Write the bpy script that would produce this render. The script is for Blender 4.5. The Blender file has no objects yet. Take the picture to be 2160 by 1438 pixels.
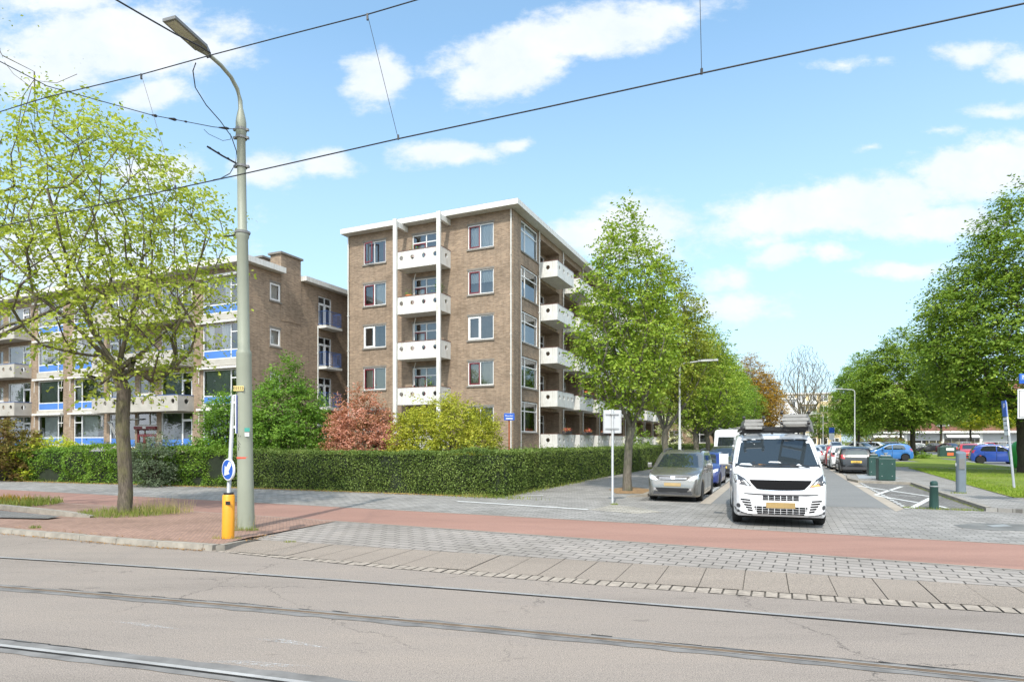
import bpy, bmesh, math, random
import numpy as np
from mathutils import Vector, Matrix
from mathutils.bvhtree import BVHTree

random.seed(7)
rng = np.random.default_rng(7)
scn = bpy.context.scene
COL = scn.collection
R = math.radians

# ------------------------------------------------------------------ camera, sky, sun, exposure
F, CX, HY, HC = 1283.0, 1080.0, 930.0, 1.85          # focal length / centre / horizon in photo pixels, eye height in m
cam = bpy.data.cameras.new('camera')
cam_ob = bpy.data.objects.new('camera', cam)
COL.objects.link(cam_ob)
cam.sensor_width = 36.0
cam.lens = 36.0 * F / 2160.0
cam.shift_y = (HY - 719.0) / 2160.0
cam.clip_end = 3000
cam_ob.location = (0, 0, HC)
cam_ob.rotation_euler = (R(90), 0, 0)
scn.camera = cam_ob
scn.render.resolution_x, scn.render.resolution_y = 1024, 681
scn.view_settings.view_transform = 'Standard'
scn.view_settings.look = 'None'
scn.view_settings.exposure = 1.08
scn.view_settings.gamma = 1.0
scn.cycles.max_bounces = 6
scn.cycles.diffuse_bounces = 3
scn.cycles.glossy_bounces = 3
scn.cycles.transmission_bounces = 3
scn.cycles.transparent_max_bounces = 6
scn.cycles.use_denoising = True

SUN_EL, SUN_AZ = 50.0, 193.0        # the sun stands behind the camera, a little to the left (azimuth from +Y, clockwise)
sun = bpy.data.lights.new('sun', 'SUN')
sun.energy = 2.0
sun.angle = R(1.2)
sun.color = (1.0, 0.945, 0.86)
sun_ob = bpy.data.objects.new('sun', sun)
COL.objects.link(sun_ob)
sd = Vector((math.sin(R(SUN_AZ)) * math.cos(R(SUN_EL)), math.cos(R(SUN_AZ)) * math.cos(R(SUN_EL)), math.sin(R(SUN_EL))))
sun_ob.rotation_euler = sd.to_track_quat('Z', 'Y').to_euler()
sun_ob.location = (0, -20, 40)

world = bpy.data.worlds.new('World')
scn.world = world
world.use_nodes = True


def make_world():
    nt = world.node_tree
    nt.nodes.clear()
    N, L = nt.nodes.new, nt.links.new
    out, bg, sky = N('ShaderNodeOutputWorld'), N('ShaderNodeBackground'), N('ShaderNodeTexSky')
    sky.sky_type = 'NISHITA'
    sky.sun_disc = False
    sky.sun_elevation = R(SUN_EL)
    sky.sun_rotation = R(SUN_AZ)
    sky.altitude = 0
    sky.air_density = 1.0
    sky.dust_density = 1.2
    sky.ozone_density = 1.6
    tc, sep = N('ShaderNodeTexCoord'), N('ShaderNodeSeparateXYZ')
    L(tc.outputs['Generated'], sep.inputs[0])

    def math_(op, a, b=None, c=None, clamp=False):
        n = N('ShaderNodeMath')
        n.operation = op
        n.use_clamp = clamp
        for i, v in enumerate((a, b, c)):
            if v is None:
                continue
            if isinstance(v, (int, float)):
                n.inputs[i].default_value = v
            else:
                L(v, n.inputs[i])
        return n.outputs[0]

    def noise(vec, scale, detail, rough=0.55):
        n = N('ShaderNodeTexNoise')
        n.inputs['Scale'].default_value = scale
        n.inputs['Detail'].default_value = detail
        n.inputs['Roughness'].default_value = rough
        L(vec, n.inputs['Vector'])
        return n
    yy = math_('MAXIMUM', sep.outputs['Y'], 0.12)
    u, v = math_('DIVIDE', sep.outputs['X'], yy), math_('DIVIDE', sep.outputs['Z'], yy)
    comb = N('ShaderNodeCombineXYZ')
    L(u, comb.inputs[0])
    L(v, comb.inputs[1])
    mp = N('ShaderNodeMapping')
    mp.inputs['Scale'].default_value = (1.0, 1.7, 1.0)
    L(comb.outputs[0], mp.inputs['Vector'])
    w1 = noise(mp.outputs[0], 7.0, 5)
    vm = N('ShaderNodeVectorMath')
    vm.operation = 'MULTIPLY_ADD'
    L(w1.outputs['Color'], vm.inputs[0])
    vm.inputs[1].default_value = (0.085, 0.055, 0)
    vs = N('ShaderNodeVectorMath')
    vs.operation = 'SUBTRACT'
    L(comb.outputs[0], vs.inputs[0])
    vs.inputs[1].default_value = (0.0425, 0.0275, 0)
    L(vs.outputs[0], vm.inputs[2])
    clouds = [  # direction given through the photo's pixel grid: centre, half sizes, tilt, weight
        (250, 85, 330, 100, 0, 1.0), (80, 150, 180, 80, 0, .8), (330, 195, 100, 50, 0, .8), (420, 110, 160, 70, 0, .7),
        (790, 165, 85, 75, 0, .95), (1200, 80, 360, 72, 11, 1.0), (1080, 150, 170, 75, 15, 1.0), (1400, 25, 110, 40, 0, .7),
        (940, 322, 150, 36, 0, .75), (1075, 310, 60, 22, 0, .6), (560, 362, 90, 50, 0, .9), (680, 350, 80, 42, 0, .7),
        (1760, 440, 360, 75, 7, .95), (2080, 355, 230, 80, 14, 1.0), (1960, 470, 210, 52, 0, .95), (1640, 532, 95, 38, 0, .7),
        (1755, 538, 60, 30, 0, .6), (1900, 572, 130, 26, 0, .7), (1330, 485, 170, 90, 0, .9), (1230, 505, 120, 65, 0, .7),
        (2050, 115, 90, 34, 0, .65), (2150, 140, 70, 50, 0, .8), (1560, 650, 160, 48, 0, .5), (2130, 232, 110, 22, 0, .5),
        (330, 365, 130, 60, 0, .7), (150, 540, 420, 190, 0, .5), (1990, 275, 50, 18, 0, .4), (1840, 312, 40, 14, 0, .4),
        (1510, 590, 90, 45, 0, .45), (1800, 135, 110, 18, 0, .35), (150, 0, 260, 60, 0, .6)]
    acc = None
    for (px, py, a, b, rot, wt) in clouds:
        m = N('ShaderNodeMapping')
        m.vector_type = 'TEXTURE'
        m.inputs['Location'].default_value = ((px - CX) / F, (HY - py) / F, 0)
        m.inputs['Rotation'].default_value = (0, 0, R(rot))
        m.inputs['Scale'].default_value = (a / F, b / F, 1)
        L(vm.outputs[0], m.inputs['Vector'])
        ln = N('ShaderNodeVectorMath')
        ln.operation = 'LENGTH'
        L(m.outputs[0], ln.inputs[0])
        val = math_('MULTIPLY', math_('SUBTRACT', 1.0, ln.outputs['Value']), wt)
        acc = val if acc is None else math_('MAXIMUM', acc, val)
    w2 = noise(mp.outputs[0], 15.0, 9, 0.66)
    front = math_('ADD', acc, math_('MULTIPLY', math_('SUBTRACT', w2.outputs['Fac'], 0.5), 1.1))
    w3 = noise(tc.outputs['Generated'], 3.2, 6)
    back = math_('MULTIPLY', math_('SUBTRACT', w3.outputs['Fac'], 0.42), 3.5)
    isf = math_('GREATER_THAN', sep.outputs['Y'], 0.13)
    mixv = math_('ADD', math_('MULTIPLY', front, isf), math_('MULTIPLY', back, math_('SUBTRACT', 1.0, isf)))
    mr = N('ShaderNodeMapRange')
    mr.interpolation_type = 'SMOOTHSTEP'
    mr.inputs['From Min'].default_value = 0.0
    mr.inputs['From Max'].default_value = 0.50
    L(mixv, mr.inputs['Value'])
    tint = N('ShaderNodeMix')
    tint.data_type = 'RGBA'
    tint.blend_type = 'MULTIPLY'
    tint.inputs[0].default_value = 1.0
    L(sky.outputs[0], tint.inputs[6])
    tint.inputs[7].default_value = SKY_TINT
    # thin veil: bright haze low over the horizon, part of the sky itself
    veil = N('ShaderNodeMapRange')
    veil.inputs['From Min'].default_value = 0.0
    veil.inputs['From Max'].default_value = 0.55
    veil.inputs['To Min'].default_value = 0.85
    veil.inputs['To Max'].default_value = 0.10
    L(sep.outputs['Z'], veil.inputs['Value'])
    mixh = N('ShaderNodeMix')
    mixh.data_type = 'RGBA'
    L(veil.outputs[0], mixh.inputs[0])
    L(tint.outputs[2], mixh.inputs[6])
    mixh.inputs[7].default_value = VEIL
    mixc = N('ShaderNodeMix')
    mixc.data_type = 'RGBA'
    L(math_('MULTIPLY', mr.outputs[0], 0.93), mixc.inputs[0])
    L(mixh.outputs[2], mixc.inputs[6])
    sh = N('ShaderNodeMapRange')            # thin greyer undersides and folds inside the clouds
    sh.inputs['From Min'].default_value = 0.35
    sh.inputs['From Max'].default_value = 0.62
    L(noise(vm.outputs[0], 9.0, 8, 0.62).outputs['Fac'], sh.inputs['Value'])
    mcl = N('ShaderNodeMix')
    mcl.data_type = 'RGBA'
    L(sh.outputs[0], mcl.inputs[0])
    mcl.inputs[6].default_value = tuple(c * k for c, k in zip(CLOUD, (.88, .92, .96, 1)))
    mcl.inputs[7].default_value = CLOUD
    # unseen clouds behind the camera, made denser and brighter to add fill light
    fill_clouds = N('ShaderNodeMix')
    fill_clouds.data_type = 'RGBA'
    L(isf, fill_clouds.inputs[0])
    fill_clouds.inputs[6].default_value = tuple(c * 2.1 for c in CLOUD[:3]) + (1,)
    L(mcl.outputs[2], fill_clouds.inputs[7])
    L(fill_clouds.outputs[2], mixc.inputs[7])
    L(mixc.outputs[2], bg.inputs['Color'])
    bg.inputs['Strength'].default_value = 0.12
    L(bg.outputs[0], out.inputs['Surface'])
    world.cycles.sampling_method = 'MANUAL'
    world.cycles.sample_map_resolution = 512


SKY_TINT = (1.15, 1.39, 1.30, 1)
VEIL = (2.7, 3.38, 4.2, 1)
CLOUD = (4.15, 4.3, 4.5, 1)
make_world()

# ------------------------------------------------------------------ frames
EX, EY = Vector((0.9128, -0.4084, 0)), Vector((0.4084, 0.9128, 0))   # across and along the side street
TH = math.atan2(-0.4084, 0.9128)


def G(px, py, z=0.0):
    d = F * (HC - z) / (py - HY)
    return Vector(((px - CX) / F * d, d, z))


def at(px, py, d):
    return Vector(((px - CX) / F * d, d, HC + (HY - py) / F * d))


def S(r, s, z=0.0):
    p = EX * r + EY * s
    return Vector((p.x, p.y, z))


def rs(p):
    return (p.x * EX.x + p.y * EX.y, p.x * EY.x + p.y * EY.y)


# ------------------------------------------------------------------ materials
def C(h):
    h = h.lstrip('#')
    o = []
    for i in (0, 2, 4):
        c = int(h[i:i + 2], 16) / 255.0
        o.append(c / 12.92 if c <= 0.04045 else ((c + 0.055) / 1.055) ** 2.4)
    return tuple(o)


class NT:
    def __init__(self, name):
        self.m = bpy.data.materials.new(name)
        self.m.use_nodes = True
        self.t = self.m.node_tree
        self.b = self.t.nodes['Principled BSDF']

    def n(self, typ, **kw):
        nd = self.t.nodes.new(typ)
        for k, v in kw.items():
            if k in nd.inputs:
                nd.inputs[k].default_value = v
            else:
                setattr(nd, k, v)
        return nd

    def l(self, a, b):
        self.t.links.new(a, b)

    def noise(self, vec, scale, detail=4, rough=0.6):
        nd = self.n('ShaderNodeTexNoise', Scale=scale, Detail=detail, Roughness=rough)
        self.l(vec, nd.inputs['Vector'])
        return nd.outputs['Fac']

    def ramp(self, fac, stops):
        nd = self.n('ShaderNodeValToRGB')
        e = nd.color_ramp.elements
        while len(e) < len(stops):
            e.new(0.5)
        for el, (p, c) in zip(e, stops):
            el.position = p
            el.color = (*c, 1) if len(c) == 3 else c
        self.l(fac, nd.inputs[0])
        return nd.outputs[0]

    def mix(self, fac, a, b, mode='MIX'):
        nd = self.n('ShaderNodeMix', data_type='RGBA', blend_type=mode)
        for s, v in ((0, fac), (6, a), (7, b)):
            if isinstance(v, (int, float)):
                nd.inputs[s].default_value = v
            elif isinstance(v, tuple):
                nd.inputs[s].default_value = (*v, 1) if len(v) == 3 else v
            else:
                self.l(v, nd.inputs[s])
        return nd.outputs[2]

    def bump(self, h, strength=0.3, dist=0.02):
        nd = self.n('ShaderNodeBump', Strength=strength, Distance=dist)
        self.l(h, nd.inputs['Height'])
        self.l(nd.outputs[0], self.b.inputs['Normal'])

    def pos(self):
        return self.n('ShaderNodeNewGeometry').outputs['Position']

    def uv(self):
        return self.n('ShaderNodeTexCoord').outputs['UV']

    def obj(self):
        return self.n('ShaderNodeTexCoord').outputs['Object']

    def map(self, vec, rot=0, scale=(1, 1, 1), loc=(0, 0, 0)):
        nd = self.n('ShaderNodeMapping')
        nd.inputs['Rotation'].default_value = (0, 0, rot)
        nd.inputs['Scale'].default_value = scale
        nd.inputs['Location'].default_value = loc
        self.l(vec, nd.inputs['Vector'])
        return nd.outputs[0]

    def math(self, op, a, b=0.0, clamp=False):
        nd = self.n('ShaderNodeMath', operation=op, use_clamp=clamp)
        for i, v in enumerate((a, b)):
            if isinstance(v, (int, float)):
                nd.inputs[i].default_value = v
            else:
                self.l(v, nd.inputs[i])
        return nd.outputs[0]

    def base(self, c, rough=0.6, metal=0.0, spec=0.5):
        if isinstance(c, tuple):
            self.b.inputs['Base Color'].default_value = (*c[:3], 1)
        else:
            self.l(c, self.b.inputs['Base Color'])
        self.b.inputs['Roughness'].default_value = rough
        self.b.inputs['Metallic'].default_value = metal
        self.b.inputs['Specular IOR Level'].default_value = spec
        return self.m


def mul(c, k):
    return tuple(min(1, x * k) for x in c)


def M(name, c, rough=0.6, metal=0.0, var=0.12, scale=4.0, bump=0.0, bscale=60, coat=0.0, spec=0.5):
    t = NT(name)
    if var:
        o = t.obj()
        f = t.noise(o, scale, 6)
        col = t.ramp(f, [(0.3, mul(c, 1 - var)), (0.7, mul(c, 1 + var))])
        if bump:
            t.bump(t.noise(o, bscale, 3), bump, 0.01)
    else:
        col = c
    m = t.base(col, rough, metal, spec)
    if coat:
        t.b.inputs['Coat Weight'].default_value = coat
        t.b.inputs['Coat Roughness'].default_value = 0.04
    return m


def leaf_mat(name, cols, trans=0.35, rough=0.5, gain=1.35):
    """each leaf (island) takes its own colour from a small palette; thin leaves let some light through"""
    t = NT(name)
    g = t.n('ShaderNodeNewGeometry')
    cols = [mul(c, gain) for c in cols]
    st = [(i / max(1, len(cols) - 1), c) for i, c in enumerate(cols)]
    big = t.noise(t.pos(), 0.9, 3)
    fac = t.math('ADD', t.math('MULTIPLY', g.outputs['Random Per Island'], 0.5), t.math('MULTIPLY', t.math('SUBTRACT', big, 0.5), 1.1))
    fac = t.math('ADD', fac, 0.25, True)
    col = t.ramp(fac, st)
    t.base(col, rough, 0, 0.2)
    tr = t.n('ShaderNodeBsdfTranslucent')
    t.l(t.mix(1.0, col, (1.1, 1.08, 0.6), 'MULTIPLY'), tr.inputs['Color'])
    mx = t.n('ShaderNodeMixShader')
    mx.inputs[0].default_value = trans
    t.l(t.b.outputs[0], mx.inputs[1])
    t.l(tr.outputs[0], mx.inputs[2])
    t.l(mx.outputs[0], t.t.nodes['Material Output'].inputs['Surface'])
    return t.m


def brick_mat(name, c1, c2, mortar, bw=0.22, bh=0.065, stain=0.25, ms=0.01):
    t = NT(name)
    uv = t.uv()
    b = t.n('ShaderNodeTexBrick')
    t.l(uv, b.inputs['Vector'])
    b.inputs['Color1'].default_value = (*c1, 1)
    b.inputs['Color2'].default_value = (*c2, 1)
    b.inputs['Mortar'].default_value = (*mortar, 1)
    b.inputs['Scale'].default_value = 1.0
    b.inputs['Mortar Size'].default_value = ms
    b.inputs['Mortar Smooth'].default_value = 0.3
    b.inputs['Bias'].default_value = 0.0
    b.inputs['Brick Width'].default_value = bw
    b.inputs['Row Height'].default_value = bh
    f = t.noise(t.map(uv, 0, (0.5, 0.9, 1)), 0.8, 7, 0.7)
    col = t.mix(1.0, b.outputs['Color'], t.ramp(f, [(0.28, (1 - stain,) * 3), (0.5, (1, 1, 1)), (0.75, (1 + stain * .7, 1 + stain * .6, 1 + stain * .5))]), 'MULTIPLY')
    f2 = t.noise(t.map(uv, 0, (1.5, 0.12, 1)), 2.0, 5, 0.7)      # run-off streaks
    col = t.mix(1.0, col, t.ramp(f2, [(0.3, (0.80, 0.79, 0.78)), (0.55, (1, 1, 1))]), 'MULTIPLY')
    f3 = t.noise(t.map(uv, 0, (1 / bw / 2, 1 / bh / 1.5, 1)), 1.0, 2, 0.9)   # single light and dark bricks
    col = t.mix(1.0, col, t.ramp(f3, [(0.25, (0.72, 0.71, 0.72)), (0.5, (1, 1, 1)), (0.78, (1.30, 1.28, 1.24))]), 'MULTIPLY')
    t.bump(b.outputs['Fac'], -0.4, 0.01)
    return t.base(col, 0.85, 0, 0.2)


def paver_mat(name, c, mortar, bw, bh, rot, var=0.18, ms=0.012, offset=0.5, grime=0.25):
    t = NT(name)
    p = t.map(t.pos(), rot)
    b = t.n('ShaderNodeTexBrick', offset=offset)
    t.l(p, b.inputs['Vector'])
    b.inputs['Color1'].default_value = (*mul(c, 1 - var), 1)
    b.inputs['Color2'].default_value = (*mul(c, 1 + var), 1)
    b.inputs['Mortar'].default_value = (*mortar, 1)
    b.inputs['Scale'].default_value = 1.0
    b.inputs['Mortar Size'].default_value = ms
    b.inputs['Mortar Smooth'].default_value = 0.25
    b.inputs['Brick Width'].default_value = bw
    b.inputs['Row Height'].default_value = bh
    f = t.noise(t.pos(), 0.55, 7, 0.7)
    col = t.mix(1.0, b.outputs['Color'], t.ramp(f, [(0.3, (1 - grime, 1 - grime, 1 - grime * 1.1)), (0.55, (1, 1, 1)), (0.75, (1.12, 1.1, 1.06))]), 'MULTIPLY')
    f2 = t.noise(t.pos(), 42, 3, 0.8)
    col = t.mix(1.0, col, t.ramp(f2, [(0.25, (0.82,) * 3), (0.75, (1.16,) * 3)]), 'MULTIPLY')
    t.bump(b.outputs['Fac'], -0.5, 0.01)
    return t.base(col, 0.85, 0, 0.25)


def asphalt_mat(name, c, warm, cracks=True, speck=0.35, grime=0.18, rot=TH):
    t = NT(name)
    p = t.pos()
    q = t.map(p, rot, (0.25, 1.2, 1))
    f = t.noise(q, 0.55, 7, 0.7)
    col = t.ramp(f, [(0.25, mul(c, 1 - grime)), (0.5, c), (0.75, warm)])
    g = t.noise(p, 95, 2, 0.9)
    col = t.mix(1.0, col, t.ramp(g, [(0.3, (1 - speck,) * 3), (0.5, (1, 1, 1)), (0.72, (1 + speck * 1.2, 1 + speck * 1.15, 1 + speck))]), 'MULTIPLY')
    g2 = t.noise(p, 22, 3, 0.8)
    col = t.mix(1.0, col, t.ramp(g2, [(0.25, (0.88,) * 3), (0.75, (1.1,) * 3)]), 'MULTIPLY')
    if cracks:
        wv = t.n('ShaderNodeTexNoise', Scale=1.6, Detail=6, Roughness=0.7)
        t.l(p, wv.inputs['Vector'])
        vm = t.n('ShaderNodeVectorMath', operation='MULTIPLY_ADD')
        t.l(wv.outputs['Color'], vm.inputs[0])
        vm.inputs[1].default_value = (0.9, 0.9, 0)
        t.l(p, vm.inputs[2])
        vo = t.n('ShaderNodeTexVoronoi', feature='DISTANCE_TO_EDGE', voronoi_dimensions='2D')
        vo.inputs['Scale'].default_value = 0.33
        t.l(vm.outputs[0], vo.inputs['Vector'])
        ln = t.ramp(vo.outputs['Distance'], [(0.0, (1, 1, 1)), (0.0045, (0, 0, 0))])
        msk = t.ramp(t.noise(p, 0.45, 3), [(0.46, (0, 0, 0)), (0.56, (1, 1, 1))])
        k = t.mix(1.0, ln, msk, 'MULTIPLY')
        col = t.mix(k, col, mul(c, 0.35))
        # bitumen repair smears and small dark spots
        sp = t.ramp(t.noise(t.map(p, rot, (1, 3, 1)), 2.3, 4, 0.6), [(0.635, (0, 0, 0)), (0.70, (1, 1, 1))])
        col = t.mix(t.math('MULTIPLY', sp, 0.45), col, mul(c, 0.5))
    t.bump(g, 0.35, 0.006)
    return t.base(col, 0.85, 0, 0.25)


def glass_mat(name, tint=(0.75, 0.8, 0.82), boost=0.16, rough=0.015):
    """window glass: a mirror at its own Fresnel strength over a see-through pane"""
    t = NT(name)
    gl = t.n('ShaderNodeBsdfGlossy', Roughness=rough)
    gl.inputs['Color'].default_value = (0.95, 0.97, 1.0, 1)
    tr = t.n('ShaderNodeBsdfTransparent')
    tr.inputs['Color'].default_value = (*tint, 1)
    fr = t.n('ShaderNodeFresnel', IOR=1.6)
    mx = t.n('ShaderNodeMixShader')
    t.l(t.math('ADD', fr.outputs[0], boost, True), mx.inputs[0])
    t.l(tr.outputs[0], mx.inputs[1])
    t.l(gl.outputs[0], mx.inputs[2])
    t.l(mx.outputs[0], t.t.nodes['Material Output'].inputs['Surface'])
    return t.m


# ------------------------------------------------------------------ mesh helpers
def tag(o, label=None, cat=None, group=None, kind=None):
    for k, v in (('label', label), ('category', cat), ('group', group), ('kind', kind)):
        if v:
            o[k] = v
    return o


def emp(name, loc, rz=0.0, label=None, cat=None, group=None):
    o = bpy.data.objects.new(name, None)
    o.empty_display_size = 0.2
    COL.objects.link(o)
    o.location = loc
    o.rotation_euler = (0, 0, rz)
    return tag(o, label, cat, group)


def copy_tree(o, parent=None):
    c = o.copy()
    COL.objects.link(c)
    if parent is not None:
        c.parent = parent
    for ch in list(o.children):
        copy_tree(ch, c)
    return c


def finish(me, mats, mi=None, smooth=False, angle=None):
    for m in mats:
        me.materials.append(m)
    n = len(me.polygons)
    if mi is not None and len(mi) == n:
        me.polygons.foreach_set('material_index', np.asarray(mi, dtype=np.int32))
    if smooth:
        me.polygons.foreach_set('use_smooth', np.ones(n, dtype=bool))
        if angle:
            me.set_sharp_from_angle(angle=R(angle))
    me.update()


def box_uv(me):
    nl = len(me.loops)
    if nl == 0:
        return
    uvl = me.uv_layers.new(name='uv')
    co = np.empty(len(me.vertices) * 3, dtype=np.float32)
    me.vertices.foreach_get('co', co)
    co = co.reshape(-1, 3)
    vi = np.empty(nl, dtype=np.int32)
    me.loops.foreach_get('vertex_index', vi)
    nr = np.empty(len(me.polygons) * 3, dtype=np.float32)
    me.polygons.foreach_get('normal', nr)
    nr = np.abs(nr.reshape(-1, 3))
    lt = np.empty(len(me.polygons), dtype=np.int32)
    me.polygons.foreach_get('loop_total', lt)
    ax = np.repeat(np.argmax(nr, axis=1), lt)
    p = co[vi]
    uv = np.where((ax == 2)[:, None], p[:, [0, 1]], np.where((ax == 0)[:, None], p[:, [1, 2]], p[:, [0, 2]]))
    uvl.data.foreach_set('uv', uv.astype(np.float32).ravel())


class MB:
    """collects faces and links them as ONE mesh object"""

    def __init__(self):
        self.v, self.f, self.m = [], [], []

    def face(self, pts, mat=0):
        i = len(self.v)
        self.v.extend([tuple(p) for p in pts])
        self.f.append(tuple(range(i, i + len(pts))))
        self.m.append(mat)

    def box(self, x0, y0, z0, x1, y1, z1, mat=0):
        i = len(self.v)
        self.v += [(x0, y0, z0), (x1, y0, z0), (x1, y1, z0), (x0, y1, z0), (x0, y0, z1), (x1, y0, z1), (x1, y1, z1), (x0, y1, z1)]
        for q in ((0, 3, 2, 1), (4, 5, 6, 7), (0, 1, 5, 4), (1, 2, 6, 5), (2, 3, 7, 6), (3, 0, 4, 7)):
            self.f.append(tuple(i + k for k in q))
            self.m.append(mat)

    def tube(self, pts, rad, n=8, mat=0, cap=True):
        pts = [Vector(p) for p in pts]
        if not isinstance(rad, (list, tuple)):
            rad = [rad] * len(pts)
        rings = []
        up = Vector((0, 0, 1))
        for k, p in enumerate(pts):
            d = (pts[min(k + 1, len(pts) - 1)] - pts[max(k - 1, 0)])
            d = d.normalized() if d.length > 1e-9 else Vector((0, 0, 1))
            ref = up if abs(d.z) < 0.95 else Vector((1, 0, 0))
            a = d.cross(ref).normalized()
            b = d.cross(a)
            i = len(self.v)
            for j in range(n):
                t = 2 * math.pi * j / n
                self.v.append(tuple(p + (a * math.cos(t) + b * math.sin(t)) * rad[k]))
            rings.append(i)
        for k in range(len(rings) - 1):
            for j in range(n):
                self.f.append((rings[k] + j, rings[k] + (j + 1) % n, rings[k + 1] + (j + 1) % n, rings[k + 1] + j))
                self.m.append(mat)
        if cap:
            for r0 in (rings[0], rings[-1]):
                self.f.append(tuple(r0 + j for j in range(n)))
                self.m.append(mat)

    def lathe(self, prof, n=20, c=(0, 0, 0), axis='z', mat=0):
        """prof: list of (radius, height)"""
        rings = []
        for (r, h) in prof:
            i = len(self.v)
            for j in range(n):
                t = 2 * math.pi * j / n
                a, b = r * math.cos(t), r * math.sin(t)
                p = (a, b, h) if axis == 'z' else ((a, h, b) if axis == 'y' else (h, a, b))
                self.v.append((p[0] + c[0], p[1] + c[1], p[2] + c[2]))
            rings.append(i)
        for k in range(len(rings) - 1):
            for j in range(n):
                self.f.append((rings[k] + j, rings[k] + (j + 1) % n, rings[k + 1] + (j + 1) % n, rings[k + 1] + j))
                self.m.append(mat)
        for r0 in (rings[0], rings[-1]):
            self.f.append(tuple(r0 + j for j in range(n)))
            self.m.append(mat)

    def prism(self, poly, y0, y1, mat=0, axis='y'):
        """extrude a polygon given in (a, b) along an axis"""
        def P(a, b, t):
            return (a, t, b) if axis == 'y' else ((t, a, b) if axis == 'x' else (a, b, t))
        n = len(poly)
        i = len(self.v)
        self.v += [P(a, b, y0) for a, b in poly] + [P(a, b, y1) for a, b in poly]
        self.f.append(tuple(i + k for k in range(n)))
        self.f.append(tuple(i + n + k for k in reversed(range(n))))
        self.m += [mat, mat]
        for k in range(n):
            self.f.append((i + k, i + (k + 1) % n, i + n + (k + 1) % n, i + n + k))
            self.m.append(mat)

    def build(self, name, mats, parent=None, smooth=False, angle=None, loc=(0, 0, 0), rz=0.0, bevel=0.0):
        me = bpy.data.meshes.new(name)
        me.from_pydata(self.v, [], self.f)
        if not isinstance(mats, (list, tuple)):
            mats = [mats]
        box_uv(me)
        finish(me, mats, self.m, smooth, angle)
        o = bpy.data.objects.new(name, me)
        COL.objects.link(o)
        o.location = loc
        o.rotation_euler = (0, 0, rz)
        if parent is not None:
            o.parent = parent
        if bevel:
            b = o.modifiers.new('bevel', 'BEVEL')
            b.width = bevel
            b.segments = 2
            b.limit_method = 'ANGLE'
        return o


def raw_quads(name, V, mats, mi=None, nper=4, parent=None):
    """V: (N*nper, 3) array of separate faces, linked as one mesh"""
    n = len(V) // nper
    me = bpy.data.meshes.new(name)
    me.vertices.add(n * nper)
    me.vertices.foreach_set('co', np.ascontiguousarray(V, dtype=np.float32).ravel())
    me.loops.add(n * nper)
    me.loops.foreach_set('vertex_index', np.arange(n * nper, dtype=np.int32))
    me.polygons.add(n)
    me.polygons.foreach_set('loop_start', np.arange(0, n * nper, nper, dtype=np.int32))
    me.polygons.foreach_set('loop_total', np.full(n, nper, dtype=np.int32))
    me.update(calc_edges=True)
    finish(me, mats, mi)
    o = bpy.data.objects.new(name, me)
    COL.objects.link(o)
    if parent is not None:
        o.parent = parent
    return o


def leaf_quads(P, size, up=0.6, droop=0.0, aspect=0.55, out=None):
    """leaf-shaped four-corner faces at points P"""
    n = len(P)
    nr = rng.normal(size=(n, 3))
    nr[:, 2] = np.abs(nr[:, 2]) + up
    if out is not None:
        nr += out * 0.8
    nr /= np.linalg.norm(nr, axis=1)[:, None]
    a = rng.normal(size=(n, 3))
    a[:, 2] -= droop
    a -= (a * nr).sum(1)[:, None] * nr
    a /= np.linalg.norm(a, axis=1)[:, None] + 1e-9
    b = np.cross(nr, a)
    s = (size * rng.uniform(0.6, 1.3, n))[:, None]
    V = np.empty((n, 4, 3))
    V[:, 0] = P - a * s * 0.5
    V[:, 1] = P + b * s * aspect * 0.5 + nr * s * 0.08
    V[:, 2] = P + a * s * 0.5
    V[:, 3] = P - b * s * aspect * 0.5 + nr * s * 0.08
    return V.reshape(-1, 3)


def text_mesh(name, txt, size, mat, parent, loc, rot, ext=0.002, align='CENTER', sx=1.0):
    cu = bpy.data.curves.new(name, 'FONT')
    cu.body = txt
    cu.size = size
    cu.extrude = ext
    cu.align_x = align
    cu.align_y = 'CENTER'
    t = bpy.data.objects.new('tmp_text', cu)
    COL.objects.link(t)
    bpy.context.view_layer.update()
    me = bpy.data.meshes.new_from_object(t.evaluated_get(bpy.context.evaluated_depsgraph_get()))
    bpy.data.objects.remove(t)
    me.name = name
    me.materials.clear()
    me.materials.append(mat)
    o = bpy.data.objects.new(name, me)
    COL.objects.link(o)
    o.parent = parent
    o.location = loc
    o.rotation_euler = rot
    o.scale = (sx, 1, 1)
    return o
# ------------------------------------------------------------------ shared materials
t = NT('white_painted_concrete')
st_ = t.noise(t.map(t.obj(), 0, (5, 5, .35)), 1.6, 6, .75)
cl_ = t.mix(t.ramp(st_, [(.30, (1, 1, 1)), (.5, (0, 0, 0))]), (0.68, 0.675, 0.65), (0.46, 0.42, 0.36))
cl_ = t.mix(1.0, cl_, t.ramp(t.noise(t.obj(), 3.0, 6), [(.3, (.90, .90, .89)), (.7, (1.04, 1.04, 1.03))]), 'MULTIPLY')
m_white = t.base(cl_, 0.6, 0, .3)
m_frame = M('white_frame', (0.74, 0.74, 0.73), 0.4, var=0.03)
m_conc = M('pale_concrete', (0.42, 0.395, 0.35), 0.8, var=0.14, scale=1.5, bump=0.15)
m_conc_w = M('painted_concrete', (0.66, 0.65, 0.62), 0.7, var=0.10, scale=1.2, bump=0.1)
m_sill = M('stone_sill', (0.20, 0.18, 0.155), 0.7, var=0.15)
m_red = M('dark_red_paint', C('6e2a30'), 0.4, var=0.1)
m_rail = M('brown_rail', C('6b4a42'), 0.5, var=0.1)
m_blue = M('blue_panel', C('4a7ac2'), 0.45, var=0.06, scale=1)
m_bluerail = M('blue_rail', C('46639a'), 0.4, var=0.08)
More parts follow.
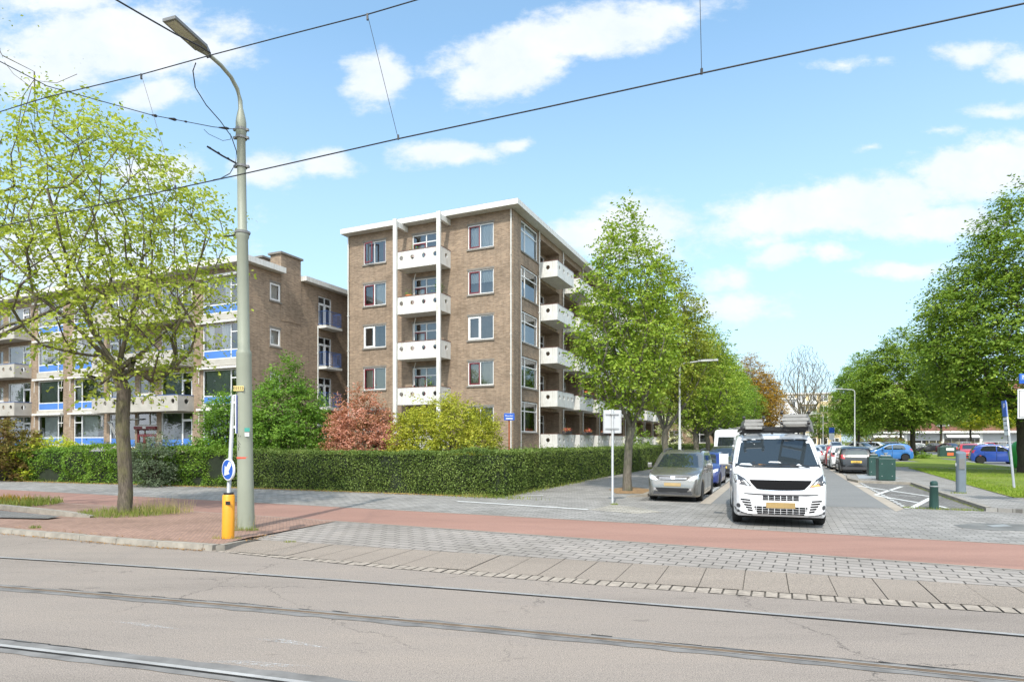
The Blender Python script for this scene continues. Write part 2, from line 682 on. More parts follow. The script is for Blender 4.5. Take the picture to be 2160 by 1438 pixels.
m_galv = M('galvanised', (0.42, 0.43, 0.43), 0.45, 0.4, var=0.1, scale=6)
m_steel = M('rail_steel', (0.37, 0.362, 0.35), 0.55, 0.1, var=0.25, scale=3, spec=.2)
m_rust = M('rusty_groove', C('6b5a48'), 0.8, var=0.3, scale=5)
m_bitu = M('bitumen_seal', (0.185, 0.178, 0.170), 0.9, var=0.3, scale=3, spec=0.1)
m_dark = M('dark_interior', (0.018, 0.017, 0.016), 0.9, var=0)
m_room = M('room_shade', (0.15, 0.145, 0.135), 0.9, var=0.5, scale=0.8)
m_black = M('black_plastic', (0.016, 0.016, 0.017), 0.45, var=0.1)
m_wire = M('wire_black', (0.012, 0.012, 0.013), 0.5, var=0)
m_curtain = M('white_curtain', (0.78, 0.78, 0.75), 0.9, var=0.08, scale=2)
m_curtain2 = M('grey_green_curtain', (0.36, 0.40, 0.37), 0.9, var=0.12, scale=2)
m_blind = M('cream_blind', (0.60, 0.56, 0.43), 0.9, var=0.05)
m_redcurtain = M('red_curtain', C('b8604f'), 0.9, var=0.15)
m_pane = glass_mat('window_glass', (0.74, 0.78, 0.79), 0.10)
m_roof = M('roof_felt', (0.10, 0.10, 0.10), 0.9)
m_mastgreen = M('mast_green', C('8c9080'), 0.5, var=0.06, scale=2)
m_brick = brick_mat('brown_brick', C('9e8872'), C('86715d'), C('948a7e'), stain=0.28)
m_brick2 = brick_mat('brown_brick_old', C('a08a74'), C('88735f'), C('968c80'), stain=0.28)
m_brickred = brick_mat('red_brick', C('8c5444'), C('754538'), C('7b726b'), stain=0.18)
m_brickpale = brick_mat('pale_brick', C('a08468'), C('8c7259'), C('92897b'))

# ------------------------------------------------------------------ ground
m_asph = asphalt_mat('worn_asphalt', (0.258, 0.222, 0.194), (0.296, 0.250, 0.212), True, 0.6, 0.22)
m_asph2 = asphalt_mat('street_asphalt', (0.20, 0.20, 0.195), (0.225, 0.224, 0.216), False, 0.16, 0.1)
m_red_asph = asphalt_mat('red_asphalt', (0.305, 0.178, 0.140), (0.355, 0.210, 0.165), False, 0.14, 0.22)
m_pave = paver_mat('grey_pavers', (0.285, 0.272, 0.255), (0.14, 0.132, 0.12), 0.30, 0.15, -TH)
m_pave2 = paver_mat('grey_block_pavers', (0.305, 0.275, 0.248), (0.09, 0.08, 0.07), 0.33, 0.215, -TH + R(3), var=.07, ms=0.013)
m_bay = paver_mat('dark_bay_bricks', (0.195, 0.188, 0.178), (0.09, 0.085, 0.078), 0.21, 0.105, -TH + R(90))
m_islebrick = paver_mat('red_brown_bricks', (0.30, 0.192, 0.148), (0.235, 0.158, 0.126), 0.21, 0.07, -TH + R(45), var=.1, ms=0.008, grime=0.3)
m_tan = M('tan_strip', (0.36, 0.31, 0.25), 0.8, var=0.15, scale=3)
m_slab = asphalt_mat('exposed_slab', (0.262, 0.222, 0.186), (0.300, 0.254, 0.212), False, 0.6, 0.16)
m_sett = M('pale_setts', (0.315, 0.268, 0.22), 0.85, var=0.35, scale=9)
m_joint = M('dark_joint', (0.10, 0.088, 0.072), 0.95, var=0.3, scale=8)
m_kerb = M('kerb_stone', (0.28, 0.252, 0.212), 0.8, var=0.25, scale=5, bump=0.2)
m_mark = M('road_paint', (0.62, 0.62, 0.60), 0.6, var=0.18, scale=6)
m_cream = paver_mat('cream_pavers', (0.36, 0.335, 0.29), (0.15, 0.14, 0.12), 0.30, 0.15, -TH)
m_soil = M('garden_soil', (0.085, 0.075, 0.045), 0.95, var=0.4, scale=1.2)
m_litter = M('leaf_litter', (0.26, 0.16, 0.075), 0.95, var=0.45, scale=9, bump=0.5)


def grass_mat(name, a, b, c):
    t = NT(name)
    p = t.pos()
    f = t.noise(p, 0.35, 6, 0.65)
    col = t.ramp(f, [(0.3, a), (0.5, b), (0.72, c)])
    g = t.noise(t.map(p, 0, (1, 1, 0.4)), 30, 3, 0.85)
    col = t.mix(1.0, col, t.ramp(g, [(0.25, (0.6, 0.62, 0.6)), (0.75, (1.35, 1.3, 1.2))]), 'MULTIPLY')
    t.bump(g, 0.8, 0.05)
    return t.base(col, 0.9, 0, 0.15)


m_lawn = grass_mat('lawn_grass', (0.13, 0.19, 0.036), (0.185, 0.245, 0.045), (0.25, 0.28, 0.07))
m_field = grass_mat('far_ground', (0.09, 0.10, 0.04), (0.12, 0.12, 0.06), (0.15, 0.14, 0.08))


def curve(pix, ra=-70.0, rb=45.0):
    q = sorted(rs(G(*p)) for p in pix)
    rr, ss = [a for a, _ in q], [b for _, b in q]
    k0 = (ss[1] - ss[0]) / (rr[1] - rr[0])
    k1 = (ss[-1] - ss[-2]) / (rr[-1] - rr[-2])
    rr = [ra] + rr + [rb]
    ss = [ss[0] + k0 * (ra - rr[1])] + ss + [ss[-1] + k1 * (rb - rr[-2])]
    return lambda r: float(np.interp(r, rr, ss))


def smooth_curve(pix, deg=2):
    q = [rs(G(*p)) for p in pix]
    k = np.polyfit([a for a, _ in q], [b for _, b in q], deg)
    return lambda r: float(np.polyval(k, r))


c_sett = smooth_curve([(500, 1166.5), (700, 1188.5), (940, 1209), (1094, 1220), (1440, 1247), (1687, 1261.5), (1934, 1280), (2160, 1296)])
c_slab = smooth_curve([(480, 1160.5), (700, 1181.5), (940, 1201), (1097, 1209), (1437, 1234), (1684, 1249.5), (1900, 1266), (2160, 1284)])
c_pav = smooth_curve([(528, 1136), (700, 1146.7), (940, 1164), (1197, 1179), (1426, 1193), (1680, 1207), (1982, 1227), (2160, 1239)])
c_bike0 = smooth_curve([(0, 1052), (113, 1060), (246, 1068.5), (468, 1081), (700, 1098.7), (1042, 1121), (1440, 1148.4), (1673, 1167), (1968, 1188), (2160, 1201.5)])
c_bike1 = smooth_curve([(0, 1033), (284, 1045), (473, 1055.5), (700, 1069.6), (1042, 1088.5), (1440, 1109), (1684, 1122.7), (1965, 1138), (2160, 1147.7)])
K_FRONT = [(0, 1124.5), (150, 1138), (292, 1151), (452, 1162)]
R_CORNER = rs(G(472, 1161))[0]
c_kerb = curve(K_FRONT)


def c_road(r):
    return c_kerb(r) if r < R_CORNER else c_sett(r)


def band(name, lo, hi, r0, r1, n, mat, z=0.0):
    mb = MB()
    g = np.linspace(r0, r1, n + 1)
    for a, b in zip(g[:-1], g[1:]):
        mb.face([S(a, lo(a), z), S(b, lo(b), z), S(b, hi(b), z), S(a, hi(a), z)])
    return tag(mb.build(name, mat), kind='structure')


def sheet(name, poly, mat, z=0.0, skirt=0.0, zs=None):
    """a flat polygon in (r, s), with a vertical edge of depth skirt"""
    bm = bmesh.new()
    vs = [bm.verts.new(S(r, s, zs[i] if zs else z)) for i, (r, s) in enumerate(poly)]
    f = bm.faces.new(vs)
    if f.normal.z < 0:
        f.normal_flip()
    if skirt:
        lo = [bm.verts.new(v.co - Vector((0, 0, skirt))) for v in vs]
        n = len(vs)
        for i in range(n):
            bm.faces.new((vs[i], vs[(i + 1) % n], lo[(i + 1) % n], lo[i]))
    bmesh.ops.triangulate(bm, faces=[f])
    me = bpy.data.meshes.new(name)
    bm.to_mesh(me)
    bm.free()
    me.materials.append(mat)
    o = bpy.data.objects.new(name, me)
    COL.objects.link(o)
    return tag(o, kind='structure')


# the ground under everything, out to the horizon
g = MB()
g.face([(-1500, -1500, -0.35), (1500, -1500, -0.35), (1500, 1500, -0.35), (-1500, 1500, -0.35)])
tag(g.build('ground', m_field), kind='structure')

band('tram_road', lambda r: -25.0, c_road, -70, 45, 240, m_asph, 0.0)
RL = rs(G(500, 1165))[0]
# bed under setts and slabs, then the stones themselves
band('stone_bed', c_sett, c_pav, RL - 0.9, 45, 120, m_joint, -0.012)
mb = MB()
r = RL - 0.55
rg = random.Random(3)
while r < 40:
    w = 0.135 + rg.uniform(-0.012, 0.012)
    for_z = rg.uniform(-0.002, 0.006)
    a0, a1 = c_sett(r) + 0.012 + rg.uniform(0, .012), c_slab(r) - 0.018
    b0, b1 = c_sett(r + w) + 0.012, c_slab(r + w) - 0.018
    mb.face([S(r, a0, for_z), S(r + w, b0, for_z), S(r + w, b1, for_z), S(r, a1, for_z)])
    r += w + (0.022 if r < 1.0 else 0.026)
tag(mb.build('sett_row', m_sett), kind='structure')
mb = MB()
r = RL - 0.62
while r < 40:
    w = 0.517
    zz = rg.uniform(-0.002, 0.004)
    k = -0.035
    mb.face([S(r, c_slab(r) + .004, zz), S(r + w, c_slab(r + w) + .004, zz), S(r + w + k, c_pav(r + w) - 0.012, zz), S(r + k, c_pav(r) - 0.012, zz)])
    r += w + 0.011
tag(mb.build('slab_row', m_slab), kind='structure')
band('block_pavement', c_pav, c_bike0, RL - 1.7, 45, 90, m_pave2, 0.0)
band('bike_path', c_bike0, c_bike1, -70, 45, 120, m_red_asph, 0.002)
band('path_edging', lambda r: c_bike1(r), lambda r: c_bike1(r) + 0.07, -70, 45, 120, m_kerb, 0.006)
band('path_edging', lambda r: c_bike0(r) - 0.07, lambda r: c_bike0(r), -70, 45, 120, m_kerb, 0.006)
band('pavement', lambda r: c_bike1(r) + 0.07, lambda r: 190.0, -70, 45, 40, m_pave, 0.0)
# traffic island of red brick on the kerb
isl = [rs(G(x, y)) for x, y in ((472, 1156.5), (526, 1138), (548, 1132), (700, 1101))]
top = [(r, c_bike0(r) - 0.075) for r in np.linspace(isl[-1][0], -70, 30)]
bot = [(r, c_kerb(r) + 0.15) for r in np.linspace(-70, isl[0][0] - 0.02, 40)]
poly = isl + top + bot
zs = [0.088, 0.05, 0.03, 0.012] + [0.012] * len(top) + [0.088] * len(bot)
sheet('traffic_island', poly, m_islebrick, zs=zs)
mb = MB()
r = -40.0
rg = random.Random(5)
while r < R_CORNER - 0.2:
    w = min(1.0, R_CORNER - 0.16 - r)
    a, b = r + 0.006, r + w - 0.006
    P = [S(a, c_kerb(a)), S(b, c_kerb(b)), S(b, c_kerb(b) + 0.15), S(a, c_kerb(a) + 0.15)]
    hi = 0.095 + rg.uniform(-.004, .004)
    lo = [p + Vector((0, 0, -0.02)) for p in P]
    up = [p + Vector((0, 0, hi)) for p in P]
    up[0] += EY * 0.02
    up[1] += EY * 0.02
    mb.face(up)
    mb.face([lo[0], lo[1], up[1], up[0]])
    mb.face([lo[1], lo[2], up[2], up[1]])
    mb.face([lo[2], lo[3], up[3], up[2]])
    mb.face([lo[3], lo[0], up[0], up[3]])
    r += w
p0, p1, p2 = G(455, 1162), G(474, 1160), G(530, 1139)
inn = -EX * 0.15
for (a, b, za, zb) in ((p0, p1, .096, .096), (p1, p1.lerp(p2, .5), .094, .06), (p1.lerp(p2, .5), p2, .06, .012)):
    ia, ib = a + inn + EY * (0.12 if a == p0 else 0), b + inn
    if a == p0:
        ia, ib = a + EY * 0.15, b + EY * 0.15
    mb.face([a + Vector((0, 0, za)), b + Vector((0, 0, zb)), ib + Vector((0, 0, zb)), ia + Vector((0, 0, za))])
    mb.face([a + Vector((0, 0, -.02)), b + Vector((0, 0, -.02)), b + Vector((0, 0, zb)), a + Vector((0, 0, za))])
tag(mb.build('island_kerb', m_kerb), kind='structure')
# sunken lay-by at the far left end of the island
sheet('lay_by', [rs(G(-400, 1070)), rs(G(0, 1084)), rs(G(60, 1090)), rs(G(128, 1097)), rs(G(100, 1102)), rs(G(0, 1100)), rs(G(-400, 1090))], m_bay, z=0.10)
mb = MB()
q = [G(-420, 1060), G(0, 1078), G(70, 1086), G(140, 1094), G(190, 1096)]
for a, b in zip(q[:-1], q[1:]):
    d = Vector((-(b - a).y, (b - a).x, 0)).normalized() * 0.14
    z0, z1 = Vector((0, 0, 0.03)), Vector((0, 0, 0.17 if b != q[-1] else 0.09))
    za = Vector((0, 0, 0.17))
    mb.face([a + za, b + z1, b + d + z1, a + d + za])
    mb.face([a + z0, b + z0, b + z1, a + za])
tag(mb.build('lay_by_kerb', m_kerb), kind='structure')

# tram rails, bedded in dark sealant
rails = [smooth_curve([(0, 1176), (350, 1198), (700, 1222), (1060, 1250), (1420, 1279), (1800, 1311), (2160, 1340)]),
         smooth_curve([(0, 1238), (350, 1265), (700, 1297), (1100, 1331), (1420, 1362), (1800, 1400), (2160, 1436)])]
# the second track keeps the same bend, one gap and one gauge nearer
rails.append(lambda r: rails[1](r) - 1.70)
rails.append(lambda r: rails[1](r) - 3.13)
for i, c in enumerate(rails):
    mb = MB()
    gr = np.linspace(-60, 40, 500)
    if i == 0:
        strips = [(-0.045, -0.025, 2, .005), (-0.025, 0.012, 1, .012), (0.012, 0.03, 3, .006), (0.03, 0.045, 1, .009), (0.045, 0.06, 0, .005)]
    elif i == 1:
        strips = [(-0.12, -0.046, 0, .005), (-0.046, -0.036, 1, .009), (-0.036, 0.036, 3, .006), (0.036, 0.046, 1, .008), (0.046, 0.075, 0, .005)]
    else:
        strips = [(-0.11, -0.045, 0, .005), (-0.045, -0.025, 2, .006), (-0.025, 0.025, 1, .012), (0.025, 0.04, 2, .006), (0.04, 0.14, 0, .005)]
    for (o0, o1, mi, z) in strips:
        wob = 0.022 if mi == 0 else 0
        e0 = [c(a) + o0 - (abs(rg.gauss(0, wob)) if o0 in (-.12, -.11) else 0) for a in gr]
        e1 = [c(a) + o1 + (abs(rg.gauss(0, wob)) if o1 in (.075, .14) else 0) for a in gr]
        for k in range(len(gr) - 1):
            mb.face([S(gr[k], e0[k], z), S(gr[k + 1], e0[k + 1], z), S(gr[k + 1], e1[k + 1], z), S(gr[k], e1[k], z)], mi)
    if i in (1, 2):         # ragged open seam along the far edge of the sealant
        o = 0.08 if i == 1 else 0.145
        wv, k0 = 0.0, 0
        for k in range(len(gr) - 1):
            wv = wv * .8 + rg.gauss(0, .012)
            if math.sin(gr[k] * .9 + i) + rg.gauss(0, .4) > -.2:
                w0, w1 = .006 + abs(rg.gauss(0, .012)), .006 + abs(rg.gauss(0, .012))
                mb.face([S(gr[k], c(gr[k]) + o + wv, .0065), S(gr[k + 1], c(gr[k + 1]) + o + wv, .0065), S(gr[k + 1], c(gr[k + 1]) + o + wv + w1, .0065), S(gr[k], c(gr[k]) + o + wv + w0, .0065)], 2)
    tag(mb.build('tram_rail', [m_bitu, m_steel, m_dark, m_rust]), kind='structure')

# faded paint dashes on the road
mb = MB()
for pts in ([(240, 1309), (300, 1313), (392, 1327), (300, 1320)], [(540, 1346), (600, 1346), (695, 1366), (600, 1356)],
            [(430, 1393), (520, 1392), (660, 1404), (560, 1405)]):
    mb.face([G(x, y, 0.004) for x, y in pts])
t = NT('worn_paint')
msk = t.noise(t.pos(), 28, 4, 0.8)
t.base((0.55, 0.55, 0.54), 0.7)
tr = t.n('ShaderNodeBsdfTransparent')
mx = t.n('ShaderNodeMixShader')
t.l(t.ramp(msk, [(0.46, (0, 0, 0)), (0.66, (.75, .75, .75))]), mx.inputs[0])
t.l(tr.outputs[0], mx.inputs[1])
t.l(t.b.outputs[0], mx.inputs[2])
t.l(mx.outputs[0], t.t.nodes['Material Output'].inputs['Surface'])
m_worn = t.m
tag(mb.build('road_markings', m_worn), kind='structure')

# side street
sheet('side_street', [(-1.98, 18.9), (2.68, 19.6), (2.68, 210), (-1.98, 210)], m_asph2, 0.004)
for a, b in ((-2.30, -1.98), (2.68, 2.98)):
    sheet('street_strip', [(a, 18.7), (b, 18.7 if a < 0 else 19.5), (b, 210), (a, 210)], m_tan, 0.006)
sheet('parking_lane', [(-4.15, 19.0), (-2.30, 19.0), (-2.30, 120), (-4.15, 120)], m_bay, 0.004)
sheet('parking_lane', [(2.98, 19.7), (4.84, 19.9), (4.84, 120), (2.98, 120)], m_bay, 0.004)
mb = MB()
for k in range(70):
    for rr in (-2.42, 3.08):
        s0 = 19.6 + k * 0.62
        mb.face([S(rr - .055, s0, .011), S(rr + .055, s0, .011), S(rr + .055, s0 + .30, .011), S(rr - .055, s0 + .30, .011)])


def stripe(mb, p, q, w=0.12, z=0.010):
    a, b = G(*p), G(*q)
    d = Vector((-(b - a).y, (b - a).x, 0)).normalized() * w / 2
    zz = Vector((0, 0, z))
    mb.face([a - d + zz, b - d + zz, b + d + zz, a + d + zz])


for p, q, w in (((1806, 1024), (1962, 1047), .14), ((1846, 1044), (1902, 1026), .14), ((1848, 1045), (1936, 1060), .14),
                ((1922, 1072), (1964, 1050), .15), ((1880, 1043), (1932, 1047), .06), ((1962, 1063), (2000, 1072), .10)):
    stripe(mb, p, q, w)
stripe(mb, (965, 1057), (1240, 1074.5), 0.17)
stripe(mb, (1100, 1046), (1146, 1044.5), 0.15)
tag(mb.build('street_markings', m_mark), kind='structure')
sheet('pale_paving', [rs(G(x, y)) for x, y in ((1242, 1075), (1290, 1065), (1330, 1068), (1400, 1080), (1340, 1083))], m_cream, 0.005)
# kerb and tree pit on the left, raised pavement on the right
mb = MB()
for k in range(90):
    s0 = 19.35 + k
    if 1 <= k:
        P = [S(-4.15, s0 + .008), S(-4.15, s0 + .992), S(-4.30, s0 + .992), S(-4.30, s0 + .008)]
        zz = Vector((0, 0, 0.11))
        mb.face([p + zz for p in P])
        mb.face([P[0], P[1], P[1] + zz, P[0] + zz])
        mb.face([P[0], P[3], P[3] + zz, P[0] + zz])
a, b = S(-4.15, 20.35), S(-4.75, 19.9)
zz = Vector((0, 0, 0.11))
mb.face([a, b, b + zz * .3, a + zz])
mb.face([a + zz, b + zz * .3, b + zz * .3 + EY * .15, a + zz + EY * .15 - EX * .1])
tag(mb.build('street_kerb', m_kerb), kind='structure')
sheet('tree_pit', [rs(G(x, y)) for x, y in ((1284, 1032), (1325, 1026), (1372, 1032), (1368, 1041), (1300, 1041))], m_litter, 0.012)
KR = [(4.86, 19.75), (4.84, 22), (4.85, 26.2), (4.9, 30.4), (2.98, 30.9), (2.72, 32.5), (2.98, 36.2), (4.84, 36.8), (4.84, 120)]
sheet('raised_pavement', KR + [(40, 120), (40, 21.5), (7.2, 19.4)], m_pave, 0.10, 0.12)
mb = MB()
for (r0, s0), (r1, s1) in zip(KR[:-1], KR[1:]):
    a, b = S(r0, s0), S(r1, s1)
    if (a - b).length < 0.01:
        continue
    n = max(1, int((b - a).length / 1.0))
    d = Vector(((b - a).y, -(b - a).x, 0)).normalized() * 0.14
    o = -d * 0.03
    for k in range(n):
        p, q2 = a.lerp(b, k / n + .004), a.lerp(b, (k + 1) / n - .004)
        z1 = Vector((0, 0, 0.112))
        mb.face([p + o + z1, q2 + o + z1, q2 + d + z1, p + d + z1])
        mb.face([p + o, q2 + o, q2 + o + z1, p + o + z1])
tag(mb.build('pavement_kerb', m_kerb), kind='structure')


def lumpy(name, r0, r1, s0, s1, nr, ns, mat, z, amp, edge=None):
    from mathutils import noise as mnoise
    mb = MB()
    P = {}
    for i in range(nr + 1):
        for j in range(ns + 1):
            r, s = r0 + (r1 - r0) * i / nr, s0 + (s1 - s0) * j / ns
            if edge:
                r, s = edge(r, s, i, j)
            p = S(r, s)
            h = mnoise.noise(Vector((p.x * .35, p.y * .35, 0))) * amp + amp
            if i in (0, nr) or j in (0, ns):
                h = 0
            P[i, j] = S(r, s, z + h)
    for i in range(nr):
        for j in range(ns):
            mb.face([P[i, j], P[i + 1, j], P[i + 1, j + 1], P[i, j + 1]])
    return tag(mb.build(name, mat, smooth=True), kind='structure')


lumpy('lawn', 6.9, 40, 23.5, 46.8, 30, 24, m_lawn, 0.115, 0.05, lambda r, s, i, j: (r - (0.5 * math.sin(s * .09) if i == 0 else 0), s))
lumpy('lawn', 6.9, 14, 48.4, 59.5, 12, 14, m_lawn, 0.115, 0.05)
lumpy('lawn', 10.4, 14, 60.2, 92, 8, 26, m_lawn, 0.115, 0.06)
lumpy('lawn', 14, 40, 74, 92, 20, 16, m_lawn, 0.115, 0.06)
sheet('parking_lot', [(13.9, 48.6), (60, 48.6), (60, 73.6), (13.9, 73.6)], m_asph2, 0.108)
sheet('parking_lot', [(4.9, 60.0), (10.3, 60.0), (10.3, 130), (4.9, 130)], m_asph2, 0.108)
sheet('parking_lot', [(10.4, 92.2), (90, 92.2), (90, 150), (10.4, 150)], m_asph2, 0.108)
sheet('plate_floor', [rs(G(x, y)) for x, y in ((1806, 1005), (1838, 1003.5), (1902, 1013), (1812, 1013.5))], m_galv, 0.108)
sheet('garden', [(-70, 13.0), (-33.6, 17.0), (-20.4, 18.4), (-9.2, 18.9), (-8.9, 31), (-8.5, 120), (-70, 120)], m_soil, 0.01)
# drain with a puddle on the right
sheet('puddle', [rs(G(x, y)) for x, y in ((2010, 1107), (2060, 1103), (2160, 1105), (2300, 1108), (2250, 1120), (2090, 1118), (2030, 1113))],
      M('wet_paving', (0.17, 0.165, 0.155), 0.5, var=0.35, scale=2), 0.005)
tag(sheet('drain_cover', [rs(G(x, y)) for x, y in ((2080, 1108), (2118, 1106), (2136, 1110), (2096, 1112))], m_galv, 0.010), kind='structure')
# ------------------------------------------------------------------ buildings
def wall_holes(mb, u0, u1, z0, z1, holes, d=0.0, reveal=0.14, mat=0, rmat=None):
    """a wall in the local x/z plane at y=d (outside is -y) with rectangular openings"""
    us = sorted({u0, u1} | {h[0] for h in holes} | {h[1] for h in holes})
    zs = sorted({z0, z1} | {h[2] for h in holes} | {h[3] for h in holes})
    us = [u for u in us if u0 <= u <= u1]
    zs = [z for z in zs if z0 <= z <= z1]
    for a, b in zip(us[:-1], us[1:]):
        for c, e in zip(zs[:-1], zs[1:]):
            mu, mz = (a + b) / 2, (c + e) / 2
            if any(h[0] < mu < h[1] and h[2] < mz < h[3] for h in holes):
                continue
            mb.face([(a, d, c), (b, d, c), (b, d, e), (a, d, e)], mat)
    rm = mat if rmat is None else rmat
    for h in holes:
        a, b, c, e = h[:4]
        k = d + (h[4] if len(h) > 4 else reveal)
        mb.face([(a, d, c), (a, d, e), (a, k, e), (a, k, c)], rm)
        mb.face([(b, d, c), (b, k, c), (b, k, e), (b, d, e)], rm)
        mb.face([(a, d, e), (b, d, e), (b, k, e), (a, k, e)], rm)
        mb.face([(a, d, c), (a, k, c), (b, k, c), (b, d, c)], rm)


def curtain_mesh(x0, x1, z0, z1, y, mat, amp=0.03, wave=0.14):
    mb = MB()
    n = max(2, int((x1 - x0) / wave * 4))
    for i in range(n):
        a, b = x0 + (x1 - x0) * i / n, x0 + (x1 - x0) * (i + 1) / n
        ya, yb = y + amp * math.sin(a / wave * 6.28), y + amp * math.sin(b / wave * 6.28)
        mb.face([(a, ya, z0), (b, yb, z0), (b, yb, z1), (a, ya, z1)])
    return mb


def make_window(w, h, mull=(), trans=(), sashes=(), curtains=(), sill=True, fw=0.065, panels=(), lintel=False, d=0.09, doors=(), name='window',
                panelmat=None, sashmat=None, framemat=None):
    """front-facing window, lower left corner at the origin, set back d behind the wall face.
    mull: x of uprights; trans: (x0, x1, z); sashes: (x0, x1, z0, z1); panels: solid infills (x0, x1, z0, z1)"""
    fr = MB()
    fr.box(0, d - .04, 0, fw, d + .04, h)
    fr.box(w - fw, d - .04, 0, w, d + .04, h)
    fr.box(fw, d - .04, h - fw, w - fw, d + .04, h)
    fr.box(fw, d - .04, 0, w - fw, d + .04, fw)
    for m in mull:
        fr.box(m - fw / 2, d - .037, fw, m + fw / 2, d + .037, h - fw)
    for (a, b, z) in trans:
        fr.box(a, d - .034, z - fw / 2, b, d + .034, z + fw / 2)
    o = fr.build(name, framemat or m_frame)
    p = MB()
    p.face([(fw, d, fw), (w - fw, d, fw), (w - fw, d, h - fw), (fw, d, h - fw)])
    p.build('pane', m_pane, o)
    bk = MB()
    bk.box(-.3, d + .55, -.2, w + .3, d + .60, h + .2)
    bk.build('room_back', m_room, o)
    if sashes:
        s = MB()
        for (a, b, z0, z1) in sashes:
            q = 0.075
            s.box(a, d - .06, z0, a + q, d - .005, z1)
            s.box(b - q, d - .06, z0, b, d - .005, z1)
            s.box(a + q, d - .06, z1 - q, b - q, d - .005, z1)
            s.box(a + q, d - .06, z0, b - q, d - .005, z0 + q)
        s.build('sash', sashmat or m_red, o)
    for (a, b, z0, z1) in panels:
        q = MB()
        q.box(a, d - .03, z0, b, d + .02, z1)
        q.build('panel', panelmat or m_blue, o)
    for (a, b, z0, z1, mt) in curtains:
        flat = mt is m_blind
        curtain_mesh(a, b, z0, z1, d + .16, mt, 0.002 if flat else 0.03).build('curtain', mt, o)
    if sill:
        q = MB()
        q.box(-.06, -.07, -.10, w + .06, d - .045, -.002)
        q.build('sill', m_sill, o)
    if lintel:
        q = MB()
        q.box(-.05, -.012, h + .002, w + .05, .05, h + .12)
        q.build('lintel', m_sill, o)
    return o


def place(o, parent, loc, rz=0.0):
    o.parent = parent
    o.location = loc
    o.rotation_euler = (0, 0, rz)
    return o


def hole_panel(mb, w, h, holes, rad, P, mat=0, n=16):
    """panel w x h with round holes at (x, z); P maps (x, z, t) to 3-D, t = 0 front, 1 back"""
    xs = sorted(holes)
    cuts = [0.0] + [(a[0] + b[0]) / 2 for a, b in zip(xs[:-1], xs[1:])] + [w]
    for (hx, hz), x0, x1 in zip(xs, cuts[:-1], cuts[1:]):
        ang = [2 * math.pi * (k + .5) / n for k in range(n)]
        circ = [(hx + rad * math.cos(t), hz + rad * math.sin(t)) for t in ang]
        bord = []
        for t in ang:
            c, s = math.cos(t), math.sin(t)
            k = min((((x1 if c > 0 else x0) - hx) / c) if abs(c) > 1e-6 else 1e9, (((h if s > 0 else 0) - hz) / s) if abs(s) > 1e-6 else 1e9)
            bord.append((hx + c * k, hz + s * k))
        for k in range(n):
            a, b = bord[k], bord[(k + 1) % n]
            poly = [circ[k], a]
            onx = lambda p: min(abs(p[0] - x0), abs(p[0] - x1)) < 1e-6
            if onx(a) != onx(b):
                cx = a[0] if onx(a) else b[0]
                cz = b[1] if onx(a) else a[1]
                poly.append((cx, cz))
            poly += [b, circ[(k + 1) % n]]
            mb.face([P(x, z, 0) for x, z in poly], mat)
            mb.face([P(x, z, 1) for x, z in reversed(poly)], mat)
            mb.face([P(*circ[k], 0), P(*circ[(k + 1) % n], 0), P(*circ[(k + 1) % n], 1), P(*circ[k], 1)], mat)


def make_balcony(length, depth, h, nfront, mats, rail, side_l=True, side_r=True, slab=0.16, rad=0.115, nside=1, hz=0.62):
    """parapet balcony: wall face at y=0, sticks out to y=-depth, top of parapet at z=0, bottom at z=-h"""
    t = 0.08
    mb = MB()
    hole_panel(mb, length, h, [(length * (i + .5) / nfront, h * hz) for i in range(nfront)], rad, lambda x, z, k: (x, -depth + t * k, z - h))
    for on, x in ((side_l, 0.0), (side_r, length)):
        sg = 1 if x == 0 else -1
        if on:
            hole_panel(mb, depth - t, h, [((depth - t) * (i + .5) / nside, h * hz) for i in range(nside)], rad, lambda y, z, k, x=x, sg=sg: (x + sg * t * k, -y, z - h))
            # closing strips keep the corner square
            mb.face([(x, -depth, -h), (x, -depth + t, -h), (x, -depth + t, 0), (x, -depth, 0)])
    mb.face([(0, -depth, 0), (length, -depth, 0), (length, -depth + t, 0), (0, -depth + t, 0)])
    mb.box(t + .002, -depth + t + .002, -h + .0, length - t - .002, -.002, -h + slab)
    mb.face([(0, -depth, -h - .003), (length, -depth, -h - .003), (length, 0, -h - .003), (0, 0, -h - .003)])
    o = mb.build('balcony', mats)
    r = MB()
    r.box(-.015, -depth - .015, .003, length + .015, -depth + t + .01, .045)
    for x in (0, length - t):
        r.box(x - .015, -depth + t + .012, .003, x + t + .015, 0, .043)
    r.build('handrail', rail, o)
    return o


# ---------- five-storey block on the corner
B0 = at(1081, 930, 36.8)
B0.z = 0
blk = emp('apartment_building', B0, TH, 'five storey brown brick block with white porthole balconies and flat roof', 'building')
GW, SL, ZR = 12.42, 48.0, 15.86
win_z = [2.47 + 2.83 * k for k in range(5)]
bal_z = [2.32 + 2.88 * k for k in range(5)]
gh = []
for z in win_z:
    gh += [(-3.06, -1.27, z, z + 1.52), (-11.1, -9.25, z, z + 1.50)]
for z in bal_z:
    gh.append((-7.17, -5.05, z - .85, z + 1.42))
mb = MB()
wall_holes(mb, -GW, 0, 0, ZR + .05, gh)
